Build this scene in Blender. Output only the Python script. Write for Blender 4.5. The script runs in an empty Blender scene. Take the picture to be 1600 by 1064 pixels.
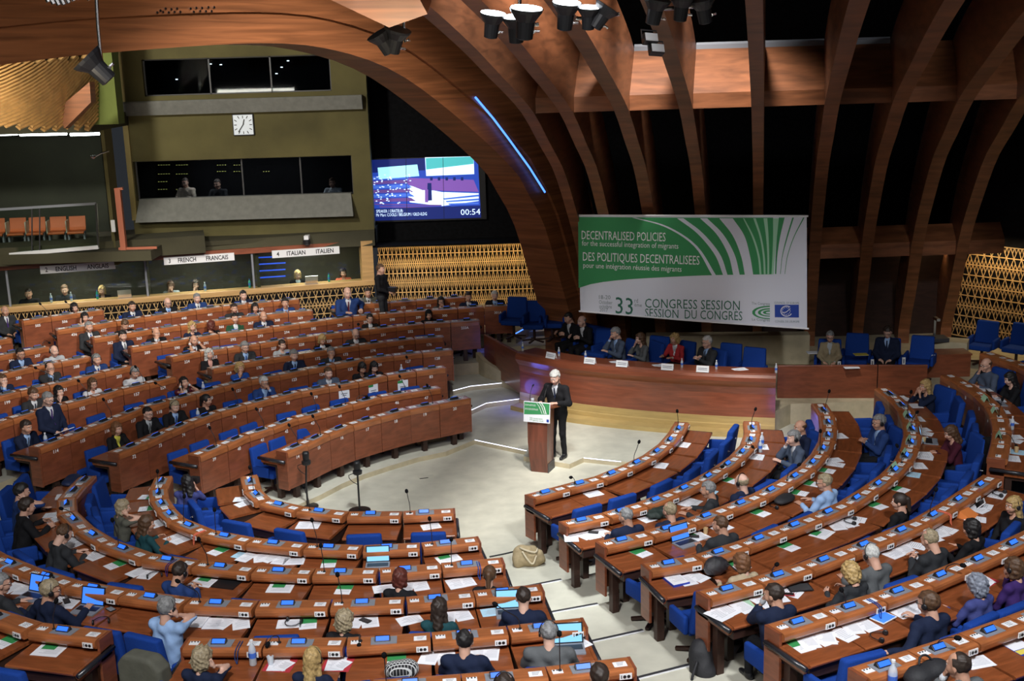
import bpy, bmesh, math, random, re
import numpy as np
from mathutils import Vector, Matrix

# ------------------------------------------------------------------ camera, world, lights, exposure
F, P_, R_, H = 1900.0, .23, -.03, 7.95
cp, sp = math.cos(P_), math.sin(P_)
FW = np.array([0, cp, -sp]); _u = np.array([0, sp, cp]); _r = np.array([1., 0, 0])
RT = math.cos(R_)*_r + math.sin(R_)*_u
UP = -math.sin(R_)*_r + math.cos(R_)*_u
CAM = np.array([0, 0, H])
S = bpy.context.scene
COL = S.collection
cd = bpy.data.cameras.new('camera'); cam = bpy.data.objects.new('camera', cd); COL.objects.link(cam)
cam.matrix_world = Matrix(((RT[0], UP[0], -FW[0], 0), (RT[1], UP[1], -FW[1], 0), (RT[2], UP[2], -FW[2], H), (0, 0, 0, 1)))
cd.sensor_width = 36; cd.lens = 36*F/1600; cd.clip_end = 200
S.camera = cam
S.view_settings.view_transform = 'Standard'; S.view_settings.look = 'None'
S.view_settings.exposure = 0.42; S.view_settings.gamma = 1.0; S.view_settings.use_curve_mapping = False
wd = bpy.data.worlds.new('hall_air'); S.world = wd; wd.use_nodes = True
wd.node_tree.nodes['Background'].inputs[0].default_value = (.75, .85, 1, 1)
wd.node_tree.nodes['Background'].inputs[1].default_value = .02

def aim(o, loc, tgt):
    o.location = loc
    d = Vector(tgt) - Vector(loc)
    o.rotation_euler = d.to_track_quat('-Z', 'Y').to_euler()

def spot(loc, tgt, w, ang, col=(1, .95, .87), rad=.5, blend=.6, name='ceiling_spot'):
    l = bpy.data.lights.new(name, 'SPOT'); l.energy = w; l.spot_size = math.radians(ang); l.spot_blend = blend
    l.shadow_soft_size = rad; l.color = col
    o = bpy.data.objects.new(name, l); COL.objects.link(o); aim(o, loc, tgt); return o

def area(loc, tgt, w, sx, sy, col=(1, .95, .87), name='ceiling_panel_light', spread=180):
    l = bpy.data.lights.new(name, 'AREA'); l.energy = w; l.shape = 'RECTANGLE'; l.size = sx; l.size_y = sy; l.color = col
    l.spread = math.radians(spread)
    o = bpy.data.objects.new(name, l); COL.objects.link(o); aim(o, loc, tgt); return o

# the hall's ceiling floodlights (above the frame), plus added spots and fills
spot((0, 16, 13), (-.5, 20.5, 0), 5200, 56, (.93, .98, 1), .6)
spot((3.2, 19, 12.5), (3.6, 24.8, .8), 3400, 44, (1, .96, .9), .5)
spot((2, 8, 13), (4.1, 26, 3.2), 1500, 17, (.93, .97, 1), .4, .9)  # added narrow spot that brightens the banner
spot((-9.5, 19, 12), (-8.3, 33, 4.6), 3600, 66, (1, .96, .86), .6, .8)  # added spot that lifts the dark olive wall at left
spot((2, 14, 13), (-5, 24.8, .6), 7600, 53, (1, .94, .87), .6, .55)
spot((-2, 4, 13), (-2.5, 15, .5), 3700, 74, (.94, .97, 1), .6)
spot((5, 5, 13), (5, 17, .5), 4200, 74, (.94, .97, 1), .6)
area((-5, 3, 11.5), (-4, 26, 1.5), 420, 6, 3, (1, .95, .9))  # added soft fill from the camera side for upright faces
area((4, 2, 11.5), (6, 22, 2.5), 130, 6, 3, (1, .95, .9))  # second added camera-side fill, toward the right half

# ------------------------------------------------------------------ projection helpers (a pixel of the 1600x1064 frame -> a point of a real plane)
def ray(x, y): return FW*F + RT*(x-800) + UP*(532-y)
def at(x, y, z):
    d = ray(x, y); return CAM + d*((z-H)/d[2])
def aty(x, y, Y):
    d = ray(x, y); return CAM + d*(Y/d[1])
def atp(x, y, p0, n):
    d = ray(x, y); n = np.array(n, float); return CAM + d*(np.dot(np.array(p0)-CAM, n)/np.dot(d, n))
def proj(p):
    v = np.array(p)-CAM; k = F/np.dot(v, FW); return 800+np.dot(v, RT)*k, 532-np.dot(v, UP)*k

# ------------------------------------------------------------------ materials
MATS = {}
def mat(name, col, rough=.6, metal=0, emit=None, es=0, bump=None, var=0, wood=None, spec=.5, coat=0):
    if name in MATS: return MATS[name]
    m = bpy.data.materials.new(name); m.use_nodes = True; MATS[name] = m
    nt = m.node_tree; b = nt.nodes['Principled BSDF']
    b.inputs['Base Color'].default_value = (*col, 1); b.inputs['Roughness'].default_value = rough
    b.inputs['Metallic'].default_value = metal; b.inputs['Specular IOR Level'].default_value = spec
    if coat: b.inputs['Coat Weight'].default_value = coat; b.inputs['Coat Roughness'].default_value = .14
    if emit: b.inputs['Emission Color'].default_value = (*emit, 1); b.inputs['Emission Strength'].default_value = es
    N = nt.nodes.new; L = nt.links.new
    if wood or var or bump:
        tc = N('ShaderNodeTexCoord'); mp = N('ShaderNodeMapping'); L(tc.outputs['Object'], mp.inputs[0])
    if wood:
        mp.inputs['Scale'].default_value = wood
        nz = N('ShaderNodeTexNoise'); nz.inputs['Scale'].default_value = 1; nz.inputs['Detail'].default_value = 6; nz.inputs['Distortion'].default_value = .6
        L(mp.outputs[0], nz.inputs['Vector'])
        cr = N('ShaderNodeValToRGB'); L(nz.outputs[0], cr.inputs[0])
        cr.color_ramp.elements[0].position = .32; cr.color_ramp.elements[1].position = .68
        cr.color_ramp.elements[0].color = (*[c*(1-var) for c in col], 1); cr.color_ramp.elements[1].color = (*[min(1, c*(1+var)) for c in col], 1)
        L(cr.outputs[0], b.inputs['Base Color'])
    elif var:
        nz = N('ShaderNodeTexNoise'); nz.inputs['Scale'].default_value = bump[0]*.35 if bump else 3; nz.inputs['Detail'].default_value = 5
        L(mp.outputs[0], nz.inputs['Vector'])
        cr = N('ShaderNodeValToRGB'); L(nz.outputs[0], cr.inputs[0])
        cr.color_ramp.elements[0].position = .3; cr.color_ramp.elements[1].position = .7
        cr.color_ramp.elements[0].color = (*[c*(1-var) for c in col], 1); cr.color_ramp.elements[1].color = (*[min(1, c*(1+var)) for c in col], 1)
        L(cr.outputs[0], b.inputs['Base Color'])
    if bump:
        n2 = N('ShaderNodeTexNoise'); n2.inputs['Scale'].default_value = bump[0]; n2.inputs['Detail'].default_value = 4
        L(tc.outputs['Object'], n2.inputs['Vector'])
        bp = N('ShaderNodeBump'); bp.inputs['Strength'].default_value = bump[1]; bp.inputs['Distance'].default_value = bump[2]
        L(n2.outputs[0], bp.inputs['Height']); L(bp.outputs[0], b.inputs['Normal'])
    return m

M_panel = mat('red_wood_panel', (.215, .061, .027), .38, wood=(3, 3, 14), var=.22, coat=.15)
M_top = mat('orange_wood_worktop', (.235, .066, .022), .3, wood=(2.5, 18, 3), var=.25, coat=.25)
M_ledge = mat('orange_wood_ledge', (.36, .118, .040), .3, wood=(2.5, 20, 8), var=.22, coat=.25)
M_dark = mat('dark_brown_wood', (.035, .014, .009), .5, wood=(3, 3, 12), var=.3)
M_rib = mat('rib_wood', (.215, .078, .032), .45, wood=(1.2, 1.2, 9), var=.35)
M_ribx = mat('arch_wood', (.235, .085, .032), .42, wood=(.5, .5, 12), var=.35)
M_ltwood = mat('light_counter_wood', (.50, .30, .12), .4, wood=(.8, 9, 9), var=.2)
M_lat = mat('lattice_wood', (.52, .33, .14), .5, wood=(6, 6, 2), var=.2)
M_carpet = mat('beige_carpet', (.57, .55, .455), .95, var=.09, bump=(9, .12, .01), spec=.1)
M_riser = mat('beige_riser', (.50, .43, .29), .8, var=.12, bump=(14, .1, .01))
M_blue = mat('blue_fabric', (.008, .045, .26), .85, bump=(260, .25, .002), var=.12, spec=.2)
M_black = mat('black_plastic', (.012, .012, .014), .4)
M_blackm = mat('black_wall_cloth', (.006, .006, .007), .9, var=.3, bump=(30, .2, .01), spec=.1)
M_rubber = mat('black_bumper', (.02, .02, .025), .25)
M_chrome = mat('chrome', (.75, .75, .76), .2, 1)
M_grey = mat('grey_plastic', (.22, .23, .26), .5)
M_dgrey = mat('dark_grey_metal', (.06, .06, .065), .45, .3)
M_white = mat('white_card', (.78, .78, .80), .7)
M_paper = mat('white_paper', (.80, .81, .86), .8)
M_print = mat('printed_ink', (.10, .10, .13), .8)
M_green = mat('green_print', (.03, .25, .07), .7)
M_lgreen = mat('pale_green_paper', (.40, .68, .45), .8)
M_lblue = mat('pale_blue_paper', (.42, .66, .82), .8)
M_red = mat('red_folder', (.45, .035, .05), .6)
M_orange = mat('orange_card', (.75, .22, .05), .7)
M_bluecov = mat('blue_cover', (.02, .05, .40), .5)
M_yellow = mat('yellow_card', (.75, .62, .10), .6)
M_scr = mat('console_screen', (.01, .03, .2), .3, emit=(.03, .16, .95), es=1.1)
M_lapscr = mat('laptop_screen', (.05, .1, .2), .3, emit=(.25, .62, 1.), es=.85)
M_lapscr2 = mat('laptop_screen_blue', (.02, .05, .2), .3, emit=(.05, .22, .95), es=.9)
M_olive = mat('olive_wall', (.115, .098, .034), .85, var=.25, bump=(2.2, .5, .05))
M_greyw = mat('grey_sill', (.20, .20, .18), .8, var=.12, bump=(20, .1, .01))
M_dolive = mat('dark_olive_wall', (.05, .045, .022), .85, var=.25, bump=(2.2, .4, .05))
M_led = mat('white_led', (.8, .8, .9), .4, emit=(.75, .8, 1), es=1.5)
M_bled = mat('blue_led', (.1, .2, .9), .4, emit=(.06, .2, 1), es=2.2)
M_glow = mat('lamp_glow', (1, 1, 1), .4, emit=(.85, .92, 1), es=7)
M_tube = mat('tube_glow', (1, 1, 1), .4, emit=(.9, 1, .98), es=7)
M_orseat = mat('orange_seat', (.55, .13, .035), .55)
M_water = mat('bottle_plastic', (.75, .82, .88), .12)
M_water.node_tree.nodes['Principled BSDF'].inputs['Alpha'].default_value = .55
M_bottleg = mat('green_bottle', (.05, .45, .35), .15); M_bottleg.node_tree.nodes['Principled BSDF'].inputs['Alpha'].default_value = .75
M_labelb = mat('blue_bottle_label', (.05, .15, .6), .5)
M_eyew = mat('eye_white', (.75, .73, .7), .3); M_eyed = mat('eye_dark', (.02, .015, .012), .2)
M_lip = mat('lips', (.42, .15, .13), .5)
M_burl = mat('red_lectern_wood', (.15, .045, .026), .3, wood=(9, 9, 1.2), var=.35, coat=.3)
M_podium = mat('podium_wood', (.25, .070, .034), .3, wood=(1.5, 1.5, 14), var=.22, coat=.35)
M_plinth = mat('yellow_plinth_wood', (.48, .34, .13), .6, wood=(2, 2, 20), var=.1)
def glass(name, tint=(.7, .8, .8), tr=.8):
    m = bpy.data.materials.new(name); m.use_nodes = True; nt = m.node_tree; nt.nodes.clear()
    o = nt.nodes.new('ShaderNodeOutputMaterial'); t = nt.nodes.new('ShaderNodeBsdfTransparent'); g = nt.nodes.new('ShaderNodeBsdfGlossy')
    mx = nt.nodes.new('ShaderNodeMixShader'); t.inputs[0].default_value = (*tint, 1); g.inputs[1].default_value = .03
    g.inputs[0].default_value = (.6, .65, .7, 1)
    mx.inputs[0].default_value = 1-tr
    nt.links.new(t.outputs[0], mx.inputs[1]); nt.links.new(g.outputs[0], mx.inputs[2]); nt.links.new(mx.outputs[0], o.inputs[0]); return m
M_glass = glass('booth_glass', (.8, .86, .84), .975)
M_glassd = glass('dark_window_glass', (.45, .48, .52), .985)
M_glassr = glass('rail_glass', (.9, .95, .93), .92)

# ------------------------------------------------------------------ mesh helpers
class MB:
    def __init__(s): s.v = []; s.f = []; s.m = []
    def add(s, vs, fs, mi=0):
        b = len(s.v); s.v += [tuple(map(float, v)) for v in vs]; s.f += [tuple(b+i for i in f) for f in fs]; s.m += [mi]*len(fs); return s
    def box(s, lo, hi, mi=0):
        (a, b, c), (d, e, f) = lo, hi
        return s.add([(a, b, c), (d, b, c), (d, e, c), (a, e, c), (a, b, f), (d, b, f), (d, e, f), (a, e, f)],
                     [(3, 2, 1, 0), (4, 5, 6, 7), (0, 1, 5, 4), (1, 2, 6, 5), (2, 3, 7, 6), (3, 0, 4, 7)], mi)
    def hexa(s, p, mi=0):      # 8 corners: bottom ring then top ring
        return s.add(p, [(3, 2, 1, 0), (4, 5, 6, 7), (0, 1, 5, 4), (1, 2, 6, 5), (2, 3, 7, 6), (3, 0, 4, 7)], mi)
    def bar(s, a, b, w, d, mi=0, up=(0, 0, 1)):   # rectangular bar from a to b
        a = Vector(a); b = Vector(b); t = (b-a).normalized(); u = Vector(up)
        if abs(t.dot(u)) > .98: u = Vector((0, 1, 0))
        x = t.cross(u).normalized(); y = x.cross(t).normalized(); x *= w/2; y *= d/2
        return s.hexa([a-x-y, a+x-y, a+x+y, a-x+y, b-x-y, b+x-y, b+x+y, b-x+y], mi)
    def tube(s, pts, r, n=8, mi=0, cap=True):
        pts = [Vector(p) for p in pts]; rs = r if isinstance(r, (list, tuple)) else [r]*len(pts)
        vs = []; fs = []; pu = None
        for i, p in enumerate(pts):
            t = (pts[min(i+1, len(pts)-1)]-pts[max(i-1, 0)]).normalized()
            u = pu if pu is not None else (Vector((0, 0, 1)) if abs(t.z) < .9 else Vector((1, 0, 0)))
            x = t.cross(u)
            if x.length < 1e-5: x = t.cross(Vector((.3, .9, .2)))
            x.normalize(); y = x.cross(t).normalized(); pu = y
            for k in range(n):
                a = 2*math.pi*k/n; vs.append(p+x*math.cos(a)*rs[i]+y*math.sin(a)*rs[i])
        for i in range(len(pts)-1):
            for k in range(n):
                fs.append((i*n+k, i*n+(k+1) % n, (i+1)*n+(k+1) % n, (i+1)*n+k))
        if cap: fs += [tuple(range(n))[::-1], tuple((len(pts)-1)*n+k for k in range(n))]
        return s.add(vs, fs, mi)
    def lathe(s, prof, n=16, c=(0, 0, 0), mi=0, M=None):
        vs = []; fs = []
        for r, z in prof:
            for k in range(n):
                a = 2*math.pi*k/n; p = Vector((r*math.cos(a), r*math.sin(a), z))
                if M is not None: p = M @ p
                vs.append(p+Vector(c))
        for i in range(len(prof)-1):
            for k in range(n): fs.append((i*n+k, i*n+(k+1) % n, (i+1)*n+(k+1) % n, (i+1)*n+k))
        fs += [tuple(range(n))[::-1], tuple((len(prof)-1)*n+k for k in range(n))]
        return s.add(vs, fs, mi)
    def prism(s, poly, x0, x1, mi=0):   # polygon in (y,z), extruded along x
        n = len(poly); vs = [(x0, y, z) for y, z in poly]+[(x1, y, z) for y, z in poly]
        fs = [tuple(range(n))[::-1], tuple(range(n, 2*n))]+[(i, (i+1) % n, n+(i+1) % n, n+i) for i in range(n)]
        return s.add(vs, fs, mi)
    def plate(s, poly3, t, mi=0):       # planar polygon given thickness vector t
        n = len(poly3); t = Vector(t); a = [Vector(p) for p in poly3]
        return s.add(a+[p+t for p in a], [tuple(range(n))[::-1], tuple(range(n, 2*n))]+[(i, (i+1) % n, n+(i+1) % n, n+i) for i in range(n)], mi)
    def mesh(s, name, mats, smooth=False, bevel=0, seg=2, fix=True):
        me = bpy.data.meshes.new(name); me.from_pydata(s.v, [], s.f)
        for m in (mats if isinstance(mats, (list, tuple)) else [mats]): me.materials.append(m)
        if len(me.materials) > 1: me.polygons.foreach_set('material_index', s.m)
        if fix or bevel:
            bm = bmesh.new(); bm.from_mesh(me)
            if fix: bmesh.ops.recalc_face_normals(bm, faces=bm.faces)
            if bevel:
                bmesh.ops.bevel(bm, geom=[e for e in bm.edges if len(e.link_faces) == 2 and e.calc_face_angle(0) > .5], offset=bevel, segments=seg, profile=.5, affect='EDGES', clamp_overlap=True)
            bm.to_mesh(me); bm.free()
        if smooth: me.polygons.foreach_set('use_smooth', [True]*len(me.polygons))
        me.update(); return me

def tag(o, label, cat=None, group=None, kind=None):
    o['label'] = label
    if cat: o['category'] = cat
    if group: o['group'] = group
    if kind: o['kind'] = kind
    return o
def link(name, data, parent=None, loc=None, rz=None, M=None, scale=None):
    o = bpy.data.objects.new(name, data); COL.objects.link(o)
    if parent: o.parent = parent
    if loc is not None: o.location = Vector([float(c) for c in loc])
    if rz is not None: o.rotation_euler = (0, 0, rz)
    if scale is not None: o.scale = scale
    if M is not None: o.matrix_basis = M
    return o
def empty(name, loc, rz=0, label=None, cat=None, group=None, scale=None):
    o = link(name, None, None, loc, rz, scale=scale); o.empty_display_size = .2
    if label: tag(o, label, cat, group)
    return o
def struct(name, mb, m, label, **k):
    return tag(link(name, mb.mesh(name, m, **k)), label, kind='structure')
def thing(name, mb, m, label, cat, group=None, loc=None, rz=None, **k):
    return tag(link(name, mb.mesh(name, m, **k), None, loc, rz), label, cat, group)
ORD = 'zeroth first second third fourth fifth sixth seventh eighth ninth tenth eleventh twelfth thirteenth fourteenth fifteenth'.split()

_TXT = {}
def text_geo(s, bold=0):
    if (s, bold) not in _TXT:
        c = bpy.data.curves.new('t', 'FONT'); c.body = s; c.size = 1; c.resolution_u = 2; c.offset = bold
        o = bpy.data.objects.new('t', c); COL.objects.link(o)
        bpy.context.view_layer.update()
        me = o.evaluated_get(bpy.context.evaluated_depsgraph_get()).to_mesh()
        v = np.array([x.co[:] for x in me.vertices]) if len(me.vertices) else np.zeros((0, 3)); f = [tuple(p.vertices) for p in me.polygons]
        o.evaluated_get(bpy.context.evaluated_depsgraph_get()).to_mesh_clear()
        bpy.data.objects.remove(o); bpy.data.curves.remove(c)
        _TXT[(s, bold)] = (v, f)
    return _TXT[(s, bold)]
def put_text(mb, s, O, X, Y, mi=0, fit=None, center=False, bold=0):
    """text with its baseline origin at O; X, Y: vectors of one em; fit: length of the whole text along X"""
    v, f = text_geo(s, bold)
    if not len(v): return
    w = v[:, 0].max()-v[:, 0].min(); x0 = v[:, 0].min()
    k = (fit/w) if fit else 1
    O = np.array(O, float); X = np.array(X, float); Y = np.array(Y, float)
    if fit: X = X/np.linalg.norm(X)
    off = (w/2 if center else 0)
    mb.add([O+X*((p[0]-x0-off)*k)+Y*p[1] for p in v], f, mi)

def spline(pts, n):
    """n equal arc-length points on a Catmull-Rom curve through pts"""
    p = np.array(pts, float)
    if len(p) == 2: return p[0]+(p[1]-p[0])*np.linspace(0, 1, n)[:, None]
    q = np.vstack([2*p[0]-p[1], p, 2*p[-1]-p[-2]]); out = []
    for i in range(1, len(q)-2):
        for t in np.linspace(0, 1, 24, endpoint=False):
            a, b, c, d = q[i-1:i+3]
            out.append(.5*((2*b)+(c-a)*t+(2*a-5*b+4*c-d)*t*t+(3*b-a-3*c+d)*t**3))
    out.append(p[-1]); o = np.array(out); s = np.r_[0, np.cumsum(np.linalg.norm(np.diff(o, axis=0), axis=1))]
    u = np.linspace(0, s[-1], n)
    return np.stack([np.interp(u, s, o[:, k]) for k in range(o.shape[1])], 1)
def smooth(p, it=2):
    p = np.array(p, float)
    for _ in range(it): p[1:-1] = p[1:-1]*.5+(p[:-2]+p[2:])*.25
    return p

# ------------------------------------------------------------------ row data: desk joints along the top edge of every row (frame pixels on the plane of that edge)
AC = np.array([1.3, 17.4]); BC = np.array([-1.9, 22.6])
A_Z = lambda k: 1.05+.115*k
B_Z = lambda k: .95+.17*k
A_ROWS = {   # (row, segment): (joints, first seat number list)
 (1, ''): ([(449,707),(480,695),(515,679),(552,665),(595,652.6),(641,640.4),(686,632),(734,622.5)], range(14, 21)),
 (2, ''): ([(312,713),(355,696),(390,681),(427,669.5),(466,654.5),(509,644),(551,633),(596,621.6),(643,614),(688,607)], range(39, 48)),
 (3, ''): ([(186,709),(230,692),(268,675),(303,660),(345,645),(385,634),(427,623.5),(471,613),(514,605.5),(560,598),(605,587.5),(650,581),(696,575)], range(72, 84)),
 (4, ''): ([(62,700.6),(109,683.6),(146.6,668.6),(185,653.6),(229,637),(267,627),(306,617),(350,604.5),(393,594),(437,586.6),(481,578),(524,570.3),(569.5,562),(614.7,556.5),(660,551.8),(706,547.5)], range(114, 129)),
 (5, 'L'): ([(-35,675),(20,655),(62,643),(105,632),(149.5,621),(192,609),(233,600),(274.5,589.5)], range(152, 159)),
 (5, 'R'): ([(333,577),(380.6,568),(427.6,560),(473.7,553),(518,546.5),(561,540.5),(604,535),(648.5,530),(692,527)], range(169, 177)),
 (6, 'L'): ([(-12,622),(32,612),(77,602.6),(120,593),(163.5,582),(206,572.5)], range(199, 204)),
 (6, 'R'): ([(269,559),(313,550),(355,545),(406,537.7),(448,531),(492.5,525.5),(534.8,520.5),(577,516),(619,510.5),(662.6,506),(704,504),(748,501)], list(range(224, 234))+['233A']),
 (7, 'L'): ([(4,585),(51,574),(96,566),(140,558)], range(286, 289)),
 (7, 'R'): ([(206,544),(252,537),(299,529.5),(342,522.7),(385,518),(426.7,512),(468,506.7),(510,501),(550.8,495.5),(592,491.7),(632.5,488),(674,485),(715,482.3),(756.6,479.7),(799,478.3)], list(range(289, 302))+['301A']),
 (8, 'L'): ([(-4,557),(37.6,549),(77,542)], range(306, 308)),
 (8, 'R'): ([(146.6,529),(195.5,522),(237,515.5),(282,509.5),(323,504),(367,498),(415,492.6),(450,489),(487,486)], range(362, 370)),
 (8, 'F'): ([(529,480),(567.7,475.7),(609,473),(650,470),(688,467),(725.6,464.4)], range(370, 375)),
 (9, ''): ([(90,516),(139,509.5),(182,503),(225.6,496),(267,490.5),(306,485),(347.7,479.5),(387,475.7),(426.7,472),(466,468)], range(436, 445)),
 (9, 'L'): ([(-25,536),(17,529)], [435]),
 (10, ''): ([(35.7,502),(80,495.5),(120,490),(160,485)], range(505, 508)),
}
B_ROWS = [[(402,742),(408,764),(424,779.5),(476.5,791),(547,798.5),(630,798),(708,793.6)],
 [(269,744),(261,762.6),(263,777.6),(274.4,794.5),(290,809.5),(334.6,827.4),(400,839.6),(483,848),(568.6,851),(657,847),(744,837.7)],
 [(150,744),(135,759),(119,777.6),(120,798),(146.6,822.7),(180.5,843),(240.6,864),(316,875),(404,884),(494,887.6),(592,886.6),(688,879),(782,870.6)],
 [(-40,838),(11,866),(62,886.6),(124,906),(206.8,920),(300.8,933),(406,937.3),(519,936),(633.5,931.7),(738.7,922),(842,912)],
 [(297,995.6),(419,996),(543,995),(673,987),(791,977),(907,964.6)],
 [(583,1061),(720,1052),(851.5,1040.7),(980,1025.7)]]
B_LEFT5 = [(-35,940),(67.7,972),(172,984)]
C_ROWS = [[(821.6,772),(888,754.5),(941,740),(980,722.6),(1016,704),(1040,681),(1054,659.5)],
 [(875,814),(948,798.7),(1008.6,780),(1055.6,761),(1093,743),(1122,725),(1147,706),(1161.7,686),(1163.5,670),(1161.7,658.5)],
 [(932.5,845.7),(1014,827),(1077,808),(1135,787),(1181,768.5),(1219,748),(1248,729),(1270,705),(1280,685),(1282,667),(1279,648),(1268,631)],
 [(1004,880),(1090,864.6),(1162.6,841),(1224.6,817.6),(1300,789),(1348,760),(1390,728),(1407,700),(1413,675),(1409,654),(1397,632),(1367,607)],
 [(1090,923),(1180,899.7),(1257,876),(1310,856),(1375,832),(1435,806),(1480,778),(1535,742)],
 [(1197.6,975),(1300,945),(1375,922),(1440,899),(1500,873),(1563,846),(1640,808)],
 [(1328,1042),(1431.6,1010),(1525.6,979),(1640,937)]]
C_N = [7, 9, 11, 14, 8, 7, 4]
UP5 = [(1470,586),(1495.5,600),(1518,614.5),(1537.7,632),(1549,655),(1551,680),(1543,714)]      # continuation of the fifth right-hand row beyond the stair
UP6 = [(1532,552),(1562,562),(1600,577),(1640,597)]
A_pts = {k: [at(x, y, A_Z(k[0]-1)) for x, y in v[0]] for k, v in A_ROWS.items()}
B_pts = [[at(x, y, B_Z(k)) for x, y in r] for k, r in enumerate(B_ROWS)]
BL_pts = [at(x, y, B_Z(4)) for x, y in B_LEFT5]
C_pts = [spline([at(x, y, B_Z(k)) for x, y in r], C_N[k]+1) for k, r in enumerate(C_ROWS)]
U5_pts = spline([at(x, y, B_Z(4)) for x, y in UP5], 8)
U6_pts = spline([at(x, y, B_Z(5)) for x, y in UP6], 5)

def offset(p, d, c):
    p = np.array(p, float)[:, :2]; t = np.gradient(p, axis=0); t /= np.linalg.norm(t, axis=1)[:, None]
    n = np.stack([-t[:, 1], t[:, 0]], 1); mid = len(p)//2
    if np.dot(n[mid], p[mid]-c) < 0: n = -n
    return p+n*d
def strip(inner, outer, z, drop):
    mb = MB(); n = len(inner)
    vs = [(*p, z) for p in inner]+[(*p, z) for p in outer]+[(*p, z-drop) for p in inner]+[(*p, z-drop) for p in outer]
    fs = [(i, i+1, n+i+1, n+i) for i in range(n-1)]; mi = [0]*(n-1)
    fs2 = [(i, 2*n+i, 2*n+i+1, i+1) for i in range(n-1)]+[(n+i, n+i+1, 3*n+i+1, 3*n+i) for i in range(n-1)]+[(0, n, 3*n, 2*n), (n-1, 3*n-1, 4*n-1, 2*n-1)]
    mb.add(vs, fs, 0); b = len(mb.v); mb.f += fs2; mb.m += [1]*len(fs2)
    return mb
def extend(p, a, b):
    p = np.array(p, float)[:, :2]; t0 = p[0]-p[1]; t1 = p[-1]-p[-2]
    if a: p = np.vstack([p[0]+t0/np.linalg.norm(t0)*a, p])
    if b: p = np.vstack([p, p[-1]+t1/np.linalg.norm(t1)*b])
    return p

# ------------------------------------------------------------------ floors
mb = MB().box((-22, -2, -.3), (20, 40, 0)); struct('floor', mb, M_carpet, 'beige carpeted floor of the sunken central pit')
# lit platform in front of the rostrum and under the front left row
edge = [at(x, y, .10) for x, y in ((742, 687), (823, 704), (818, 713), (890, 725), (912, 715), (970, 721))]
a1 = offset(A_pts[(1, '')], -.22, AC)
edge_xy = [tuple(p[:2]) for p in edge]
far = edge_xy[-1]; dr = np.array(edge_xy[-1])-np.array(edge_xy[-2]); dr /= np.linalg.norm(dr)
poly = [tuple(p) for p in extend(a1, 1.4, 0)[:-1]]+edge_xy+[tuple(np.array(far)+dr*6), (11, 30), (-9, 34), (-16, 26)]
mb = MB().plate([(x, y, .10) for x, y in poly], (0, 0, -.10)); mb.m[2:] = [1]*(len(mb.m)-2)
struct('floor_platform', mb, [M_carpet, M_riser], 'low beige platform with lit edge in front of the curved rostrum')
def led_line(p, name='trim_led', r=.008, m=M_led, label='row of small white lights along a step edge'):
    struct(name, MB().tube(p, r, 6), m, label)
led_line([(*(np.array(p[:2])+(0, -.012)), .098) for p in edge[:2]]); led_line([(*(np.array(p[:2])+(0, -.012)), .098) for p in edge[4:]])
a_steps = {1: [(735, 641), (760, 629.5), (819, 622)], 2: [(708, 610), (735, 603), (784, 598)], 3: [(708, 579), (730, 576.5), (756, 573.5)], 4: [(706, 556), (744, 552)]}
par = []
for k in range(0, 10):
    z = .10+.115*k
    segs = [v for kk, v in sorted(A_pts.items()) if kk[0] == k+1]
    segs = sorted(segs, key=lambda s: s[0][0]); p = np.vstack(segs)
    if k+1 in (5, 6, 7): p = smooth(p)
    q = extend(offset(p, -.22, AC), 1.3, 0 if k in a_steps else 2.2)
    if k in a_steps:
        st = [at(x, y, z)[:2] for x, y in a_steps[k]]
        q = q[q[:, 0] < st[0][0]+.02]; par.append((*st[-1], z)); stx = [st[0]+np.array([-.45, .10])]+st; struct('floor_step', strip(np.array(stx), np.array(stx)+np.array([.0, 1.7]), z, .16), [M_carpet, M_riser], 'beige carpeted stair step %s beside the left rows' % ORD[k])
        led_line([(*(np.array(s)+(0, -.012)), z-.002) for s in st])
    if k > 0: struct('floor_tier', strip(q, offset(q, 2.6, AC), z-.06, .35), [M_carpet, M_riser], 'beige carpeted tier under the row of desks numbered from %s' % list(A_ROWS[[kk for kk in sorted(A_ROWS) if kk[0] == k+1][0]][1])[0])
for k in range(5, 10):
    z = .10+.115*k; st = [at(x, y, .10+.115*4)[:2]+np.array([.12*(k-4), .95*(k-4)]) for x, y in ((690, 559), (712, 556), (760, 550))]
    struct('floor_step', strip(np.array(st), np.array(st)+np.array([0, 2.4]), z, .16), [M_carpet, M_riser], 'beige carpeted stair step %s beside the left rows' % ORD[k])
for k in range(1, 7):
    z = .17*k
    left = ([BL_pts[0], BL_pts[1], BL_pts[2]] if k == 4 else [])+(list(B_pts[k]) if k < 6 else [C_pts[6][0]+np.array([-4, .3, 0]), C_pts[6][0]+np.array([-2, -.4, 0])])
    right = list(C_pts[k])+(list(U5_pts) if k == 4 else [])
    q = smooth(np.array(left+right)[:, :2], 1)
    nb = len(left); q = extend(offset(q, .05, BC), .9 if k < 4 else 2.5, .8)
    struct('floor_tier', strip(q, offset(q, 2.4, BC), z, .34), [M_carpet, M_riser], 'beige carpeted tier under the %s row of the lower blocks' % ORD[k+1])
    if k < 6:
        a = np.array(left[-1])[:2]; b = np.array(right[0])[:2]; mb = MB()
        mb.bar((*a, z+.004), (*b, z+.004), .05, .012); struct('trim_nosing', mb, M_dgrey, 'dark stair nosing across the lower aisle')
        n = np.array([-(b-a)[1], (b-a)[0]]); n = -n/np.linalg.norm(n)*.035*np.sign(n[1])*-1
        mb = MB().bar((*(a-n), z+.004), (*(b-n), z+.004), .018, .013); struct('trim_nosing', mb, M_white, 'pale line along a stair nosing in the lower aisle')

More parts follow.
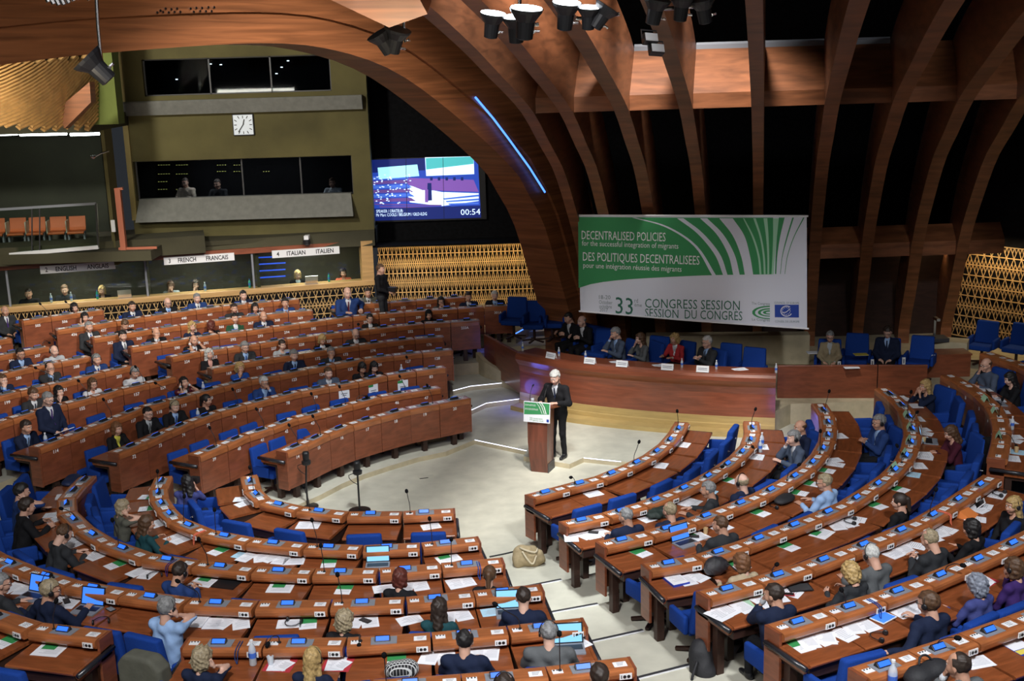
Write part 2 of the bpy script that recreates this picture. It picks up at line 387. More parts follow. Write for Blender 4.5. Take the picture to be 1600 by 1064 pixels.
# ------------------------------------------------------------------ desks
W_CACHE = {}
def desk_meshes(w):
    key = round(w/.02)
    if key in W_CACHE: return W_CACHE[key]
    w = key*.02; h = w/2-.006
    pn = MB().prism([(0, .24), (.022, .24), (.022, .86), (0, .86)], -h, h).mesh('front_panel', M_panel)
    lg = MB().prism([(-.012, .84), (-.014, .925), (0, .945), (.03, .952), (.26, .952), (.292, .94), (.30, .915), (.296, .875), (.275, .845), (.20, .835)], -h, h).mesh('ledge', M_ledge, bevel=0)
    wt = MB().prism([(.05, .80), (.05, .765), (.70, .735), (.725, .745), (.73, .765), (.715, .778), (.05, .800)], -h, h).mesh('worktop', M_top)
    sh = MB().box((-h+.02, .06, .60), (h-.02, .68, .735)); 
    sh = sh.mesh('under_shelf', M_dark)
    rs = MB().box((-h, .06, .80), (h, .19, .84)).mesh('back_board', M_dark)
    W_CACHE[key] = (pn, lg, wt, sh, rs); return W_CACHE[key]
def console():
    a = MB().prism([(.10, .952), (.10, .962), (.12, 1.005), (.135, 1.005), (.185, .962), (.185, .952)], -.085, .085).mesh('console', M_black, bevel=.004)
    b = MB().add([(-.072, .140, 1.0035), (.072, .140, 1.0035), (.072, .180, .9685), (-.072, .180, .9685)], [(0, 1, 2, 3)])
    b.v = [(x, y+.002, z+.0015) for x, y, z in b.v]
    b = b.plate([(-.072, .142, 1.004), (.072, .142, 1.004), (.072, .181, .970), (-.072, .181, .970)], (0, .002, .002)).mesh('screen', M_scr)
    c = MB().box((-.16, .06, .952), (.13, .235, .957)).mesh('console_plate', M_grey)
    return a, b, c
CONS = console()
_c = MB().box((-.07, .10, .952), (.07, .20, .956), 0)
for i in range(3): _c.box((-.045+.01*i, .115+.025*i, .956), (.035, .122+.025*i, .9565), 1)
CARD = _c.mesh('seat_card', [M_white, M_print])
_s = MB().box((-.065, .296, .862), (.065, .306, .925), 0)
for x in (-.03, .012): _s.lathe([(.018, 0), (.018, .003)], 10, (x, .306, .893), 1, Matrix.Rotation(-math.pi/2, 4, 'X'))
_s.box((.042, .304, .875), (.05, .309, .912), 1)
SOCK = _s.mesh('socket_plate', [M_white, M_black])
_p = MB().box((-.055, .11, .952), (.055, .19, .957), 0)
for x in (-.035, 0, .035): _p.lathe([(.009, .957), (.009, .963)], 8, (x, .13, 0), 1)
MICP = _p.mesh('microphone_plate', [M_white, M_black])
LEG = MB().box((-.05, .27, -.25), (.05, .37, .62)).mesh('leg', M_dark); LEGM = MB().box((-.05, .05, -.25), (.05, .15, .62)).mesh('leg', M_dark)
ENDP = MB().box((-.018, 0, .22), (.018, .26, .95)).mesh('end_panel', M_panel, bevel=.004)
ENDW = MB().prism([(.05, .80), (.05, .68), (.66, .66), (.70, .735), (.70, .775)], -.018, .018).mesh('worktop_end', M_top)
BUMP = MB().tube([(0, .04, .765), (0, .72, .745)], .03, 10).mesh('edge_bumper', M_rubber, smooth=True)
UNITS = {}     # key -> list of dict(root, w, M, ...)
def desk_unit(b0, b1, zfloor, c, label, group, number=None, end0=False, end1=False, screen=True, card=True, numsq=False):
    b0 = np.array(b0)[:2]; b1 = np.array(b1)[:2]; m = (b0+b1)/2; t = b1-b0; w = np.linalg.norm(t); t = t/w
    n = np.array([-t[1], t[0]])
    if np.dot(n, m-c) < 0: n = -n
    x = np.array([n[1], -n[0]])            # x = y cross z
    rz = math.atan2(x[1], x[0])
    r = empty('desk_unit', (*m, zfloor), rz, label, 'desk', group)
    pn, lg, wt, sh, rs = desk_meshes(w)
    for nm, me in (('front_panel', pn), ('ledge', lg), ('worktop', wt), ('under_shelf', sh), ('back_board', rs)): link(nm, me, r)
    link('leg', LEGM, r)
    hw = w/2
    if screen:
        k = link('console', CONS[0], r, (.07, 0, 0)); link('screen', CONS[1], k); link('console_plate', CONS[2], r, (.07, 0, 0))
    if card: link('seat_card', CARD, r, (-.5*w+.12, 0, 0))
    link('socket_plate', SOCK, r, (-.5*w+.10, 0, 0))
    link('microphone_plate', MICP, r, (.5*w-.10, 0, 0))
    if number is not None:
        mb = MB(); put_text(mb, str(number), (0, -.0015, .765), (.088, 0, 0), (0, 0, .088), 0, center=True, bold=.022)
        link('seat_number', mb.mesh('seat_number', M_white, fix=False), r)
    if numsq:
        mb = MB().box((-.025, -.003, .77), (.025, 0, .83), 0).box((-.012, -.005, .78), (.0, -.003, .82), 1); link('seat_number', mb.mesh('seat_number', [M_white, M_print]), r)
    for fl, p in ((end0, b0), (end1, b1)):
        if fl:
            s = 1 if np.dot(p-m, x) > 0 else -1
            link('end_panel', ENDP, r, (s*(hw+.012), 0, 0)); link('worktop_end', ENDW, r, (s*(hw+.012), 0, 0)); link('edge_bumper', BUMP, r, (s*(hw+.05), 0, 0))
            link('leg', LEG, r, (s*(hw-.08), 0, 0))
    return dict(root=r, w=w, rz=rz, m=m, n=n, x=x, z=zfloor, label=label)
ALLU = []
for (k, sg), (jj, nums) in A_ROWS.items():
    p = A_pts[(k, sg)]; us = []
    for i, num in enumerate(list(nums)[:len(p)-1]):
        # the joint list runs left to right
        u = desk_unit(p[i], p[i+1], A_Z(k-1)-.95, AC, 'reddish wood desk unit with white seat number %s on its front panel' % num, 'numbered desks in the left block', num, i == 0, i == len(p)-2)
        u.update(num=num, blk='A', row=k, where='desk %s' % num, floor=(.04 if k > 1 else .10)+.115*(k-1)); us.append(u); ALLU.append(u)
    UNITS[('A', k, sg)] = us
def lower_rows(rows, blk, name, grp, rowname=None, z0=0, square=False):
    for k, p in enumerate(rows):
        us = []; kk = z0+k
        for i in range(len(p)-1):
            wh = '%s desk from left, %s row, %s' % (ORD[i+1], rowname or ORD[kk+1], name)
            u = desk_unit(p[i], p[i+1], .17*kk, BC, 'reddish wood desk unit, %s from left, %s row, %s' % (ORD[i+1], rowname or ORD[kk+1], name), grp, None, i == 0, i == len(p)-2, numsq=square, screen=not square)
            u.update(blk=blk, row=kk+1, where=wh, floor=.17*kk); us.append(u); ALLU.append(u)
        UNITS[(blk, kk+1)] = us
lower_rows(B_pts, 'B', 'lower left block', 'desks of the lower left block')
lower_rows([BL_pts], 'BL', 'lower left corner group', 'desks of the lower left corner', z0=4)
lower_rows(C_pts, 'C', 'right block', 'desks of the right block')
lower_rows([U5_pts], 'U', 'upper right group', 'desks of the upper right group', 'front', 4, True)
lower_rows([U6_pts], 'V', 'upper right group', 'desks of the upper right group', 'back', 5, True)

# ------------------------------------------------------------------ rostrum
def qcurve(pix, z, n): return spline([at(x, y, z)[:2] for x, y in pix], n)
RB = qcurve(((813, 612), (882, 627), (960, 637), (1050, 645), (1130, 650), (1211, 653)), .45, 25)      # foot of the curved wooden front
def ring_normals(p, toward):
    t = np.gradient(p, axis=0); t /= np.linalg.norm(t, axis=1)[:, None]; n = np.stack([-t[:, 1], t[:, 0]], 1)
    if np.dot(n[len(n)//2], np.array(toward)-p[len(p)//2]) < 0: n = -n
    return n
RN = ring_normals(RB, (0, 10))
def sweep(base, nrm, prof, closed=True, mi=0, caps=True):
    """prof: list of (out, z); out along the normals"""
    mb = MB(); m = len(prof); n = len(base)
    vs = [(*(base[i]+nrm[i]*o), z) for i in range(n) for o, z in prof]
    fs = [(i*m+j, i*m+(j+1) % m, (i+1)*m+(j+1) % m, (i+1)*m+j) for i in range(n-1) for j in range(m if closed else m-1)]
    if closed and caps: fs += [tuple(range(m))[::-1], tuple((n-1)*m+j for j in range(m))]
    return mb.add(vs, fs, mi)
podium = empty('rostrum', (*RB[12], .12), 0, 'long curved reddish wood rostrum desk with a rolled top edge under the banner', 'rostrum')
prof = [(0, .45), (.0, .95), (.03, 1.10), (.09, 1.17), (.14, 1.25), (.13, 1.33), (.08, 1.38), (0, 1.40), (-.55, 1.385), (-.55, 1.30), (-.05, 1.28), (-.08, .45)]
inv = Matrix.Translation(-Vector((*map(float, RB[12]), .12)))
def rel(mb): mb.v = [(x-float(RB[12][0]), y-float(RB[12][1]), z-.12) for x, y, z in mb.v]; return mb
for i in range(6):
    s = slice(i*4, i*4+5)
    link('front_panel', rel(sweep(RB[s], RN[s], prof)).mesh('front_panel', M_podium, smooth=False), podium)
for f in ():
    pass
link('plinth', rel(sweep(RB, RN, [(.05, .10), (.05, .29), (.02, .30), (.02, .45), (-.1, .45), (-.1, .10)])).mesh('plinth', M_plinth), podium)
link('plinth_step', rel(sweep(RB, RN, [(.34, .10), (.34, .20), (.05, .20), (.05, .10)])).mesh('plinth_step', M_plinth), podium)
# stage floor behind the rostrum
back = [tuple(p) for p in (RB-RN*.15)]
struct('floor_stage', MB().plate([(x, y, .55) for x, y in back+[(5.9, 24.9), (9.0, 24.9), (12.5, 24.0), (14, 31), (-.5, 33), (-.6, 30.2), (.0, 28.7), (.25, 27.3)]], (0, 0, -.45)), M_riser, 'beige stage floor behind the rostrum')
struct('floor_landing', MB().plate([at(x, y, 1.0) for x, y in ((806, 521), (838, 503), (897, 503), (893, 476), (792, 484))], (0, 0, -.5)), M_riser, 'beige landing with two armchairs by the lattice')
led_line([at(x, y, 1.005) for x, y in ((806, 521), (838, 503))], 'trim_blue_led', .012, M_bled, 'blue light line on the landing edge')
# left wing and its curved parapet
wl = at(757, 561, .62); wr = np.array([*RB[0], .45])
d = (wr-wl)[:2]; d /= np.linalg.norm(d); nw = np.array([d[1], -d[0]]); nw *= np.sign(np.dot(nw, -wl[:2]))
mb = MB(); a0 = aty(757, 523, wl[1]); a1_ = np.array([*RB[0], 1.34])
for s0, s1 in ((0, .32), (.33, 1)):
    p0 = wl*(1-s0)+wr*s0; p1 = wl*(1-s1)+wr*s1; z0 = a0[2]*(1-s0)+a1_[2]*s0; z1 = a0[2]*(1-s1)+a1_[2]*s1
    o = np.array([*nw*-.08, 0])
    lo = .4
    mb.hexa([(*p0[:2], lo), (*p1[:2], lo), (*(p1+o)[:2], lo), (*(p0+o)[:2], lo), (*p0[:2], z0), (*p1[:2], z1), (*(p1+o)[:2], z1), (*(p0+o)[:2], z0)])
thing('rostrum_wing', mb, M_podium, 'low reddish wood wing wall joining the rostrum beside the left stair', 'partition')
pp = spline([at(744, 566, .58)[:2], at(759, 580, .5)[:2], at(803, 602, .35)[:2], at(815, 619, .2)[:2]], 12)
pn_ = ring_normals(pp, (0, 0)); mb = MB(); n = len(pp)
for i in range(n-1):
    z0 = .83-.40*i/(n-1); z1 = .83-.40*(i+1)/(n-1)
    q0, q1 = pp[i], pp[i+1]; r0, r1 = q0-pn_[i]*.12, q1-pn_[i+1]*.12
    mb.hexa([(*q0, 0), (*q1, 0), (*r1, 0), (*r0, 0), (*q0, z0), (*q1, z1), (*r1, z1), (*r0, z0)])
struct('wall_parapet', mb, M_riser, 'curved beige parapet along the stair left of the rostrum')
# side panels right of the rostrum
PA = at(1214, 629, .45); PB = at(1369, 629, .45); PC = at(1447, 629, .45)
def wallbox(a, b, z0, z1, th, mi=0, mb=None):
    mb = mb or MB(); a = np.array(a)[:2]; b = np.array(b)[:2]; t = (b-a)/np.linalg.norm(b-a); n = np.array([-t[1], t[0]])*th
    return mb.hexa([(*a, z0), (*b, z0), (*(b+n), z0), (*(a+n), z0), (*a, z1), (*b, z1), (*(b+n), z1), (*(a+n), z1)], mi)
for i, (a, b, w) in enumerate(((PA, PB, 'left and longer'), (PB+np.array([.02, 0, 0]), PC, 'right and shorter'))):
    thing('screen_panel', wallbox(a, b, .45, 1.28, .07), M_panel, '%s of the two low reddish wood panels right of the rostrum' % w, 'panel', bevel=.01)
struct('trim_plinth', wallbox(PA+np.array([-.05, -.05, 0]), PC+np.array([.2, -.05, 0]), .05, .45, .5), M_riser, 'beige plinth below the two wood panels')
struct('wall_low', wallbox(aty(1445, 540, 27.6), aty(1511, 540, 27.2), .4, aty(1480, 534, 27.4)[2], .5), M_riser, 'low beige wall block at the right end of the stage')
thing('document_stand', MB().box((-.25, -.2, 0), (.25, .2, .09)).box((-.02, .1, .09), (.03, .14, .5), 1).box((-.03, -.1, .48), (.05, .16, .54), 1), [M_dgrey, M_chrome], 'grey document camera with a pale post on the low beige wall', 'projector', loc=(*aty(1462, 528, 27.55)[:2], aty(1480, 534, 27.4)[2]))
mb = MB().box((-.5, -.25, 0), (.5, .25, .5)).box((-.52, -.27, .5), (.52, .27, .54)); thing('side_table', mb, M_panel, 'low dark wood side table beside the beige wall block', 'table', loc=(*at(1475, 585, .55)[:2], .55))
struct('wall_stage_ledge', wallbox(aty(1010, 566, 28.6), aty(1265, 543, 28.2), .4, aty(1150, 524, 28.4)[2], .4), M_riser, 'beige ledge behind the rostrum seats')

# ------------------------------------------------------------------ banner
Q = [aty(903, 337, 27.0), aty(1260.5, 338, 25.2), aty(1261, 513, 25.2), aty(907, 485.5, 27.0)]
bo = Q[0]; bn = np.cross(Q[1]-Q[0], Q[3]-Q[0]); bn /= np.linalg.norm(bn); bn = bn if bn[1] < 0 else -bn
def bp(x, y, lift=0): return atp(x, y, bo, bn)+bn*lift
bx = bp(1000, 400)-bp(990, 400); bx /= np.linalg.norm(bx); bxl = np.linalg.norm(bp(1001, 400)-bp(1000, 400))
ban = empty('banner', bp(1082, 425), 0, 'large green and white congress banner hanging above the rostrum', 'banner')
def rb(mb): o = bp(1082, 425); mb.v = [tuple(np.array(v)-o) for v in mb.v]; return mb
def bpoly(mb, pix, lift, mi=0): mb.add([bp(x, y, lift) for x, y in pix], [tuple(range(len(pix)))], mi)
def bstrip(mb, A_, B_, lift, mi=0):
    a = spline(np.array(A_, float), 16); b = spline(np.array(B_, float), 16)
    for i in range(15): mb.add([bp(*p, lift) for p in (a[i], a[i+1], b[i+1], b[i])], [(0, 1, 2, 3)], mi)
M_bw = mat('banner_white', (.66, .68, .76), .7); M_bg = mat('banner_green', (.035, .26, .085), .7); M_bg2 = mat('banner_pale_green', (.33, .60, .40), .7)
M_btx = mat('banner_dark_green_text', (.02, .13, .08), .7); M_bgy = mat('banner_grey_text', (.18, .24, .24), .7); M_bb = mat('banner_blue', (.012, .05, .32), .7)
link('cloth', rb(MB().plate([bp(903, 337), bp(1260.5, 338), bp(1261, 513), bp(1084, 500.5), bp(907, 485.5)], -bn*.012)).mesh('cloth', M_bw), ban)
mb = MB().tube([bp(900, 336.5, .01), bp(1263, 337.5, .01)], .022, 8); mb.tube([bp(905, 486, .01), bp(1084, 501, .01), bp(1264, 513.5, .01)], .02, 8)
link('rail', rb(mb).mesh('rail', M_white), ban)
mb = MB()
top_ = [(903.5, 339), (960, 339.3), (1020, 339.8), (1100, 340), (1180, 340), (1203, 340)]
bot_ = [(904, 450), (930, 442.5), (975, 437), (1040, 433), (1110, 430), (1203, 428.5)]
bstrip(mb, top_, bot_, .004)
link('green_field', rb(mb).mesh('green_field', M_bg, fix=False), ban)
mb = MB()
for a, b in (([(988, 340), (1040, 355), (1085, 385), (1113, 430.5)], [(993, 340), (1044, 354), (1089, 384), (1119, 430.3)]),
             ([(1058, 341), (1090, 365), (1117, 398), (1130, 430)], [(1068, 341), (1098, 364), (1125, 397), (1137, 430)]),
             ([(1094, 341), (1120, 366), (1138, 398), (1146, 430)], [(1105, 341), (1130, 366), (1148, 398), (1156, 430)]),
             ([(1124, 341), (1145, 368), (1158, 400), (1164, 429.5)], [(1145, 341), (1163, 368), (1172, 400), (1177, 429.5)])):
    bstrip(mb := MB(), a, b, .007, 0); link('white_arc', rb(mb).mesh('white_arc', M_bw, fix=False), ban)
for a, b in (([(1161, 341), (1175, 370), (1184, 400), (1187, 429)], [(1163, 341), (1178, 370), (1187, 400), (1190, 429)]),
             ([(1177, 341), (1187, 370), (1192, 400), (1193.5, 429)], [(1181, 341), (1190, 370), (1195, 400), (1196.5, 429)]),
             ([(1193, 341), (1197, 370), (1199, 400), (1199, 429)], [(1199, 341), (1201, 370), (1202, 400), (1202, 429)]),
             ([(1208, 341), (1208, 370), (1207, 400), (1205.5, 428.5)], [(1217, 341), (1214, 370), (1211, 400), (1209, 428.5)])):
    bstrip(mb := MB(), a, b, .0075, 0); link('pale_green_arc', rb(mb).mesh('pale_green_arc', M_bg2, fix=False), ban)
for a, b in (([(1199, 340), (1201, 370), (1202, 400), (1202, 428.5)], [(1208, 340), (1208, 370), (1207, 400), (1205.5, 428.5)]),
             ([(1217, 340), (1214, 370), (1212, 400), (1211, 428)], [(1226, 340), (1219, 370), (1214.5, 400), (1213, 428)]),
             ([(1238, 340), (1229, 370), (1222, 400), (1219, 428)], [(1240.5, 340), (1231, 370), (1223, 400), (1219.8, 428)]),
             ([(1255, 340), (1240, 370), (1230, 400), (1226, 428)], [(1257, 340), (1241.3, 370), (1231, 400), (1226.7, 428)])):
    bstrip(mb := MB(), a, b, .006, 0); link('green_arc', rb(mb).mesh('green_arc', M_bg, fix=False), ban)
def btext(mb, s, p0, p1, hpx, mi):
    a = bp(*p0, .009); b = bp(*p1, .009); up = bp(p0[0], p0[1]-10, .009)-a; up *= hpx/10/.73
    put_text(mb, s, a, (b-a), up, mi, fit=np.linalg.norm(b-a))
mb = MB()
for s, p0, p1, h, mi in (('DECENTRALISED POLICIES', (909, 373.5), (1040, 377), 14, 0), ('for the successful integration of migrants', (909.5, 383.5), (1060, 388.5), 8.5, 0),
        ('DES POLITIQUES DECENTRALISEES', (911, 407), (1093, 413.5), 14, 0), ('pour une intégration réussie des migrants', (911.5, 418), (1065, 424.5), 8.5, 0),
        ('18-20', (936, 467), (954, 467.5), 6.5, 2), ('October', (936, 474.5), (957, 475.5), 6, 2), ('octobre', (936.5, 481), (956, 482), 6, 2), ('2017', (937, 486.5), (950, 487), 5.5, 2),
        ('33', (962, 489.5), (989, 491.5), 27, 1), ('rd', (991.5, 472.5), (997, 473), 7, 2), ('ème', (991.5, 478.5), (1003, 479.5), 6, 2),
        ('CONGRESS SESSION', (1008, 480.5), (1156, 484.5), 15, 1), ('SESSION', (1008, 495), (1060, 497), 14, 1), ('DU CONGRÈS', (1070, 497.5), (1160, 500.5), 14.5, 1),
        ('The Congress', (1174.5, 475.5), (1203, 476.5), 4.2, 2), ('Le Congrès', (1175, 500.5), (1203, 502), 4.2, 2), ('COUNCIL OF EUROPE', (1210, 474.5), (1248.5, 475), 3.4, 2), ('CONSEIL DE L\'EUROPE', (1211, 503.5), (1249, 504), 3.4, 2)):
    btext(mb, s, p0, p1, h, mi)
link('lettering', rb(mb).mesh('lettering', [M_white, M_btx, M_bgy], fix=False), ban)
mb = MB()
for rx, ry in ((28, 10.5), (19, 6.6), (11, 3.3)):
    A_ = [(1203-rx*math.sin(t), 488-ry*math.cos(t)) for t in np.linspace(0, math.pi, 12)]; B_ = [(1203-(rx-4.6)*math.sin(t), 488.3-(ry-1.7)*math.cos(t)) for t in np.linspace(0, math.pi, 12)]
    bstrip(mb, A_, B_, .008)
link('green_logo', rb(mb).mesh('green_logo', M_bg, fix=False), ban)
mb = MB(); bpoly(mb, [(1210.5, 476), (1248.2, 476), (1248.4, 496), (1210.7, 495.6)], .006, 0)
for i in range(12): 
    t = 2*math.pi*i/12; x, y = 1228.5+6.2*math.cos(t), 485.8+5.6*math.sin(t); bpoly(mb, [(x-.6, y-.6), (x+.6, y-.6), (x+.6, y+.6), (x-.6, y+.6)], .009, 1)
A_ = [(1229+9.5*math.cos(t), 486+8.6*math.sin(t)) for t in np.linspace(-.9, -5.75, 16)]; B_ = [(1229+8.4*math.cos(t), 486+7.3*math.sin(t)) for t in np.linspace(-.9, -5.75, 16)]
bstrip(mb, A_, B_, .009, 1); bstrip(mb, [(1222, 487.5), (1228, 487), (1234, 482)], [(1222, 488.3), (1228, 488.2), (1235.5, 482)], .009, 1)
link('blue_emblem', rb(mb).mesh('blue_emblem', [M_bb, M_white], fix=False), ban)

# ------------------------------------------------------------------ ribs of the vault
RU = np.array([-.21, -math.sqrt(1-.21**2), 0]); RV = np.array([-RU[1], RU[0], 0])
_pf = [(0, .2), (0, 1.3), (.45, 1.95), (.9, 2.4), (2.1, 3.9), (3.2, 4.8), (4.6, 5.75), (6, 6.35), (7.5, 6.98), (8.9, 7.38), (10, 7.65), (11.8, 8.1), (14.2, 8.6), (17, 9.05), (20, 9.4)]
SC = 30/28
RPF = spline([(s*SC, 7.95-(7.95-z)*SC) for s, z in _pf], 40)
tt = np.gradient(RPF, axis=0); tt /= np.linalg.norm(tt, axis=1)[:, None]
RNO = np.stack([-tt[:, 1], tt[:, 0]], 1)     # away from the hall
if RNO[3][0] > 0: RNO = -RNO
RBASE = [aty(x, 520, 30.) for x in (930, 972, 1033, 1104, 1183, 1265, 1340, 1412, 1478)]
RBASE.append(RBASE[-1]+np.array([1.15, 0, 0]))
RW = [.22, .24, .26, .24, .22, .26, .26, .27, .26, .26]
for i, (B_, w) in enumerate(zip(RBASE[:9], RW)):
    mb = MB(); dep = 1.35; vs = []
    for (s, z), (ns, nz) in zip(RPF, RNO):
        c = np.array([B_[0], B_[1], 0])+RU*s+np.array([0, 0, z]); b = c+RU*ns*dep+np.array([0, 0, nz*dep])
        vs += [c-RV*w/2, c+RV*w/2, b+RV*w/2, b-RV*w/2]
    n = len(RPF); fs = [(k*4+j, k*4+(j+1) % 4, (k+1)*4+(j+1) % 4, (k+1)*4+j) for k in range(n-1) for j in range(4)]+[(3, 2, 1, 0), ((n-1)*4, (n-1)*4+1, (n-1)*4+2, (n-1)*4+3)]
    mb.add(vs, fs); o = struct('beam_rib', mb, M_rib, '%s curved wooden rib of the vault counted from the left arch' % ORD[i+1])
def rib_at(i, z):
    s = float(np.interp(z, RPF[:, 1], RPF[:, 0])); B_ = RBASE[i]; return np.array([B_[0], B_[1], 0])+RU*s+np.array([0, 0, z])
for i in range(len(RBASE)-1):
    for zc, hh, dp in ((6.88, .27, 1.35), (3.05, .33, .8)):
        if zc < 4 and i < 4: continue
        ki = int(np.argmin(np.abs(RPF[:, 1]-zc))); tv = RU*tt[ki][0]+np.array([0, 0, tt[ki][1]]); nv = RU*RNO[ki][0]+np.array([0, 0, RNO[ki][1]])
        a = rib_at(i, zc)+RV*RW[i]/2+nv*.05; b = rib_at(i+1, zc)-RV*RW[i+1]/2+nv*.05; o = (nv*.62-RU*.42)*dp; z = np.array([0, 0, hh])
        mb = MB().hexa([a, b, b+o, a+o, a+z, b+z, b+o+z, a+o+z])
        struct('beam_ring', mb, M_rib, 'wooden cross beam in the %s bay %s' % (ORD[i+1], 'high up' if zc > 4 else 'low down'))
        if zc > 4 and 2 <= i <= 5:
            mb = MB().hexa([a+o*.97+z, b+o*.97+z, b+o*1.02+z, a+o*1.02+z, a+o*.97+z*1.3, b+o*.97+z*1.3, b+o*1.02+z*1.3, a+o*1.02+z*1.3])
            struct('trim_mesh', mb, M_grey, 'silvery mesh strip behind the cross beam of the %s bay' % ORD[i+1])
# wood panelling between the rib feet and dark void behind
struct('wall_panelling', wallbox((1.3, 31.0), (13.5, 31.0), .3, 3.2, .15), M_dark, 'dark red wood panelling between the rib feet')
struct('wall_back', MB().box((-3.75, 34.11, 2.97), (22, 34.6, 14)), M_blackm, 'black wall behind the ribs and the video screen')
struct('wall_back_low', MB().box((-3.75, 34.4, 0), (22, 34.6, 2.95)), M_blackm, 'dark wall behind the wooden lattice')
struct('ceiling', MB().box((-22, -4, 15), (22, 36, 15.3)), M_blackm, 'dark ceiling high above the hall')
struct('wall_right', MB().box((15, -4, 0), (15.3, 36, 15)), M_blackm, 'dark right wall')
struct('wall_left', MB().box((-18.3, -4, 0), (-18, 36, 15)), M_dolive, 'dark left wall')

# big diagonal arch on the left
DU = np.array([-.6, -.8, 0]); DV = np.array([.8, -.6, 0]); DB = aty(897, 520, 29.4)
low = [(0, .2), (0, 1.5), (.5, 2.8), (1.1, 4.2), (1.7, 5.0), (2.25, 5.6), (3.95, 6.72), (5.8, 7.7), (7.5, 8.15), (9.2, 8.27), (12, 8.17), (13.8, 8.03), (16, 7.8), (18, 7.55)]
L_ = spline([(s*1.05, 7.95-(7.95-z)*1.05) for s, z in low], 44); t = np.gradient(L_, axis=0); t /= np.linalg.norm(t, axis=1)[:, None]; NO = np.stack([-t[:, 1], t[:, 0]], 1)
if NO[3][0] > 0: NO = -NO
def arch(d0, d1, w0, w1):
    mb = MB(); vs = []; n = len(L_)
    for (s, z), (ns, nz) in zip(L_, NO):
        for d, w in ((d0, w0), (d0, w1), (d1, w1), (d1, w0)):
            vs.append(np.array([DB[0], DB[1], 0])+DU*(s+ns*d)+np.array([0, 0, z+nz*d])+DV*w)
    return mb.add(vs, [(k*4+j, k*4+(j+1) % 4, (k+1)*4+(j+1) % 4, (k+1)*4+j) for k in range(n-1) for j in range(4)]+[(3, 2, 1, 0), ((n-1)*4, (n-1)*4+1, (n-1)*4+2, (n-1)*4+3)])
struct('beam_arch', arch(0, .52, -.9, 0), M_ribx, 'lower layer of the great diagonal wooden arch')
struct('beam_arch_upper', arch(.52, 1.9, -.9, .07), M_ribx, 'upper layer of the great diagonal wooden arch')
mb = MB()
for px, py in ((245, 17), (253, 14), (262, 15), (271, 14), (240, 20), (249, 19), (258, 20), (267, 19), (276, 19), (292, 14), (301, 13), (310, 13), (320, 12), (329, 12), (297, 19), (307, 18), (316, 18), (325, 18)):
    p = atp(px, py, DB, DV)+DV*.075; mb.lathe([(.022, 0), (.022, .02)], 8, p, 0, Matrix((Vector((.6, .8, 0)), Vector((0, 0, 1)), Vector((.8, -.6, 0)))).transposed())
struct('trim_bolts', mb, M_chrome, 'two groups of bolt heads on the great arch')
# blue led strip on the arch and a lit ceiling panel in the gap beside it
for bx_, by_, e_ in ((822, 604, 6), (762, 552, 3), (1219, 655, 3)):
    l = bpy.data.lights.new('blue_step_light', 'POINT'); l.energy = e_; l.color = (.12, .15, 1); l.shadow_soft_size = .22; o = bpy.data.objects.new('blue_step_light', l); COL.objects.link(o); o.location = at(bx_, by_, .55)+np.array([-.12, -.3, 0])
led_line([(*(p := atp(x, y, DB, DV)+DV*.1)[:2], p[2]) for x, y in ((737, 152), (765, 185), (790, 218), (822, 262), (846, 300))], 'trim_blue_led', .022, M_bled, 'blue light line along the edge of the great arch')
pz = [aty(x, y, 13.2) for x, y in ((500, -8), (608, 43), (668, 22), (640, -30), (520, -40))]
struct('ceiling_panel', MB().plate(pz, (0, 1.2, .25)), M_ribx, 'warm wooden ceiling panel between the arches')
spot(tuple(aty(585, 80, 11.4)), tuple(aty(580, 5, 13.2)), 170, 80, (1, .85, .6), .1, name='arch_lamp')
spot(tuple(aty(60, 160, 13)), tuple(aty(200, 20, 17)), 40, 95, (1, .86, .66), .2, name='arch_lamp')
spot(tuple(aty(330, 130, 14)), tuple(aty(420, 20, 19)), 9, 95, (1, .86, .66), .2, name='arch_lamp')

# ------------------------------------------------------------------ left block: control windows, clock, video wall, interpreters' booths
WY = 33.0
def w(x, y, Y=WY): return aty(x, y, Y)
def pane_wall(x0, x1, z0, z1, y, holes, th, m, name, label):
    xs = sorted({x0, x1, *[h[0] for h in holes], *[h[1] for h in holes]}); zs = sorted({z0, z1, *[h[2] for h in holes], *[h[3] for h in holes]})
    mb = MB()
    for i in range(len(xs)-1):
        for j in range(len(zs)-1):
            cx, cz = (xs[i]+xs[i+1])/2, (zs[j]+zs[j+1])/2
            if any(h[0] < cx < h[1] and h[2] < cz < h[3] for h in holes): continue
            mb.box((xs[i], y, zs[j]), (xs[i+1], y+th, zs[j+1]))
    return struct(name, mb, m, label, fix=True)
xl = w(182, 80)[0]; xr = w(574, 160)[0]
u0, u1 = w(226, 150), w(515, 90); h_up = (u0[0], u1[0], 7.18, w(400, 88)[2])
l0, l1 = w(212, 300), w(549, 245); h_lo = (l0[0], l1[0], 4.42, w(400, 247)[2])
pane_wall(xl, xr, 3.02, 9.6, WY, [h_up, h_lo], .3, M_olive, 'wall_control_block', 'olive wall of the control room block with two dark windows')
def dark_room(h, dep, y=WY, m=M_blackm, lowz=0):
    a, b, c, d = h; mb = MB(); e = .3; c -= lowz
    mb.box((a-.1, y+dep, c-.1), (b+.1, y+dep+.05, d+.1)).box((a-.1, y+e, c-.1), (a-.05, y+dep, d+.1)).box((b+.05, y+e, c-.1), (b+.1, y+dep, d+.1)).box((a-.1, y+e, c-.1), (b+.1, y+dep, c-.05)).box((a-.1, y+e, d+.05), (b+.1, y+dep, d+.1)); return mb
struct('wall_upper_room', dark_room(h_up, 1.0), M_blackm, 'dark room behind the upper control window')
struct('wall_lower_room', dark_room(h_lo, 2.2, lowz=.5), M_blackm, 'dark control room behind the lower window')
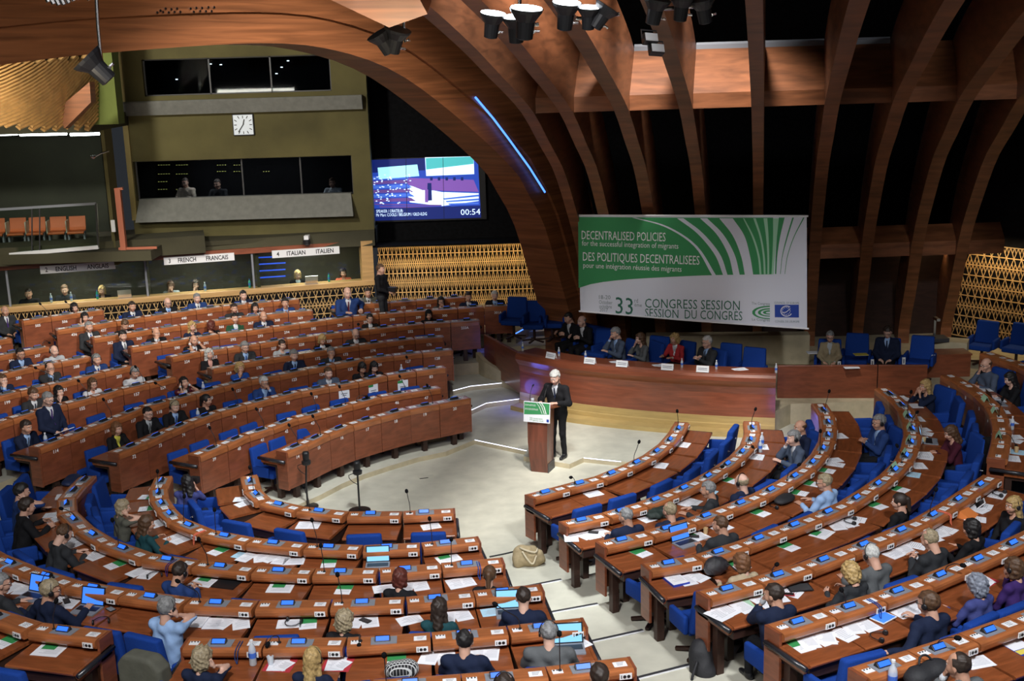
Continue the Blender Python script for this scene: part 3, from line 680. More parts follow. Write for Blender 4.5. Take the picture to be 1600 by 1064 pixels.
def window(i, h, y, mull, label, gm, fm=M_dgrey, th=.03):
    mb = MB(); a, b, c, d = h
    for x in [a+.02, b-.02]+mull: mb.box((x-.02, y, c), (x+.02, y+.05, d))
    mb.box((a, y, c), (b, y+.05, c+.03)).box((a, y, d-.03), (b, y+.05, d))
    o = struct('window_%d' % i, mb, fm, label)
    p = link('pane', MB().box((a, y+.02, c), (b, y+.03, d)).mesh('pane', gm), o)
    return o
window(1, h_up, WY+.12, [w(326, 120)[0], w(422, 120)[0]], 'wide upper control room window in the olive wall', M_glassd)
window(2, h_lo, WY+.2, [w(376, 270)[0], w(468, 270)[0]], 'wide lower control room window with a grey sill', M_glassd)
mb = MB(); z0, z1 = w(400, 172)[2], w(400, 154)[2]
mb.prism([(WY, z1+.02), (WY-.22, z1+.02), (WY-.25, z1-.02), (WY-.16, z0-.05), (WY, z0-.05)], w(187, 170)[0], w(567, 160)[0])
struct('trim_ledge', mb, M_greyw, 'grey concrete ledge below the upper control window')
mb = MB(); a, b = w(217, 330), w(553, 330)
mb.hexa([(a[0]-.02, WY-.35, 3.87), (b[0]+.02, WY-.35, 3.87), (b[0]+.02, WY+.1, 3.87), (a[0]-.02, WY+.1, 3.87), (a[0]+.05, WY-.02, 4.46), (b[0]-.05, WY-.02, 4.46), (b[0]-.05, WY+.2, 4.46), (a[0]+.05, WY+.2, 4.46)])
struct('trim_sill', mb, M_greyw, 'sloping grey sill below the lower control window')
struct('trim_corner', MB().box((xl-.02, WY-.06, 3.9), (xl+.12, WY, 9.6)), mat('yellow_trim', (.33, .25, .09), .7), 'yellowish corner trim at the left edge of the control block')
# screens glowing inside the control room
mb = MB(); random.seed(4)
for bx_, by_, n in ((248, 258, 5), (276, 258, 5), (248, 272, 5), (276, 272, 5), (248, 284, 4), (248, 296, 4), (276, 296, 3), (340, 258, 4), (366, 258, 4), (340, 268, 4), (366, 268, 4), (412, 268, 3)):
    for k in range(n):
        p = w(bx_+4*k, by_-.1*k, WY+2.1); mb.box((p[0]-.02, p[1], p[2]-.006), (p[0]+.02, p[1]+.01, p[2]+.006))
thing('monitor_wall', mb, mat('amber_led', (.7, .7, .2), .4, emit=(.75, .7, .2), es=1.0), 'rows of small amber indicator lights inside the lower control room', 'monitor')
mb = MB()
for px, py in ((329, 100), (345, 101), (450, 95), (276, 124), (440, 105), (432, 115)):
    p = w(px, py, WY+.9); mb.box((p[0]-.03, p[1], p[2]-.012), (p[0]+.03, p[1]+.01, p[2]+.012))
thing('indicator_light', mb, M_tube, 'faint indicator lights inside the upper control room', 'light')
# clock
c = w(380, 195, WY-.06); ck = empty('wall_clock', c, 0, 'square white wall clock with black hands on the olive wall', 'clock')
link('case', MB().box((-.29, 0, -.29), (.29, .06, .29)).mesh('case', M_dgrey, bevel=.03), ck)
link('dial', MB().box((-.26, -.01, -.26), (.26, .0, .26)).mesh('dial', mat('clock_dial', (.75, .8, .85), .4, emit=(.7, .8, .9), es=.15), bevel=.006), ck)
mb = MB()
for i in range(12):
    t = math.pi*i/6; s_ = .235 if i % 3 else .24; k = 1/max(abs(math.sin(t)), abs(math.cos(t))) if i % 3 else 1; k = min(k, 1.12)
    mb.bar((math.sin(t)*.17*k, -.014, math.cos(t)*.17*k), (math.sin(t)*s_*k, -.014, math.cos(t)*s_*k), .02, .006, up=(0, 1, 0))
link('hour_marks', mb.mesh('hour_marks', M_black), ck)
th_ = math.radians(15); tm = math.radians(216)
link('hour_hand', MB().bar((0, -.02, 0), (math.sin(th_)*.15, -.02, math.cos(th_)*.15), .03, .006, up=(0, 1, 0)).mesh('hour_hand', M_black), ck)
link('minute_hand', MB().bar((math.sin(tm)*-.04, -.026, math.cos(tm)*-.04), (math.sin(tm)*.23, -.026, math.cos(tm)*.23), .025, .006, up=(0, 1, 0)).mesh('minute_hand', M_black), ck)
# video wall
Y = 34.0; vs = empty('video_screen', aty(666, 296, Y), 0, 'large lit video screen showing the hall and a 00:54 timer', 'screen')
o0 = aty(666, 296, Y)
def vp(x, y, l=0): return aty(x, y, Y-l)-o0
def vpoly(mb, pix, l, mi=0): mb.add([vp(x, y, l) for x, y in pix], [tuple(range(len(pix)))], mi)
def em(n, c, s=1.0): return mat(n, c, .5, emit=c, es=s)
ME = [em('vs_blue', (.015, .05, .35), .9), em('vs_white', (.62, .8, 1), 1.0), em('vs_purple', (.16, .07, .32), .9), em('vs_dblue', (.004, .012, .11), .9), em('vs_green', (.06, .40, .42), .9), em('vs_seat', (.05, .13, .55), .9), em('vs_wood', (.11, .05, .22), .9), em('vs_cyan', (.35, .75, .9), .9)]
link('frame', MB().box(vp(578, 347, -.1), vp(757, 243, .0)).mesh('frame', M_black), vs)
mb = MB(); vpoly(mb, [(580, 250), (746.5, 244), (751.5, 340), (586, 345)], .01, 0)
vpoly(mb, [(580, 250), (664, 247), (664, 266), (581, 270)], .014, 3); vpoly(mb, [(664, 246), (740, 244.3), (741, 272), (666, 275)], .014, 1); vpoly(mb, [(665, 247), (740, 244.6), (740, 256), (690, 262), (666, 265)], .018, 4)
vpoly(mb, [(590, 262), (652, 257), (655, 275), (592, 280)], .018, 7)
vpoly(mb, [(637, 278), (740, 281), (748, 300), (660, 297), (637, 288)], .016, 2); vpoly(mb, [(640, 290), (690, 300), (748, 302), (748, 314), (690, 322), (640, 316)], .015, 1)
for k in range(6): vpoly(mb, [(582, 276+7*k), (632+2*k, 274+7*k), (640+2*k, 279+7*k), (583, 281+7*k)], .017, 6 if k % 2 else 5)
for k in range(4): vpoly(mb, [(584+8*k, 318+4*k), (690, 320+3*k), (690, 322+3*k), (586+8*k, 320+4*k)], .018, 6); vpoly(mb, [(692+4*k, 318+4*k-8), (748, 304+6*k), (748, 307+6*k), (694+4*k, 320+4*k-8)], .018, 5)
random.seed(8)
for k in range(70):
    x, y = random.uniform(583, 640), random.uniform(272, 318); vpoly(mb, [(x, y), (x+2.4, y), (x+2.4, y+1.4), (x, y+1.4)], .02, 1)
for k in range(5): vpoly(mb, [(672+12*k, 277), (676+12*k, 277), (676+12*k, 282), (672+12*k, 282)], .02, 3)
vpoly(mb, [(668, 286), (674, 286), (675, 313), (667, 314)], .021, 3); vpoly(mb, [(664, 296), (669, 296), (669, 316), (664, 316)], .022, 2)
vpoly(mb, [(584.5, 326), (751, 321), (751.7, 340), (586, 345)], .019, 3)
link('picture', mb.mesh('picture', ME, fix=False), vs)
mb = MB()
def vtext(s, x0, y0, x1, y1, h):
    a, b = vp(x0, y0, .026), vp(x1, y1, .026); put_text(mb, s, a, b-a, (0, 0, h/56/.73), 0, fit=np.linalg.norm(b-a))
vtext('SPEAKER / ORATEUR:', 588, 332.5, 630, 331.5, 5); vtext('Mr Marc COOLS / BELGIUM / GILD-ILDG', 588, 338.5, 667, 336.3, 5); link('caption', mb.mesh('caption', ME[1], fix=False), vs); mb = MB(); vtext('00:54', 720, 336, 750.5, 335, 9.5); link('timer', mb.mesh('timer', ME[1], fix=False), vs)
mb = MB()
for x in (634, 692): mb.bar(vp(x, 246, .024), vp(x+2, 342, .024), .012, .004)
link('panel_seam', mb.mesh('panel_seam', M_black), vs)
area(tuple(aty(666, 296, 33.7)), tuple(aty(666, 420, 25)), 6, 2.8, 1.6, (.4, .6, 1), 'video_screen_light')

p_ = w(380, 255, WY+1.2); area((p_[0], p_[1], p_[2]+.05), (p_[0], p_[1]+.3, 4.4), 40, 3.5, .4, (1, .95, .85), 'control_room_light')  # added light so the figures behind the lower window show
# ---- lattice panels
def lattice(x0, x1, z0, z1, y, cw=.118, ch=.27, O=None, ax=None, bw=.016):
    """wooden lattice of stretched crosses between horizontal rails; ax: horizontal direction"""
    mb = MB(); n = max(1, round((x1-x0)/cw)); m = max(1, round((z1-z0)/ch)); cw = (x1-x0)/n; ch = (z1-z0)/m
    for j in range(m+1): mb.box((x0, y-.03, z0+j*ch-.011), (x1, y, z0+j*ch+.011))
    for j in range(m):
        for i in range(n):
            a, b = x0+i*cw, x0+(i+1)*cw; c, d = z0+j*ch, z0+(j+1)*ch; c, d = (c, d) if j % 2 else (d, c); mx = (a+b)/2
            mb.bar((a, y-.018, c), (mx, y-.018, d), bw, .012, up=(0, 1, 0)); mb.bar((mx, y-.012, d), (b, y-.012, c), bw, .012, up=(0, 1, 0))
            mb.bar((mx, y-.022, c), (a+.3*cw, y-.022, (c+d)/2), bw, .012, up=(0, 1, 0)); mb.bar((mx, y-.008, c), (b-.3*cw, y-.008, (c+d)/2), bw, .012, up=(0, 1, 0))
    return mb
o = struct('wall_lattice', lattice(-3.72, 2.3, .95, 2.86, 33.98), M_lat, 'pale wooden lattice wall under the video screen')
area((-1.0, 33.2, 2.90), (-1.0, 33.95, 1.2), 42, 5.4, .12, (1, .78, .42), 'lattice_strip_light')
struct('wall_strip_cover', MB().box((-3.75, 33.15, 2.92), (2.4, 34.3, 2.97)), M_blackm, 'dark soffit above the lattice wall')
A0 = np.array([13.05, 30.45]); A1 = np.array([-3.75, 33.0]); A0 = np.array([-14.6, 30.13])
bt = A1-A0; BL = np.linalg.norm(bt); bt /= BL; brz = math.atan2(bt[1], bt[0]); bn_ = np.array([bt[1], -bt[0]])     # toward the hall
def BPT(px, py, off=0):      # point of the booth front plane
    return atp(px, py, (*(A1+bn_*off), 0), (*bn_, 0))
def bs(p): return float(np.dot(np.array(p)[:2]-A0, bt))
def bobj(name, mb, m, label, **k):
    o = struct(name, mb, m, label, **k); o.location = (*A0, 0); o.rotation_euler = (0, 0, brz); return o
bobj('wall_lattice_booth', lattice(0, BL, .75, 1.95, -.02, .19, .24), M_lat, 'pale wooden lattice below the interpreters counter')
bobj('wall_booth_front', MB().box((0, .0, 0), (BL, .1, 1.95)), M_blackm, 'dark board behind the lattice below the booths')
bobj('trim_counter', MB().box((0, -.12, 1.93), (BL, .30, 2.07)), M_ltwood, 'long light wood counter of the interpreters booths', bevel=.01)
bobj('wall_booth_back', MB().box((0, 1.9, .5), (BL, 2.0, 3.6)), mat('booth_wall', (.07, .065, .045), .8, var=.3, bump=(3, .1, .02)), 'dim back wall of the interpreters booths')
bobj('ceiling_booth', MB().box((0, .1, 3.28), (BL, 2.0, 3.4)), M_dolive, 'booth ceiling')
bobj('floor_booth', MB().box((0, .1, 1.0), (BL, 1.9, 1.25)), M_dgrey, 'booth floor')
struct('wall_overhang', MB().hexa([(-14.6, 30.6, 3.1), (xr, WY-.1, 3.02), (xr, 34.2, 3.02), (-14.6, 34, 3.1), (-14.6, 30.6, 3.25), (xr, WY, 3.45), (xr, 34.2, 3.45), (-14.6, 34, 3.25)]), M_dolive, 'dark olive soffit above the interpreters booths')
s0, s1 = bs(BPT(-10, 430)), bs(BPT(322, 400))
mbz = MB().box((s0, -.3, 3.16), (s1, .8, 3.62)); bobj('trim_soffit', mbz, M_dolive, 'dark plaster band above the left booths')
bobj('trim_head', MB().box((0, -.04, 3.02), (BL-.2, .1, 3.16)), M_panel, 'reddish wood head rail above the booth windows')
bobj('trim_jamb', MB().box((BL-.32, -.10, 1.95), (BL, .3, 3.16)), M_ltwood, 'light wood jamb at the right end of the booths')
bw_ = struct('window_3', MB().box((0, .02, 3.0), (BL-.3, .08, 3.03)), M_dgrey, 'long glazed front of the interpreters booths'); bw_.location = (*A0, 0); bw_.rotation_euler = (0, 0, brz)
link('pane', MB().box((0, .04, 2.07), (BL-.3, .052, 3.02)).mesh('pane', M_glass), bw_)
for px in (10, 228, 396): s = bs(BPT(px, 430)); link('mullion', MB().box((s-.025, .02, 2.07), (s+.025, .09, 3.02)).mesh('mullion', M_grey), bw_)
for px in (228, 404): s = bs(BPT(px, 430)); bobj('wall_booth_divider', MB().box((s-.04, .1, 1.2), (s+.04, 1.9, 3.3)), M_dolive, 'divider between two interpreters booths')
for s_, x0, y0, x1, y1 in (('2    ENGLISH     ANGLAIS', 63, 422, 180, 413.5), ('3    FRENCH     FRANCAIS', 256, 408, 366, 400.5), ('4    ITALIAN     ITALIEN', 425, 397.5, 530, 390)):
    a, b = BPT(x0, y0, .06), BPT(x1, y1, .06); sa, sb = bs(a), bs(b); zc = (a[2]+b[2])/2
    sg = empty('booth_sign', (*A0, 0), brz, 'white booth sign reading %s over the interpreters window' % ' '.join(s_.split()), 'sign', 'booth language signs')
    link('board', MB().box((sa, -.10, zc-.10), (sb, -.05, zc+.10)).mesh('board', M_white), sg)
    mb = MB(); put_text(mb, s_.split('    ')[0]+'     '+'       '.join(s_.split()[1:]), (sa+.12, -.103, zc-.055), (1, 0, 0), (0, 0, .165), 0, fit=sb-sa-.28, bold=.02); link('lettering', mb.mesh('lettering', M_black, fix=False), sg)
for px, wt in ((110, 28), (310, 28), (480, 30)):
    p = BPT(px, 405, -.45); area((p[0], p[1], 2.97), (p[0], p[1]+.1, 2), wt, 1.2, .3, (1, .93, .8), 'booth_lamp')
mb = MB()
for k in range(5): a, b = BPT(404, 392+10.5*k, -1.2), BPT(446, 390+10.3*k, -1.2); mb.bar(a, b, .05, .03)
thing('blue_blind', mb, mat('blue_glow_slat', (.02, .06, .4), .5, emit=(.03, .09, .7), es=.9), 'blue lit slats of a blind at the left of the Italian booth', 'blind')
p = BPT(204, 406, -1.5); thing('exit_sign', MB().box((-.16, -.02, -.06), (.16, .02, .06)), mat('exit_glow', (.3, .7, .7), .5, emit=(.35, .75, .75), es=.9), 'small lit pale green sign inside the English booth', 'sign', loc=p, rz=brz)

# ---- far left: slatted ceiling, tube lamps, balcony with orange seats
TL, TR, BR_, BL_ = aty(-12, 88, 24), aty(152, 78, 30), aty(152, 206, 30), aty(-12, 200, 25)
struct('wall_slat_backing', MB().plate([p_+np.array([0, 1.4, .1]) for p_ in (TL, TR, BR_, BL_)], (0, .3, .1)), M_blackm, 'dark backing of the slatted timber ceiling')
mb = MB(); n = 30
def quad(u, v): return (TL*(1-u)+TR*u)*(1-v)+(BL_*(1-u)+BR_*u)*v
for k in range(-22, 23):
    pts = []
    for t in np.linspace(0, 1, 10):
        u = t; v = (k+.5)/20+.95-1.0*t-.25*t*(1-t)*0+.12*math.sin(math.pi*t)
        if 0 <= v <= 1: pts.append(quad(u, v)+np.array([0, -.06, 0]))
    for a, b in zip(pts[:-1], pts[1:]): mb.bar(a, b, .11, .05, up=(0, 1, 0))
struct('ceiling_slats', mb, mat('pale_slat_wood', (.52, .30, .11), .5, wood=(3, 3, 3), var=.2), 'pale timber slats of the curved ceiling at far left')
area(tuple(aty(60, 196, 23.0)), tuple(aty(70, 120, 27)), 150, 3, .3, (1, .9, .72), 'slat_uplight')
mb = MB().plate([aty(x, y, 28.0) for x, y in ((88, 172), (140, 128), (142, 160), (101, 201))], (0, .35, 0)); struct('beam_bracket', mb, M_ribx, 'wooden bracket end under the slatted ceiling')
mb = MB().box((aty(138, 140, 30)[0], 30.0, aty(150, 195, 30)[2]), (aty(180, 140, 30)[0], 30.5, 9.5)); struct('pillar_green', mb, mat('green_wall', (.12, .15, .03), .85, bump=(3, .3, .04), var=.2), 'green plaster pillar at the left of the control block')
mb = MB().box((aty(150, 140, 31)[0], 31.0, 3.0), (xl+.1, 31.6, 7.0)); struct('pillar_olive', mb, M_olive, 'olive wall end beside the balcony')
struct('wall_recess', MB().box((-16, 33.4, 2.8), (aty(158, 300, 33)[0], 33.6, 7)), mat('dark_green_wall', (.03, .035, .022), .85, var=.2, bump=(3, .2, .03)), 'dark green back wall of the balcony recess')
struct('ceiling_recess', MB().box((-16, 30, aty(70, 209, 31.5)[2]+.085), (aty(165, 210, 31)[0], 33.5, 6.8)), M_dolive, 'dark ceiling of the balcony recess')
for i, (xa, xb, nm) in enumerate(((-14, 27, 'left'), (31, 104, 'middle'), (110, 155, 'right'))):
    a, b = aty(xa, 210, 31.5), aty(xb, 208.5, 31.5); tl = empty('tube_lamp', (a+b)/2, 0, '%s one of three white fluorescent tubes over the balcony' % nm, 'lamp', 'fluorescent tubes over the balcony')
    link('tube', MB().tube([a-(a+b)/2, b-(a+b)/2], .045, 8).mesh('tube', M_tube), tl); link('holder', MB().box(((a-b)[0]/2-.02, -.05, .03), ((b-a)[0]/2+.02, .05, .09)).mesh('holder', M_grey), tl)
ay = 31.3; zb = aty(60, 388, ay)[2]
struct('floor_balcony', MB().box((-16, 30.3, zb-.25), (aty(246, 370, 31)[0], 33.0, zb)), M_dolive, 'olive floor slab of the balcony')
seat_p = MB(); 
def shell():
    mb = MB(); prof = [(.22, .36), (.24, .40), (.0, .40), (-.18, .42), (-.235, .50), (-.27, .66), (-.30, .82), (-.285, .83), (-.25, .66), (-.215, .52), (-.16, .445), (0, .425), (.2, .425)]
    mb.prism([(-y, z) for y, z in prof], -.24, .24); return mb.mesh('shell', M_orseat, bevel=.015)
SH = shell(); FT = MB().box((-.25, -.1, 0), (-.20, .1, .42)).box((.20, -.1, 0), (.25, .1, .42)).box((-.25, -.04, .34), (.25, .04, .40)).mesh('support', M_grey); ARM = MB().box((-.27, -.2, .40), (-.24, .2, .75)).mesh('side_panel', mat('cream_panel', (.5, .48, .38), .6))
for i, (px, py) in enumerate(((25, 352), (55, 349), (88, 347), (118, 345), (-8, 355))):
    p = aty(px, py, 31.6)
    r = empty('balcony_seat', (p[0], p[1], zb), 0.15, 'orange shell seat on the balcony, %s from the left of the balcony row' % ORD[i+2 if i < 4 else 1], 'seat', 'orange balcony seats', scale=(.86, .86, .9))
    link('shell', SH, r); link('support', FT, r); link('side_panel', ARM, r)
rl = empty('glass_railing', aty(70, 390, 30.4), 0, 'glass balustrade with white rails in front of the orange balcony seats', 'railing')
ro = aty(70, 390, 30.4)
a, b, c_, d_ = [aty(x, y, 30.4)-ro for x, y in ((-12, 400), (154, 386), (150, 318), (-12, 328))]
link('bottom_rail', MB().bar(a, b, .09, .09).mesh('bottom_rail', M_white), rl); link('top_rail', MB().bar(d_, c_, .05, .06).mesh('top_rail', M_grey), rl)
link('glass_sheet', MB().plate([a, b, c_, d_], (0, .012, 0)).mesh('glass_sheet', M_glassr), rl); link('post', MB().bar(b, c_, .05, .05).mesh('post', M_chrome), rl)
for px in (50, 62): q = [aty(px, y, 30.4)-ro for y in (396, 322)]; link('post', MB().bar(q[0], q[1], .025, .025).mesh('post', M_dgrey), rl)
p = [aty(x, y, 30.6) for x, y in ((184, 295), (191, 362))]; p[1][2] = zb; mb = MB().bar(p[1], p[0], .14, .14); mb.bar((*aty(183, 363, 30.6)[:2], zb+.03), (*aty(243, 364, 30.6)[:2], zb+.03), .05, .06); mb.bar(aty(179, 296, 30.6), aty(192, 294.5, 30.6), .08, .06)
thing('gate_post', mb, mat('salmon_paint', (.42, .13, .07), .6), 'salmon painted upright post with a foot rail beside the balcony', 'post')
mb = MB().tube([aty(148, 245, 30), aty(157, 240, 30), aty(170, 236, 30)], .02, 6); mb.lathe([(.02, -.05), (.075, 0), (.075, .03)], 10, aty(146, 245, 30)); thing('reading_lamp', mb, M_chrome, 'small chrome arm lamp on the olive wall end left of the control block', 'lamp')
p = aty(177, 353, 30.8); thing('wall_switch', MB().box((-.05, -.02, -.15), (.05, .02, .15)), M_white, 'pale narrow wall plate left of the salmon post', 'switch', loc=p)

# right-hand lattice and far right
LA, LB = aty(1490, 480, 30.2), aty(1640, 480, 28.2); lv = (LB-LA)[:2]; ll = np.linalg.norm(lv); zt = aty(1560, 385, 29.3)[2]
o = struct('wall_lattice_right', lattice(-.3, ll+.3, .7, zt, 0, .2, .27), M_lat, 'pale wooden lattice wall at the far right'); o.location = (LA[0], LA[1], 0); o.rotation_euler = (0, 0, math.atan2(lv[1], lv[0]))
o = struct('wall_lattice_right_back', MB().box((-.3, .02, 0), (ll+.5, .15, zt+6)), M_blackm, 'dark wall behind and above the right lattice'); o.location = (LA[0], LA[1], 0); o.rotation_euler = (0, 0, math.atan2(lv[1], lv[0]))
pm = (LA+LB)/2; nn = np.array([lv[1], -lv[0]])/ll; area((pm[0]+nn[0]*.6, pm[1]+nn[1]*.6, zt+.02), (pm[0], pm[1], 1.6), 26, 3, .12, (1, .78, .45), 'lattice_strip_light')

# ------------------------------------------------------------------ stage lamps under the ceiling
LH = MB().lathe([(.05, -.22), (.075, -.21), (.085, -.06), (.14, .02), (.15, .05)], 16).mesh('housing', M_black, smooth=False)
LG = MB().lathe([(.0, .045), (.138, .046), (.138, .058), (0, .062)], 16).mesh('lens', M_glow)
LBk = MB().tube([(0, 0, -.2), (.09, 0, -.14), (.13, 0, -.14)], .014, 6).mesh('bracket', M_chrome)
def stage_lamp(px, py, D, tilt, label, sc=1.0, rz=0, lit=True):
    r = empty('stage_lamp', aty(px, py, D), 0, label, 'lamp', 'stage lamps under the ceiling', scale=(sc,)*3); r.rotation_euler = (tilt[0], tilt[1], rz)
    link('housing', LH, r); link('bracket', LBk, r)
    if lit: link('lens', LG, r)
for px, py, D, t, s_, lb in ((770, 28, 13, (.22, .15), .95, 'lit lamp, leftmost of the row at top centre'), (806, 34, 13, (.22, .0), 1.0, 'lit lamp beside the leftmost of the top row'), (822, 22, 12.6, (.22, .1), 1.15, 'lit lamp above the second cluster at top centre'),
        (885, 12, 13, (.25, .1), 1.05, 'large lit lamp, left of the middle cluster'), (920, 18, 13, (.22, .05), .85, 'small lit lamp, centre of the middle cluster'), (946, 16, 13, (.1, .6), .95, 'dark lamp, right of the middle cluster'),
        (1026, 6, 12.6, (.2, .2), .95, 'dark lamp, left of the right cluster'), (1066, 2, 12.6, (.22, .1), .9, 'lit lamp, centre of the right cluster'), (1098, 6, 12.6, (.2, -.2), .9, 'dark lamp, right of the right cluster'),
        (594, 58, 14, (.25, -.5), .95, 'black lamp hanging left of the pair under the arch panel'), (620, 52, 14, (.25, .3), 1.05, 'black lamp hanging right of the pair under the arch panel'), (141, 96, 14, (.2, -.7), 1.3, 'black lamp on the long rod at upper left')):
    stage_lamp(px, py, D, t, lb, s_, lit='dark' not in lb and 'black' not in lb)
def rod(pix, D, r, label, nm='lamp_rod', m=M_chrome): thing(nm, MB().tube([aty(x, y, D) for x, y in pix], r, 8), m, label, 'rod')
rod(((150, -12), (153, 40), (158, 92), (163, 108)), 14.1, .022, 'long steel rod carrying the black lamp at upper left')
rod(((629, -12), (631, 40), (633, 66), (640, 62)), 14.1, .02, 'steel rod carrying the lamp pair under the arch panel')
rod(((812, -12), (812, 18), (812, 40), (842, 38)), 13.15, .02, 'steel bar carrying the lamps at top centre')
rod(((900, 28), (905, 29), (968, 22)), 13.1, .02, 'steel bar carrying the middle lamp cluster')
rod(((1035, 14), (1060, 12), (1112, 8)), 12.7, .02, 'steel bar carrying the right lamp cluster')
for i, (px, py) in enumerate(((1018, 58), (1028, 75))):
    p = aty(px, py, 15); f = empty('floodlight', p, .3, '%s of two small square floodlights on a vault rib' % ('upper', 'lower')[i], 'lamp', 'small floodlights'); f.rotation_euler = (-.5, .1, .3)
    link('body', MB().box((-.09, 0, -.06), (.09, .1, .06)).mesh('body', M_black, bevel=.01), f); link('glass_face', MB().box((-.08, -.01, -.05), (.08, 0, .05)).mesh('glass_face', M_white), f); link('yoke', MB().tube([(-.1, .05, 0), (-.1, .05, .12), (.1, .05, .12), (.1, .05, 0)], .01, 6).mesh('yoke', M_dgrey), f)
mb = MB()
for k in range(9): mb.tube([aty(64+8*k+6*j, -14+(13+5*math.sin(k*.7))*j*.5+(4 if j == 2 else 0), 12) for j in range(3)], .022, 6)
thing('ceiling_reflector', mb, M_chrome, 'bright fluted chrome reflector lamp cut by the top edge at left', 'lamp')
p = aty(479, 376, 32.4); cmr = empty('ceiling_camera', p, 0, 'small black and white camera above the Italian booth', 'camera'); link('body', MB().lathe([(.05, -.12), (.1, -.1), (.1, 0), (.06, .03)], 12).mesh('body', M_black), cmr); link('bracket', MB().box((-.06, -.05, .03), (.06, .3, .13)).mesh('bracket', M_white), cmr)

# ------------------------------------------------------------------ chairs (built facing +y, origin on the floor)
def rbox(lo, hi, bev, name, m, fn=None, seg=3):
    mb = MB().box(lo, hi); me = mb.mesh(name, m, bevel=bev, seg=seg, smooth=True)
    if fn:
        for v in me.vertices: v.co = fn(v.co)
    return me
def backfn(c):
    t = (c.z-.42)/.56; return Vector((c.x*(1-.10*t)+0, c.y-.09*t+(.03*(1-(c.x/.27)**2)*-1), c.z))
CH_SEAT = rbox((-.26, -.22, .36), (.26, .26, .48), .035, 'seat', M_blue)
CH_BACK = rbox((-.275, -.30, .42), (.275, -.19, .98), .035, 'backrest', M_blue, backfn)
_ms = MB().box((-.004, -.192, .46), (.004, -.188, .95)); CH_SEAM = _ms.mesh('seam', M_black)
for v in CH_SEAM.vertices: v.co = backfn(v.co)
CH_ARM = rbox((-.035, -.24, .40), (.035, .18, .64), .028, 'armrest', M_blue, lambda c: Vector((c.x, c.y, c.z-.10*max(0, (c.y+.05))*(c.z > .5))))
_b = MB().lathe([(.035, .06), (.035, .36)], 10)
for i in range(5):
    a = 2*math.pi*i/5; _b.bar((0, 0, .07), (math.cos(a)*.30, math.sin(a)*.30, .035), .05, .035)
CH_BASE = _b.mesh('pedestal', M_dark)
CH_HOOK = MB().lathe([(.022, 0), (.022, .012), (.008, .014), (.008, .04)], 8, (0, -.37, .78), 0, Matrix.Rotation(math.pi/2, 4, 'X')).mesh('back_hook', M_chrome)
CHAIRS = []
def chair(loc, face, label, group, sc=1.0):
    r = empty('armchair', loc, face-math.pi/2, label, 'chair', group, scale=(sc,)*3)
    link('seat', CH_SEAT, r); b = link('backrest', CH_BACK, r); link('back_seam', CH_SEAM, b); link('back_hook', CH_HOOK, b)
    link('armrest', CH_ARM, r, (-.30, 0, 0)); link('armrest', CH_ARM, r, (.30, 0, 0)); link('pedestal', CH_BASE, r)
    CHAIRS.append(r); return r
random.seed(11)
CHAIR_DY = {'A': .74, 'B': .84, 'BL': .86, 'C': .86, 'U': .86, 'V': .86}
for u in ALLU:
    off = CHAIR_DY[u['blk']]+random.uniform(-.05, .04); p = u['m']+u['n']*off+u['x']*random.uniform(-.04, .04)
    face = math.atan2(-u['n'][1], -u['n'][0])+random.uniform(-.12, .12)
    u['chair'] = chair((*p, u['floor']), face, 'blue fabric armchair at '+u['where'], 'blue armchairs at the desks', .87 if u['blk'] == 'A' else 1.06)

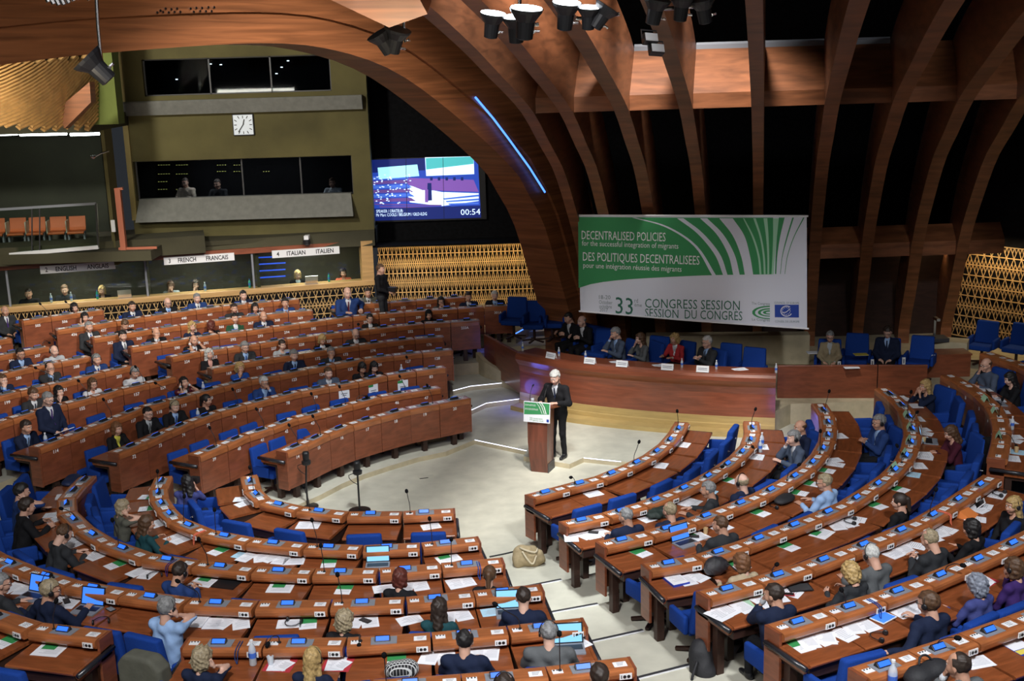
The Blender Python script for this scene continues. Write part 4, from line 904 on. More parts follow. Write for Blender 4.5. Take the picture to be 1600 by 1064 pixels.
# ------------------------------------------------------------------ signed-distance modelling for the people
def g_caps(P, a, b, ra, rb):
    a = np.asarray(a, np.float32); b = np.asarray(b, np.float32); ba = b-a; d = float(ba@ba)+1e-9
    h = np.clip(((P-a)@ba)/d, 0, 1); return np.linalg.norm(P-a-h[:, None]*ba, axis=1)-(ra+(rb-ra)*h)
def g_ell(P, c, r):
    r = np.asarray(r, np.float32); q = (P-np.asarray(c, np.float32))/r; k = np.linalg.norm(q, axis=1); return (k-1)*r.min()*(1+.0*k)
def smin(a, b, k):
    h = np.clip(.5+.5*(b-a)/k, 0, 1); return b+(a-b)*h-k*h*(1-h)
def surf(fn, lo, hi, vx):
    lo = np.array(lo, np.float32); n = np.maximum(4, np.ceil((np.array(hi)-lo)/vx).astype(int)+1)
    ax = [lo[i]+vx*np.arange(n[i], dtype=np.float32) for i in range(3)]
    G = np.stack(np.meshgrid(*ax, indexing='ij'), -1).reshape(-1, 3)
    D = fn(G).reshape(n).astype(np.float32)
    ins = D < 0
    c = np.zeros(np.array(n)-1, np.int8)
    for i in (0, 1):
        for j in (0, 1):
            for k in (0, 1): c += ins[i:n[0]-1+i, j:n[1]-1+j, k:n[2]-1+k]
    act = (c > 0) & (c < 8); idx = -np.ones(act.shape, int); cells = np.argwhere(act); idx[act] = np.arange(len(cells))
    acc = np.zeros((len(cells), 3)); cnt = np.zeros(len(cells))
    cor = [(i, j, k) for i in (0, 1) for j in (0, 1) for k in (0, 1)]
    cd_ = {c_: D[cells[:, 0]+c_[0], cells[:, 1]+c_[1], cells[:, 2]+c_[2]] for c_ in cor}
    for a in cor:
        for d in range(3):
            if a[d] == 0:
                b = list(a); b[d] = 1; b = tuple(b); da, db = cd_[a], cd_[b]; m = (da < 0) != (db < 0)
                t = da/(da-db+1e-12); p = np.array(a, float)[None]+np.eye(3)[d][None]*t[:, None]
                acc[m] += p[m]; cnt[m] += 1
    V = lo+vx*(cells+acc/np.maximum(cnt, 1)[:, None])
    Fs = []
    for d in range(3):
        e1, e2 = (d+1) % 3, (d+2) % 3
        s0 = [slice(None)]*3; s1 = [slice(None)]*3; s0[d] = slice(0, n[d]-1); s1[d] = slice(1, n[d])
        A, B = ins[tuple(s0)], ins[tuple(s1)]; E = np.argwhere(A != B)
        E = E[(E[:, e1] > 0) & (E[:, e2] > 0) & (E[:, e1] < n[e1]-1) & (E[:, e2] < n[e2]-1)]
        if not len(E): continue
        fl = A[E[:, 0], E[:, 1], E[:, 2]]
        q = []
        for o1, o2 in ((-1, -1), (0, -1), (0, 0), (-1, 0)):
            x = E.copy(); x[:, e1] += o1; x[:, e2] += o2; q.append(idx[x[:, 0], x[:, 1], x[:, 2]])
        q = np.stack(q, 1); q[~fl] = q[~fl][:, ::-1]; Fs.append(q)
    return V.astype(np.float32), (np.vstack(Fs) if Fs else np.zeros((0, 4), int))
def np_mesh(name, parts, mats):
    """parts: list of (V, F(quads), mi array or int)"""
    vs = []; fs = []; ms = []; b = 0
    for V, Fq, mi in parts:
        vs.append(V); fs.append(Fq+b); ms.append(np.full(len(Fq), mi) if np.isscalar(mi) else mi); b += len(V)
    V = np.vstack(vs); Q = np.vstack(fs); Mi = np.concatenate(ms)
    me = bpy.data.meshes.new(name); me.vertices.add(len(V)); me.vertices.foreach_set('co', V.astype(np.float32).ravel())
    me.loops.add(len(Q)*4); me.loops.foreach_set('vertex_index', Q.astype(np.int32).ravel())
    me.polygons.add(len(Q)); me.polygons.foreach_set('loop_start', np.arange(0, len(Q)*4, 4, dtype=np.int32))
    for m in mats: me.materials.append(m)
    me.polygons.foreach_set('material_index', Mi.astype(np.int32)); me.polygons.foreach_set('use_smooth', np.ones(len(Q), bool))
    me.update(calc_edges=True); return me

# head (centre of the skull at the origin, face towards +y)
def head_sdf(f):
    j = .93 if f else 1.0
    def fn(P):
        d = g_ell(P, (0, -.014, .032), (.077, .099, .092))
        d = smin(d, g_caps(P, (0, .022, -.025), (0, .045, -.088), .064*j, .038*j), .035)
        d = smin(d, g_caps(P, (-.03, .058, -.03), (.03, .058, -.03), .036, .036), .03)
        d = smin(d, g_caps(P, (0, .086, .012), (0, .107, -.026), .009, .0135), .016)
        d = smin(d, g_caps(P, (-.011, .096, -.03), (.011, .096, -.03), .008, .008), .01)
        d = smin(d, g_caps(P, (-.04, .079, .034), (.04, .079, .034), .011 if not f else .008, .011 if not f else .008), .02)
        for s in (-1, 1):
            d = -smin(-d, g_ell(P, (s*.032, .104, .010), (.017, .018, .0115)), .012)
            d = smin(d, g_ell(P, (s*.079, -.008, -.008), (.011, .022, .033)), .008)
        d = smin(d, g_ell(P, (0, .087, -.060), (.026, .014, .0075)), .006); d = smin(d, g_ell(P, (0, .085, -.073), (.021, .013, .0075)), .006)
        d = -smin(-d, g_ell(P, (0, .102, -.0665), (.021, .012, .0022)), .004)
        d = smin(d, g_caps(P, (0, -.03, -.05), (0, -.045, -.16), .056 if not f else .048, .058 if not f else .05), .03)
        return d
    return fn
HEAD = {}
for f in (0, 1):
    V, Q = surf(head_sdf(f), (-.11, -.14, -.17), (.11, .14, .14), .0062)
    cen = V[Q].mean(1); mi = np.zeros(len(Q), int)
    mi[((cen[:, 0]/.027)**2+((cen[:, 2]+.066)/.015)**2 < 1) & (cen[:, 1] > .075)] = 1
    parts = [(V, Q, mi)]
    for s in (-1, 1):
        ev, eq = surf(lambda P: g_ell(P, (s*.032, .083, .010), (.0125, .0125, .0105)), (s*.032-.02, .06, -.01), (s*.032+.02, .105, .03), .004)
        ec = ev[eq].mean(1); parts.append((ev, eq, np.where((ec[:, 0]-s*.032)**2+(ec[:, 2]-.010)**2 < .0062**2, 3, 2)))
        bv, bq = surf(lambda P: g_caps(P, (s*.018, .0935, .036), (s*.048, .083, .038), .005, .0035), (s*.033-.03, .07, .02), (s*.033+.03, .11, .055), .004); parts.append((bv, bq, 4))
    V = np.vstack([p[0] for p in parts]); o = np.cumsum([0]+[len(p[0]) for p in parts]); Q = np.vstack([p[1]+o[i] for i, p in enumerate(parts)]); mi = np.concatenate([p[2] if not np.isscalar(p[2]) else np.full(len(p[1]), p[2]) for p in parts])
    HEAD[f] = (V, Q, mi)
# hair, in head space
def nz(P, s, a): return a*(np.sin(P[:, 0]*s+1.3*np.sin(P[:, 2]*s*.7))*np.sin(P[:, 1]*s*.9+.5)+.5*np.sin(P[:, 2]*s*1.3+P[:, 0]*s*.8))
def hair_sdf(style):
    def fn(P):
        x, y, z = P[:, 0], P[:, 1], P[:, 2]
        t = {'short': .011, 'crop': .006, 'thick': .019}.get(style, .012)
        cap = g_ell(P, (0, -.016, .035), (.077+t, .099+t, .093+t))
        if style in ('short', 'thick', 'crop', 'part'):
            line = .052+.0*x; fc = np.maximum(y-.035-.9*np.maximum(z-.045, 0)*0-.5*(z-.03)-.0, -(z-.075))     # keep the face open
            cut = np.maximum(cap, np.minimum(.075-z-0*x, y-.015-.35*np.abs(x)*0))     # forehead
            cut = np.maximum(cut, -(z+.075+.35*(y+.05)*0+.3*np.maximum(-y-.05, 0)))   # nape
            ear = np.maximum(y-.005, -(z-.005)); cut = np.maximum(cut, np.where((np.abs(x) > .055) & (y > -.02), -(z-.012-.4*np.maximum(y-.005, 0)), -1))
            return cut+nz(P, 75, .0035)
        if style in ('bald', 'balding'):
            ring = np.maximum(cap, z-(.052 if style == 'bald' else .085)-.25*np.minimum(y, 0)*(-1)*0); ring = np.maximum(ring, -(z+.05)); ring = np.maximum(ring, y-.005)
            ring = np.maximum(ring, np.where((np.abs(x) > .055) & (y > -.02), -(z-.012), -1))
            if style == 'balding': ring = np.minimum(ring, np.maximum(np.maximum(cap+.004, -(z-.06)), np.abs(x)*.9+y*1.1-.015))
            return ring+nz(P, 80, .003)
        face = np.maximum(np.maximum(np.abs(x)-.060, .015-y), z-.072)     # face opening
        if style == 'bob':
            d = smin(cap-.006, g_caps(P, (-.058, -.022, .0), (-.066, -.016, -.085), .036, .034), .03); d = smin(d, g_caps(P, (.058, -.022, .0), (.066, -.016, -.085), .036, .034), .03); d = smin(d, g_ell(P, (0, -.062, -.05), (.085, .052, .075)), .03)
        elif style in ('long', 'wavy'):
            d = smin(cap-.005, g_caps(P, (-.062, -.022, .0), (-.082, -.030, -.20), .034, .033), .035); d = smin(d, g_caps(P, (.062, -.022, .0), (.082, -.030, -.20), .034, .033), .035); d = smin(d, g_caps(P, (0, -.06, 0), (0, -.088, -.20), .066, .062), .04)
        elif style == 'curly':
            d = smin(g_ell(P, (0, -.02, .03), (.105, .122, .112)), g_ell(P, (0, -.055, -.055), (.105, .075, .085)), .04)+nz(P, 95, .006)+nz(P[:, [1, 2, 0]], 61, .006)
        elif style == 'bun':
            d = np.maximum(cap, -(z+.06)); d = smin(d, g_ell(P, (0, -.125, .055), (.042, .038, .04)), .015); d = np.maximum(d, np.where((np.abs(x) > .06) & (y > .0), -(z-.02), -1))
        elif style == 'tail':
            d = np.maximum(cap, -(z+.06)); d = smin(d, g_ell(P, (0, -.11, .05), (.035, .03, .03)), .015); d = smin(d, g_caps(P, (0, -.125, .04), (0, -.135, -.13), .036, .026), .02)
        elif style == 'scarf':
            d = smin(cap-.008, g_caps(P, (0, -.03, -.05), (0, -.03, -.16), .09, .11), .04); face = np.maximum(np.maximum(np.abs(x)-.055, .02-y), np.maximum(z-.07, -z-.10))
        d = np.maximum(d, -face) if style != 'scarf' else np.maximum(d, -face)
        if style in ('bob', 'long', 'wavy'): d = d+nz(P, 70, .005 if style != 'wavy' else .011)
        return d
    return fn
HAIR = {}
for s_ in ('short', 'thick', 'crop', 'bald', 'balding', 'bob', 'long', 'wavy', 'curly', 'bun', 'tail', 'scarf'):
    V, Q = surf(hair_sdf(s_), (-.15, -.19, -.26), (.15, .14, .16), .0068); me = np_mesh('hair', [(V, Q, 0)], [M_black]); HAIR[s_] = me
# hands: wrist at the origin, fingers along +y, palm facing -z, thumb on +x
def hand(curl):
    prim = [((-.022, .02, 0), (-.030, .085, 0), .014, .012), ((0, .015, 0), (0, .09, .002), .016, .013), ((.02, .015, 0), (.026, .085, 0), .015, .012), ((0, -.02, 0), (0, .02, 0), .024, .024)]
    for x, l in ((-.033, .062), (-.012, .076), (.010, .080), (.031, .070)):
        p = np.array([x, .088, 0.]); a = 0
        for k, q in enumerate((.42, .33, .25)):
            a += curl[k]; e = p+np.array([x*.10*(k == 0), math.cos(a), -math.sin(a)])*np.array([1, l*q, l*q]); prim.append((p, e, .0092-.0008*k, .0086-.0008*k)); p = e
    prim += [((.02, .02, -.004), (.047, .052, -.012), .014, .011), ((.047, .052, -.012), (.055, .085, -.020-.02*curl[0]), .0105, .0085)]
    def fn(P):
        d = None
        for i, (a, b, ra, rb) in enumerate(prim):
            e = g_caps(P, a, b, ra, rb); d = e if d is None else (smin(d, e, .012) if i < 4 else smin(d, e, .004))
        return d
    return surf(fn, (-.07, -.06, -.11), (.09, .19, .05), .0052)
HANDS = {'flat': hand((.15, .15, .1)), 'relax': hand((.45, .5, .4)), 'fist': hand((1.2, 1.4, .9))}
# headset and glasses in head space
_h = MB().tube([(math.cos(t)*.097, -.012, .02+math.sin(t)*.118) for t in np.linspace(-.15, math.pi+.15, 18)], .006, 6)
for s in (-1, 1): _h.lathe([(.02, -.010), (.032, -.006), (.032, .010), (.02, .014)], 12, (s*.093, -.008, -.004), 0, Matrix.Rotation(s*math.pi/2, 4, 'Y'))
HEADSET = _h.mesh('headset', M_black, smooth=True)
_g = MB()
for s in (-1, 1):
    _g.tube([(s*.032+.023*math.cos(t), .106+.004*math.cos(t)*-s, .010+.018*math.sin(t)) for t in np.linspace(0, 2*math.pi, 15)], .0028, 5); _g.tube([(s*.055, .103, .014), (s*.083, .0, .006)], .0026, 5)
_g.tube([(-.009, .11, .012), (.009, .11, .012)], .0025, 5); GLASSES = _g.mesh('glasses', M_black)
CAMPHONE = None

HAIRC = {k: mat('hair_'+k, v, .55, bump=(140, .6, .004), var=.35) for k, v in dict(black=(.012, .010, .010), dark=(.028, .017, .012), brown=(.085, .042, .020), auburn=(.10, .022, .014), red=(.16, .07, .03), blond=(.42, .28, .11), ash=(.30, .24, .15), grey=(.21, .21, .21), white=(.50, .50, .48), bluegrey=(.19, .21, .26)).items()}
SKIN = [mat('skin_%d' % i, c, .5, var=.06, bump=(40, .05, .002)) for i, c in enumerate(((.58, .33, .24), (.52, .28, .19), (.64, .39, .30), (.40, .20, .13)))]
CLO = dict(navy=(.010, .016, .042), black=(.010, .010, .012), char=(.028, .030, .034), grey=(.10, .105, .11), greyblue=(.065, .085, .13), blue=(.015, .065, .30), midblue=(.018, .045, .16), lblue=(.30, .45, .72), white=(.56, .58, .62), cream=(.60, .52, .42), beige=(.42, .33, .22), tan=(.30, .24, .15), red=(.45, .035, .04), coral=(.70, .16, .09), burg=(.10, .012, .025), maroon=(.06, .010, .022), teal=(.012, .055, .065), green=(.02, .07, .035), purple=(.045, .02, .12), olive=(.10, .10, .08), lgrey=(.40, .43, .46), indigo=(.05, .06, .20), yellow=(.6, .55, .08), pink=(.62, .33, .28), khaki=(.28, .26, .17))
def cloth(c): return mat('cloth_'+c, CLO[c], .85, var=.10, bump=(26, .35, .012), spec=.2)

def rotx(a): return np.array([[1, 0, 0], [0, math.cos(a), -math.sin(a)], [0, math.sin(a), math.cos(a)]])
def rotz(a): return np.array([[math.cos(a), -math.sin(a), 0], [math.sin(a), math.cos(a), 0], [0, 0, 1]])
def ik(S_, W_, l1, l2, pole):
    S_ = np.array(S_, float); W_ = np.array(W_, float); d = W_-S_; L = np.linalg.norm(d); L2 = min(L, l1+l2-.005); d /= L; W_ = S_+d*L2
    a = (l1*l1-l2*l2+L2*L2)/(2*L2); h = math.sqrt(max(l1*l1-a*a, 0)); p = np.array(pole, float); p -= d*(p@d); p /= np.linalg.norm(p)
    return S_+d*a+p*h, W_
# pose: lean, (left wrist, right wrist) in the seated body frame (x right, y forward, z above the floor), hand types, palm directions
POSES = {
 'desk': (.14, (-.15, .40, .80), (.15, .40, .80), 'flat', 'flat'),
 'clasp': (.18, (-.035, .40, .82), (.035, .40, .83), 'relax', 'relax'),
 'lap': (-.06, (-.12, .24, .62), (.12, .24, .62), 'relax', 'relax'),
 'chin': (.14, (-.10, .36, .80), (.055, .23, 1.035), 'flat', 'fist'),
 'chinl': (.14, (-.055, .23, 1.035), (.10, .36, .80), 'fist', 'flat'),
 'ears': (.06, (-.115, .08, 1.12), (.115, .08, 1.12), 'relax', 'relax'),
 'ear': (.10, (-.12, .36, .80), (.125, .10, 1.10), 'flat', 'relax'),
 'phone': (.20, (-.05, .36, .86), (.05, .36, .86), 'relax', 'relax'),
 'read': (.22, (-.16, .40, .84), (.16, .40, .84), 'relax', 'relax'),
 'write': (.34, (-.10, .42, .80), (.12, .44, .80), 'flat', 'fist'),
 'back': (-.14, (-.20, .22, .66), (.20, .22, .66), 'relax', 'relax'),
 'cross': (-.04, (-.02, .24, .84), (.02, .25, .87), 'relax', 'relax'),
 'mouth': (.12, (-.03, .26, 1.06), (.06, .27, 1.06), 'fist', 'relax'),
 'reach': (.08, (-.62, .02, .80), (.18, .42, .84), 'relax', 'relax'),
 'hip': (.05, (-.30, .05, .78), (.12, .36, .80), 'relax', 'flat'),
}
VXC = {}
def person(px, py, floor, look, desc, cat='person', sex='m', hair='short', hc='dark', top='navy', kind='suit', shirt='white', tie=None, pose='desk', leg='black', hy=0., hp=-.12, face=None, glasses=False, headset=False, standing=False, group=None, sc=None, skin=None, at_xyz=None, wide=1.0, rec=None):
    """px, py: the head's centre in the frame; floor: height of the floor under the person; look: body direction (angle)"""
    f = sex == 'f'; sc = sc or (.94 if f else 1.0)
    lean, lw, rw, lh, rh = POSES[pose]
    z0 = .50
    if standing: z0 = .93; lift = .43
    else: lift = 0.
    R = rotx(-lean)
    p = np.array([0, 0, z0]); T = lambda x, y, z: p+R@np.array([x, y, z])
    nb = T(0, -.01, .535); hc_ = nb+np.array([0, .045+.07*math.sin(lean), .152])
    sh = .190*(.90 if f else 1.0)*wide
    SL, SR = T(-sh, -.005, .475), T(sh, -.005, .475)
    lw = np.array(lw, float)+(0, 0, lift); rw = np.array(rw, float)+(0, 0, lift)
    pl = lambda s, W_: (s*.40, .30, -.85) if W_[2]-lift > .98 else (s*.55, -.25, -.8)
    EL, WL = ik(SL, lw, .285, .255, pl(-1, lw)); ER, WR = ik(SR, rw, .285, .255, pl(1, rw))
    if standing:
        hipL, hipR = np.array([-.09, 0, .90]), np.array([.09, 0, .90]); kL, kR = np.array([-.10, .02, .50]), np.array([.10, .03, .50]); aL, aR = np.array([-.11, -.03, .09]), np.array([.11, .02, .09])
    else:
        hipL, hipR = np.array([-.09, .02, .53]), np.array([.09, .02, .53]); kL, kR = np.array([-.11, .44, .53]), np.array([.11, .44, .53]); aL, aR = np.array([-.11, .42, .09]), np.array([.11, .42, .09])
    # where the person is
    if at_xyz is None:
        w0 = at(px, py, floor+hc_[2]*sc); ang = look(w0) if callable(look) else look
        off = rotz(ang-math.pi/2)@np.array([0, hc_[1]*sc, 0]); root = np.array([w0[0]-off[0], w0[1]-off[1], floor])
    else: root = np.array(at_xyz); ang = look
    dist = np.linalg.norm(root-CAM); vx = .0135 if dist < 14 else .017 if dist < 20 else .022
    fb = .9 if f else 1.0
    def torso(P, g):
        d = smin(g_caps(P, T(-.068, .0, -.02), T(-.095*wide, .005, .34), .108*fb+g, .108*fb+g), g_caps(P, T(.068, .0, -.02), T(.095*wide, .005, .34), .108*fb+g, .108*fb+g), .05)
        d = smin(d, g_caps(P, SL, SR, .066*fb+g, .066*fb+g), .07)
        d = smin(d, g_caps(P, T(0, -.012, .46), nb, .088*fb+g, .060*fb+g), .075)
        if f: 
            for s in (-1, 1): d = smin(d, g_ell(P, T(s*.07, .085, .30), (.062+g, .055+g, .062+g)), .05)
        else: d = smin(d, g_ell(P, T(0, .055, .12), (.11+g, .09+g, .13+g)), .06)
        return d
    def arms(P, g, w=1.):
        d = smin(g_caps(P, SL, EL, .060*fb+g, .050*fb+g), g_caps(P, EL, WL-(WL-EL)*.06, .049*fb+g, .036*fb+g), .03)
        return np.minimum(d, smin(g_caps(P, SR, ER, .060*fb+g, .050*fb+g), g_caps(P, ER, WR-(WR-ER)*.06, .049*fb+g, .036*fb+g), .03))
    def legs(P, g):
        d = g_caps(P, hipL, hipR, .105+g, .105+g)
        for h_, k_, a_ in ((hipL, kL, aL), (hipR, kR, aR)): d = smin(d, smin(g_caps(P, h_, k_, .082+g, .060+g), g_caps(P, k_, a_, .058+g, .046+g), .03), .04)
        return d
    pts = np.array([SL, SR, EL, ER, WL, WR, p, nb, hipL, hipR]); lo = pts.min(0)-.16; hi = pts.max(0)+.15; lo[2] = min(lo[2], z0-.17)
    legpts = np.array([hipL, hipR, kL, kR, aL, aR]); llo = legpts.min(0)-.15; lhi = legpts.max(0)+.15
    # body: one surface, then head and hands
    blo = np.minimum(lo, llo); bhi = np.maximum(hi, lhi)
    key = (sex, pose, standing, wide)
    if ('body',)+key not in VXC:
        VXC[('body',)+key] = surf(lambda P: smin(smin(np.minimum(torso(P, -.02), legs(P, -.018)), arms(P, -.012), .03), g_caps(P, nb, hc_+np.array([0, -.03, -.07]), .048, .050), .02), blo, bhi, .026)
    bV, bQ = VXC[('body',)+key]
    parts = [(bV, bQ, 0)]
    hyaw = hy
    HR = rotz(hyaw)@rotx(hp-lean*.25)
    hV, hQ, hm = HEAD[int(f)]; parts.append(((hV*1.06@HR.T+hc_).astype(np.float32), hQ, hm))
    for W_, E_, ty, s in ((WL, EL, lh, -1), (WR, ER, rh, 1)):
        y = (W_-E_)/np.linalg.norm(W_-E_)
        if pose in ('chin', 'chinl', 'mouth', 'ears', 'ear') and W_[2] > .98+lift: zz = (np.array([s*.9, -.1, .1]) if pose in ('ears', 'ear') else np.array([s*.5, .8, .2]))
        elif pose in ('phone', 'read', 'clasp', 'cross'): zz = np.array([s*.9, .1, .5])
        else: zz = np.array([s*.15, 0, 1.])
        if pose in ('ears', 'ear', 'chin', 'chinl', 'mouth') and W_[2] > .98+lift: y = y*.6+np.array([-s*.2, .1, .75]); y /= np.linalg.norm(y)
        elif pose in ('desk', 'write', 'read', 'clasp', 'hip'): y = y*.5+np.array([-s*.25, .7, -.02]); y /= np.linalg.norm(y)
        zz = zz-y*(zz@y); zz /= np.linalg.norm(zz); x = np.cross(y, zz)
        V, Q = HANDS[ty]; V = V.copy(); 
        # thumb toward the body's middle: right hand thumb points to -x (local x of the hand is mirrored)
        mir = s > 0
        if mir: V[:, 0] *= -1; Q = Q[:, ::-1]
        M = np.stack([x, y, zz], 1); parts.append(((V*(.92 if f else 1.03)@M.T+W_).astype(np.float32), Q, 0))
    sk = SKIN[skin if skin is not None else (abs(hash((round(px), round(py)))) % 3)]
    hm_ = HAIRC[hc] if hair != 'scarf' else cloth('black')
    rz_ = ang-math.pi/2
    root_o = empty('person', root, rz_, desc, cat, group, scale=(sc,)*3)
    link('body', np_mesh('body', parts, [sk, M_lip, M_eyew, M_eyed, HAIRC[hc]]), root_o)
    def vis(nm, fn, l, h, v, m, off=None):
        k = (nm,)+key+(v, off)
        if k not in VXC: VXC[k] = surf(fn, l, h, v)
        V, Q = VXC[k]; return link(nm, np_mesh(nm, [(V, Q, 0)], [m]), root_o)
    fold = lambda P: .006*np.sin(P[:, 2]*34+P[:, 0]*18)*np.sin(P[:, 0]*25+P[:, 1]*21)
    gname = {'suit': 'jacket', 'top': 'top', 'shirt': 'shirt', 'cardigan': 'jacket'}[kind]
    def garment(P):
        d = smin(torso(P, .0 if kind != 'suit' else .006), arms(P, .004 if kind != 'suit' else .010), .028)
        q = (P-p)@R      # torso frame
        neck = q[:, 2]-(.572 if kind in ('suit', 'shirt') else .555)+.55*np.clip(q[:, 1]+.01, -.07, .08); d = np.maximum(d, neck)
        if kind in ('suit', 'cardigan'):
            v = np.maximum(np.abs(q[:, 0])-np.clip((q[:, 2]-.24)*.22, 0, .075), .03-q[:, 1]); d = np.maximum(d, -v)
        elif kind == 'top':
            v = np.maximum(g_ell(q, (0, .09, .55), (.075, .09, .085)), .0-q[:, 1]*0-1); d = np.maximum(d, -v)
        return d+fold(P)
    vis(gname, garment, lo, hi, vx, cloth(top), kind)
    if kind in ('suit', 'cardigan'):
        def sfn(P):
            q = (P-p)@R; d = torso(P, -.010); d = np.maximum(d, q[:, 2]-.585+.50*np.clip(q[:, 1]+.01, -.07, .06)); d = np.maximum(d, -(q[:, 2]-.15))
            for W_, E_ in ((WL, EL), (WR, ER)): d = np.minimum(d, g_caps(P, W_-(W_-E_)*.10, W_-(W_-E_)*.01, .037*fb, .035*fb))
            return d
        vis('shirt', sfn, lo, hi, vx, cloth(shirt), 'i')
        if tie:
            zs = np.linspace(.50, .20, 7); mb = MB(); vs_ = []
            for z in zs:
                ys = np.linspace(0, .26, 60); Pt = np.array([T(0, y, z) for y in ys], np.float32); dd = torso(Pt, -.010); y = ys[np.argmax(dd > 0)]+.009
                hw = .014 if z > .48 else .012+.05*(.5-z)
                vs_ += [T(-hw, y, z), T(hw, y, z), T(0, y+.006, z)]
            n_ = len(zs); mb.add(vs_, [(i*3, (i+1)*3, (i+1)*3+2, i*3+2) for i in range(n_-1)]+[(i*3+2, (i+1)*3+2, (i+1)*3+1, i*3+1) for i in range(n_-1)]); link('tie', mb.mesh('tie', cloth(tie), fix=False, smooth=True), root_o)
    vis('trousers' if not (f and kind == 'dress') else 'skirt', lambda P: legs(P, .004)+.5*fold(P), llo, lhi, max(vx, .02), cloth(leg))
    if standing or rec:
        pass
    def shoe(P):
        d = None
        for a_ in (aL, aR): e = smin(g_caps(P, a_+(0, -.03, -.045), a_+(0, .16, -.055), .042, .036), g_caps(P, a_+(0, 0, -.04), a_+(0, 0, .02), .045, .045), .03); e = np.maximum(e, -(P[:, 2]-.004)); d = e if d is None else np.minimum(d, e)
        return d
    fpts = np.array([aL, aR]); vis('shoes', shoe, fpts.min(0)-(.08, .1, .1), fpts.max(0)+(.08, .22, .09), .02, M_black)
    HM = Matrix([[*(HR[i]*1.06), hc_[i]] for i in range(3)]+[[0, 0, 0, 1]])
    h = link('hair', HAIR[hair], root_o, M=HM) if hair != 'none' else None
    if h: h.material_slots[0].link = 'OBJECT'; h.material_slots[0].material = hm_
    if glasses: link('glasses', GLASSES, root_o, M=HM)
    if headset: link('headset', HEADSET, root_o, M=HM)
    return dict(root=root_o, W=((WL*sc, WR*sc)), ang=ang, pos=root, HM=HM)
def toward(tx, ty): return lambda w: math.atan2(ty-w[1], tx-w[0])
LOOK_A = toward(1.0, 16.5); LOOK_C = toward(-1.2, 23.2); LOOK_B = toward(.6, 23.0)

# ------------------------------------------------------------------ people
FL_A = lambda k: (.04 if k > 1 else .10)+.115*(k-1)
FL_B = lambda k: .17*(k-1)
def seat_near(p, zone):
    best = min((u for u in ALLU), key=lambda u: np.linalg.norm(np.array(u['chair'].location)[:2]-p[:2])+(0 if u['blk'] == zone else .5)); return best
USED = set(); DBG = 0
def P(px, py, zone, sex, hair, hc, top, kind, desc, pose='desk', shirt='white', tie=None, fl='', **k):
    z = zone[0]; row = int(zone[1:])
    look = {'A': LOOK_A, 'B': LOOK_B, 'C': LOOK_C, 'U': lambda w: math.atan2(23.5-w[1], -1-w[0])}[z]
    FLz = FL_A if z == 'A' else FL_B; best = None; tgt = .84 if z == 'A' else .92
    if not k.get('standing') and 'row' not in k:       # the row whose desk the person really sits at
        for kk in ((row,) if z == 'A' else (row-1, row, row+1)):
            us = [u for u in ALLU if u['blk'][0] == z and u['row'] == kk and u['root'].name not in USED]
            if not us: continue
            lk = k.get('look', look); w0 = at(px, py, FLz(kk)+((1.17 if sex == 'f' else 1.22)*(.96 if z == 'A' else 1))); an = lk(w0) if callable(lk) else lk; q = w0[:2]-np.array([math.cos(an), math.sin(an)])*.11
            for u in us:
                b_ = float(np.dot(q-u['m'], u['n'])); l_ = abs(float(np.dot(q-u['m'], u['x'])))
                c = abs(b_-tgt)+max(0, l_-u['w']*.5)*2.5+.10*l_+.06*abs(kk-row)
                if best is None or c < best[0]: best = (c, kk, u, l_)
    if best and best[0] < .95: row = best[1]
    floor = FLz(row); k.pop('row', None)
    if z == 'A' and not k.get('sc'): k['sc'] = .91 if sex == 'f' else .955
    r = person(px, py, floor, k.pop('look', look), desc, sex=sex, hair=hair, hc=hc, top=top, kind=kind, shirt=shirt, tie=tie, pose=pose, glasses='g' in fl, headset='h' in fl, **k)
    pos = np.array(r['pos'])
    if best and best[0] < .95:
        u = best[2]; USED.add(u['root'].name); b = float(np.dot(pos[:2]-u['m'], u['n'])); nb_ = min(max(b, tgt-.05), tgt+(.26 if z == 'A' else .12))
        pos[:2] += u['n']*(nb_-b); r['root'].location = pos
        u['chair'].location = (*(pos[:2]-np.array([math.cos(r['ang']), math.sin(r['ang'])])*.02), u['floor']); u['chair'].rotation_euler = (0, 0, r['ang']-math.pi/2)
        u['chair']['label'] = u['chair']['label'].replace('blue fabric armchair', 'blue fabric armchair in use')
        if z == 'A' and 'left of' not in desc: r['root']['label'] = re.sub(r'desk \d+A?', 'desk %s' % u['num'], desc)
        if DBG: print('BB', zone, row, round(b, 2), round(nb_, 2), round(best[0], 2), desc[:44])
    elif not k.get('standing'):
        if DBG: print('NOSEAT', zone, desc[:44])
        chair((*pos[:2], floor), r['ang'], 'blue fabric armchair under the '+' '.join(desc.split()[1:11]), 'blue armchairs at the desks', .9)
    r['pos'] = pos; return r
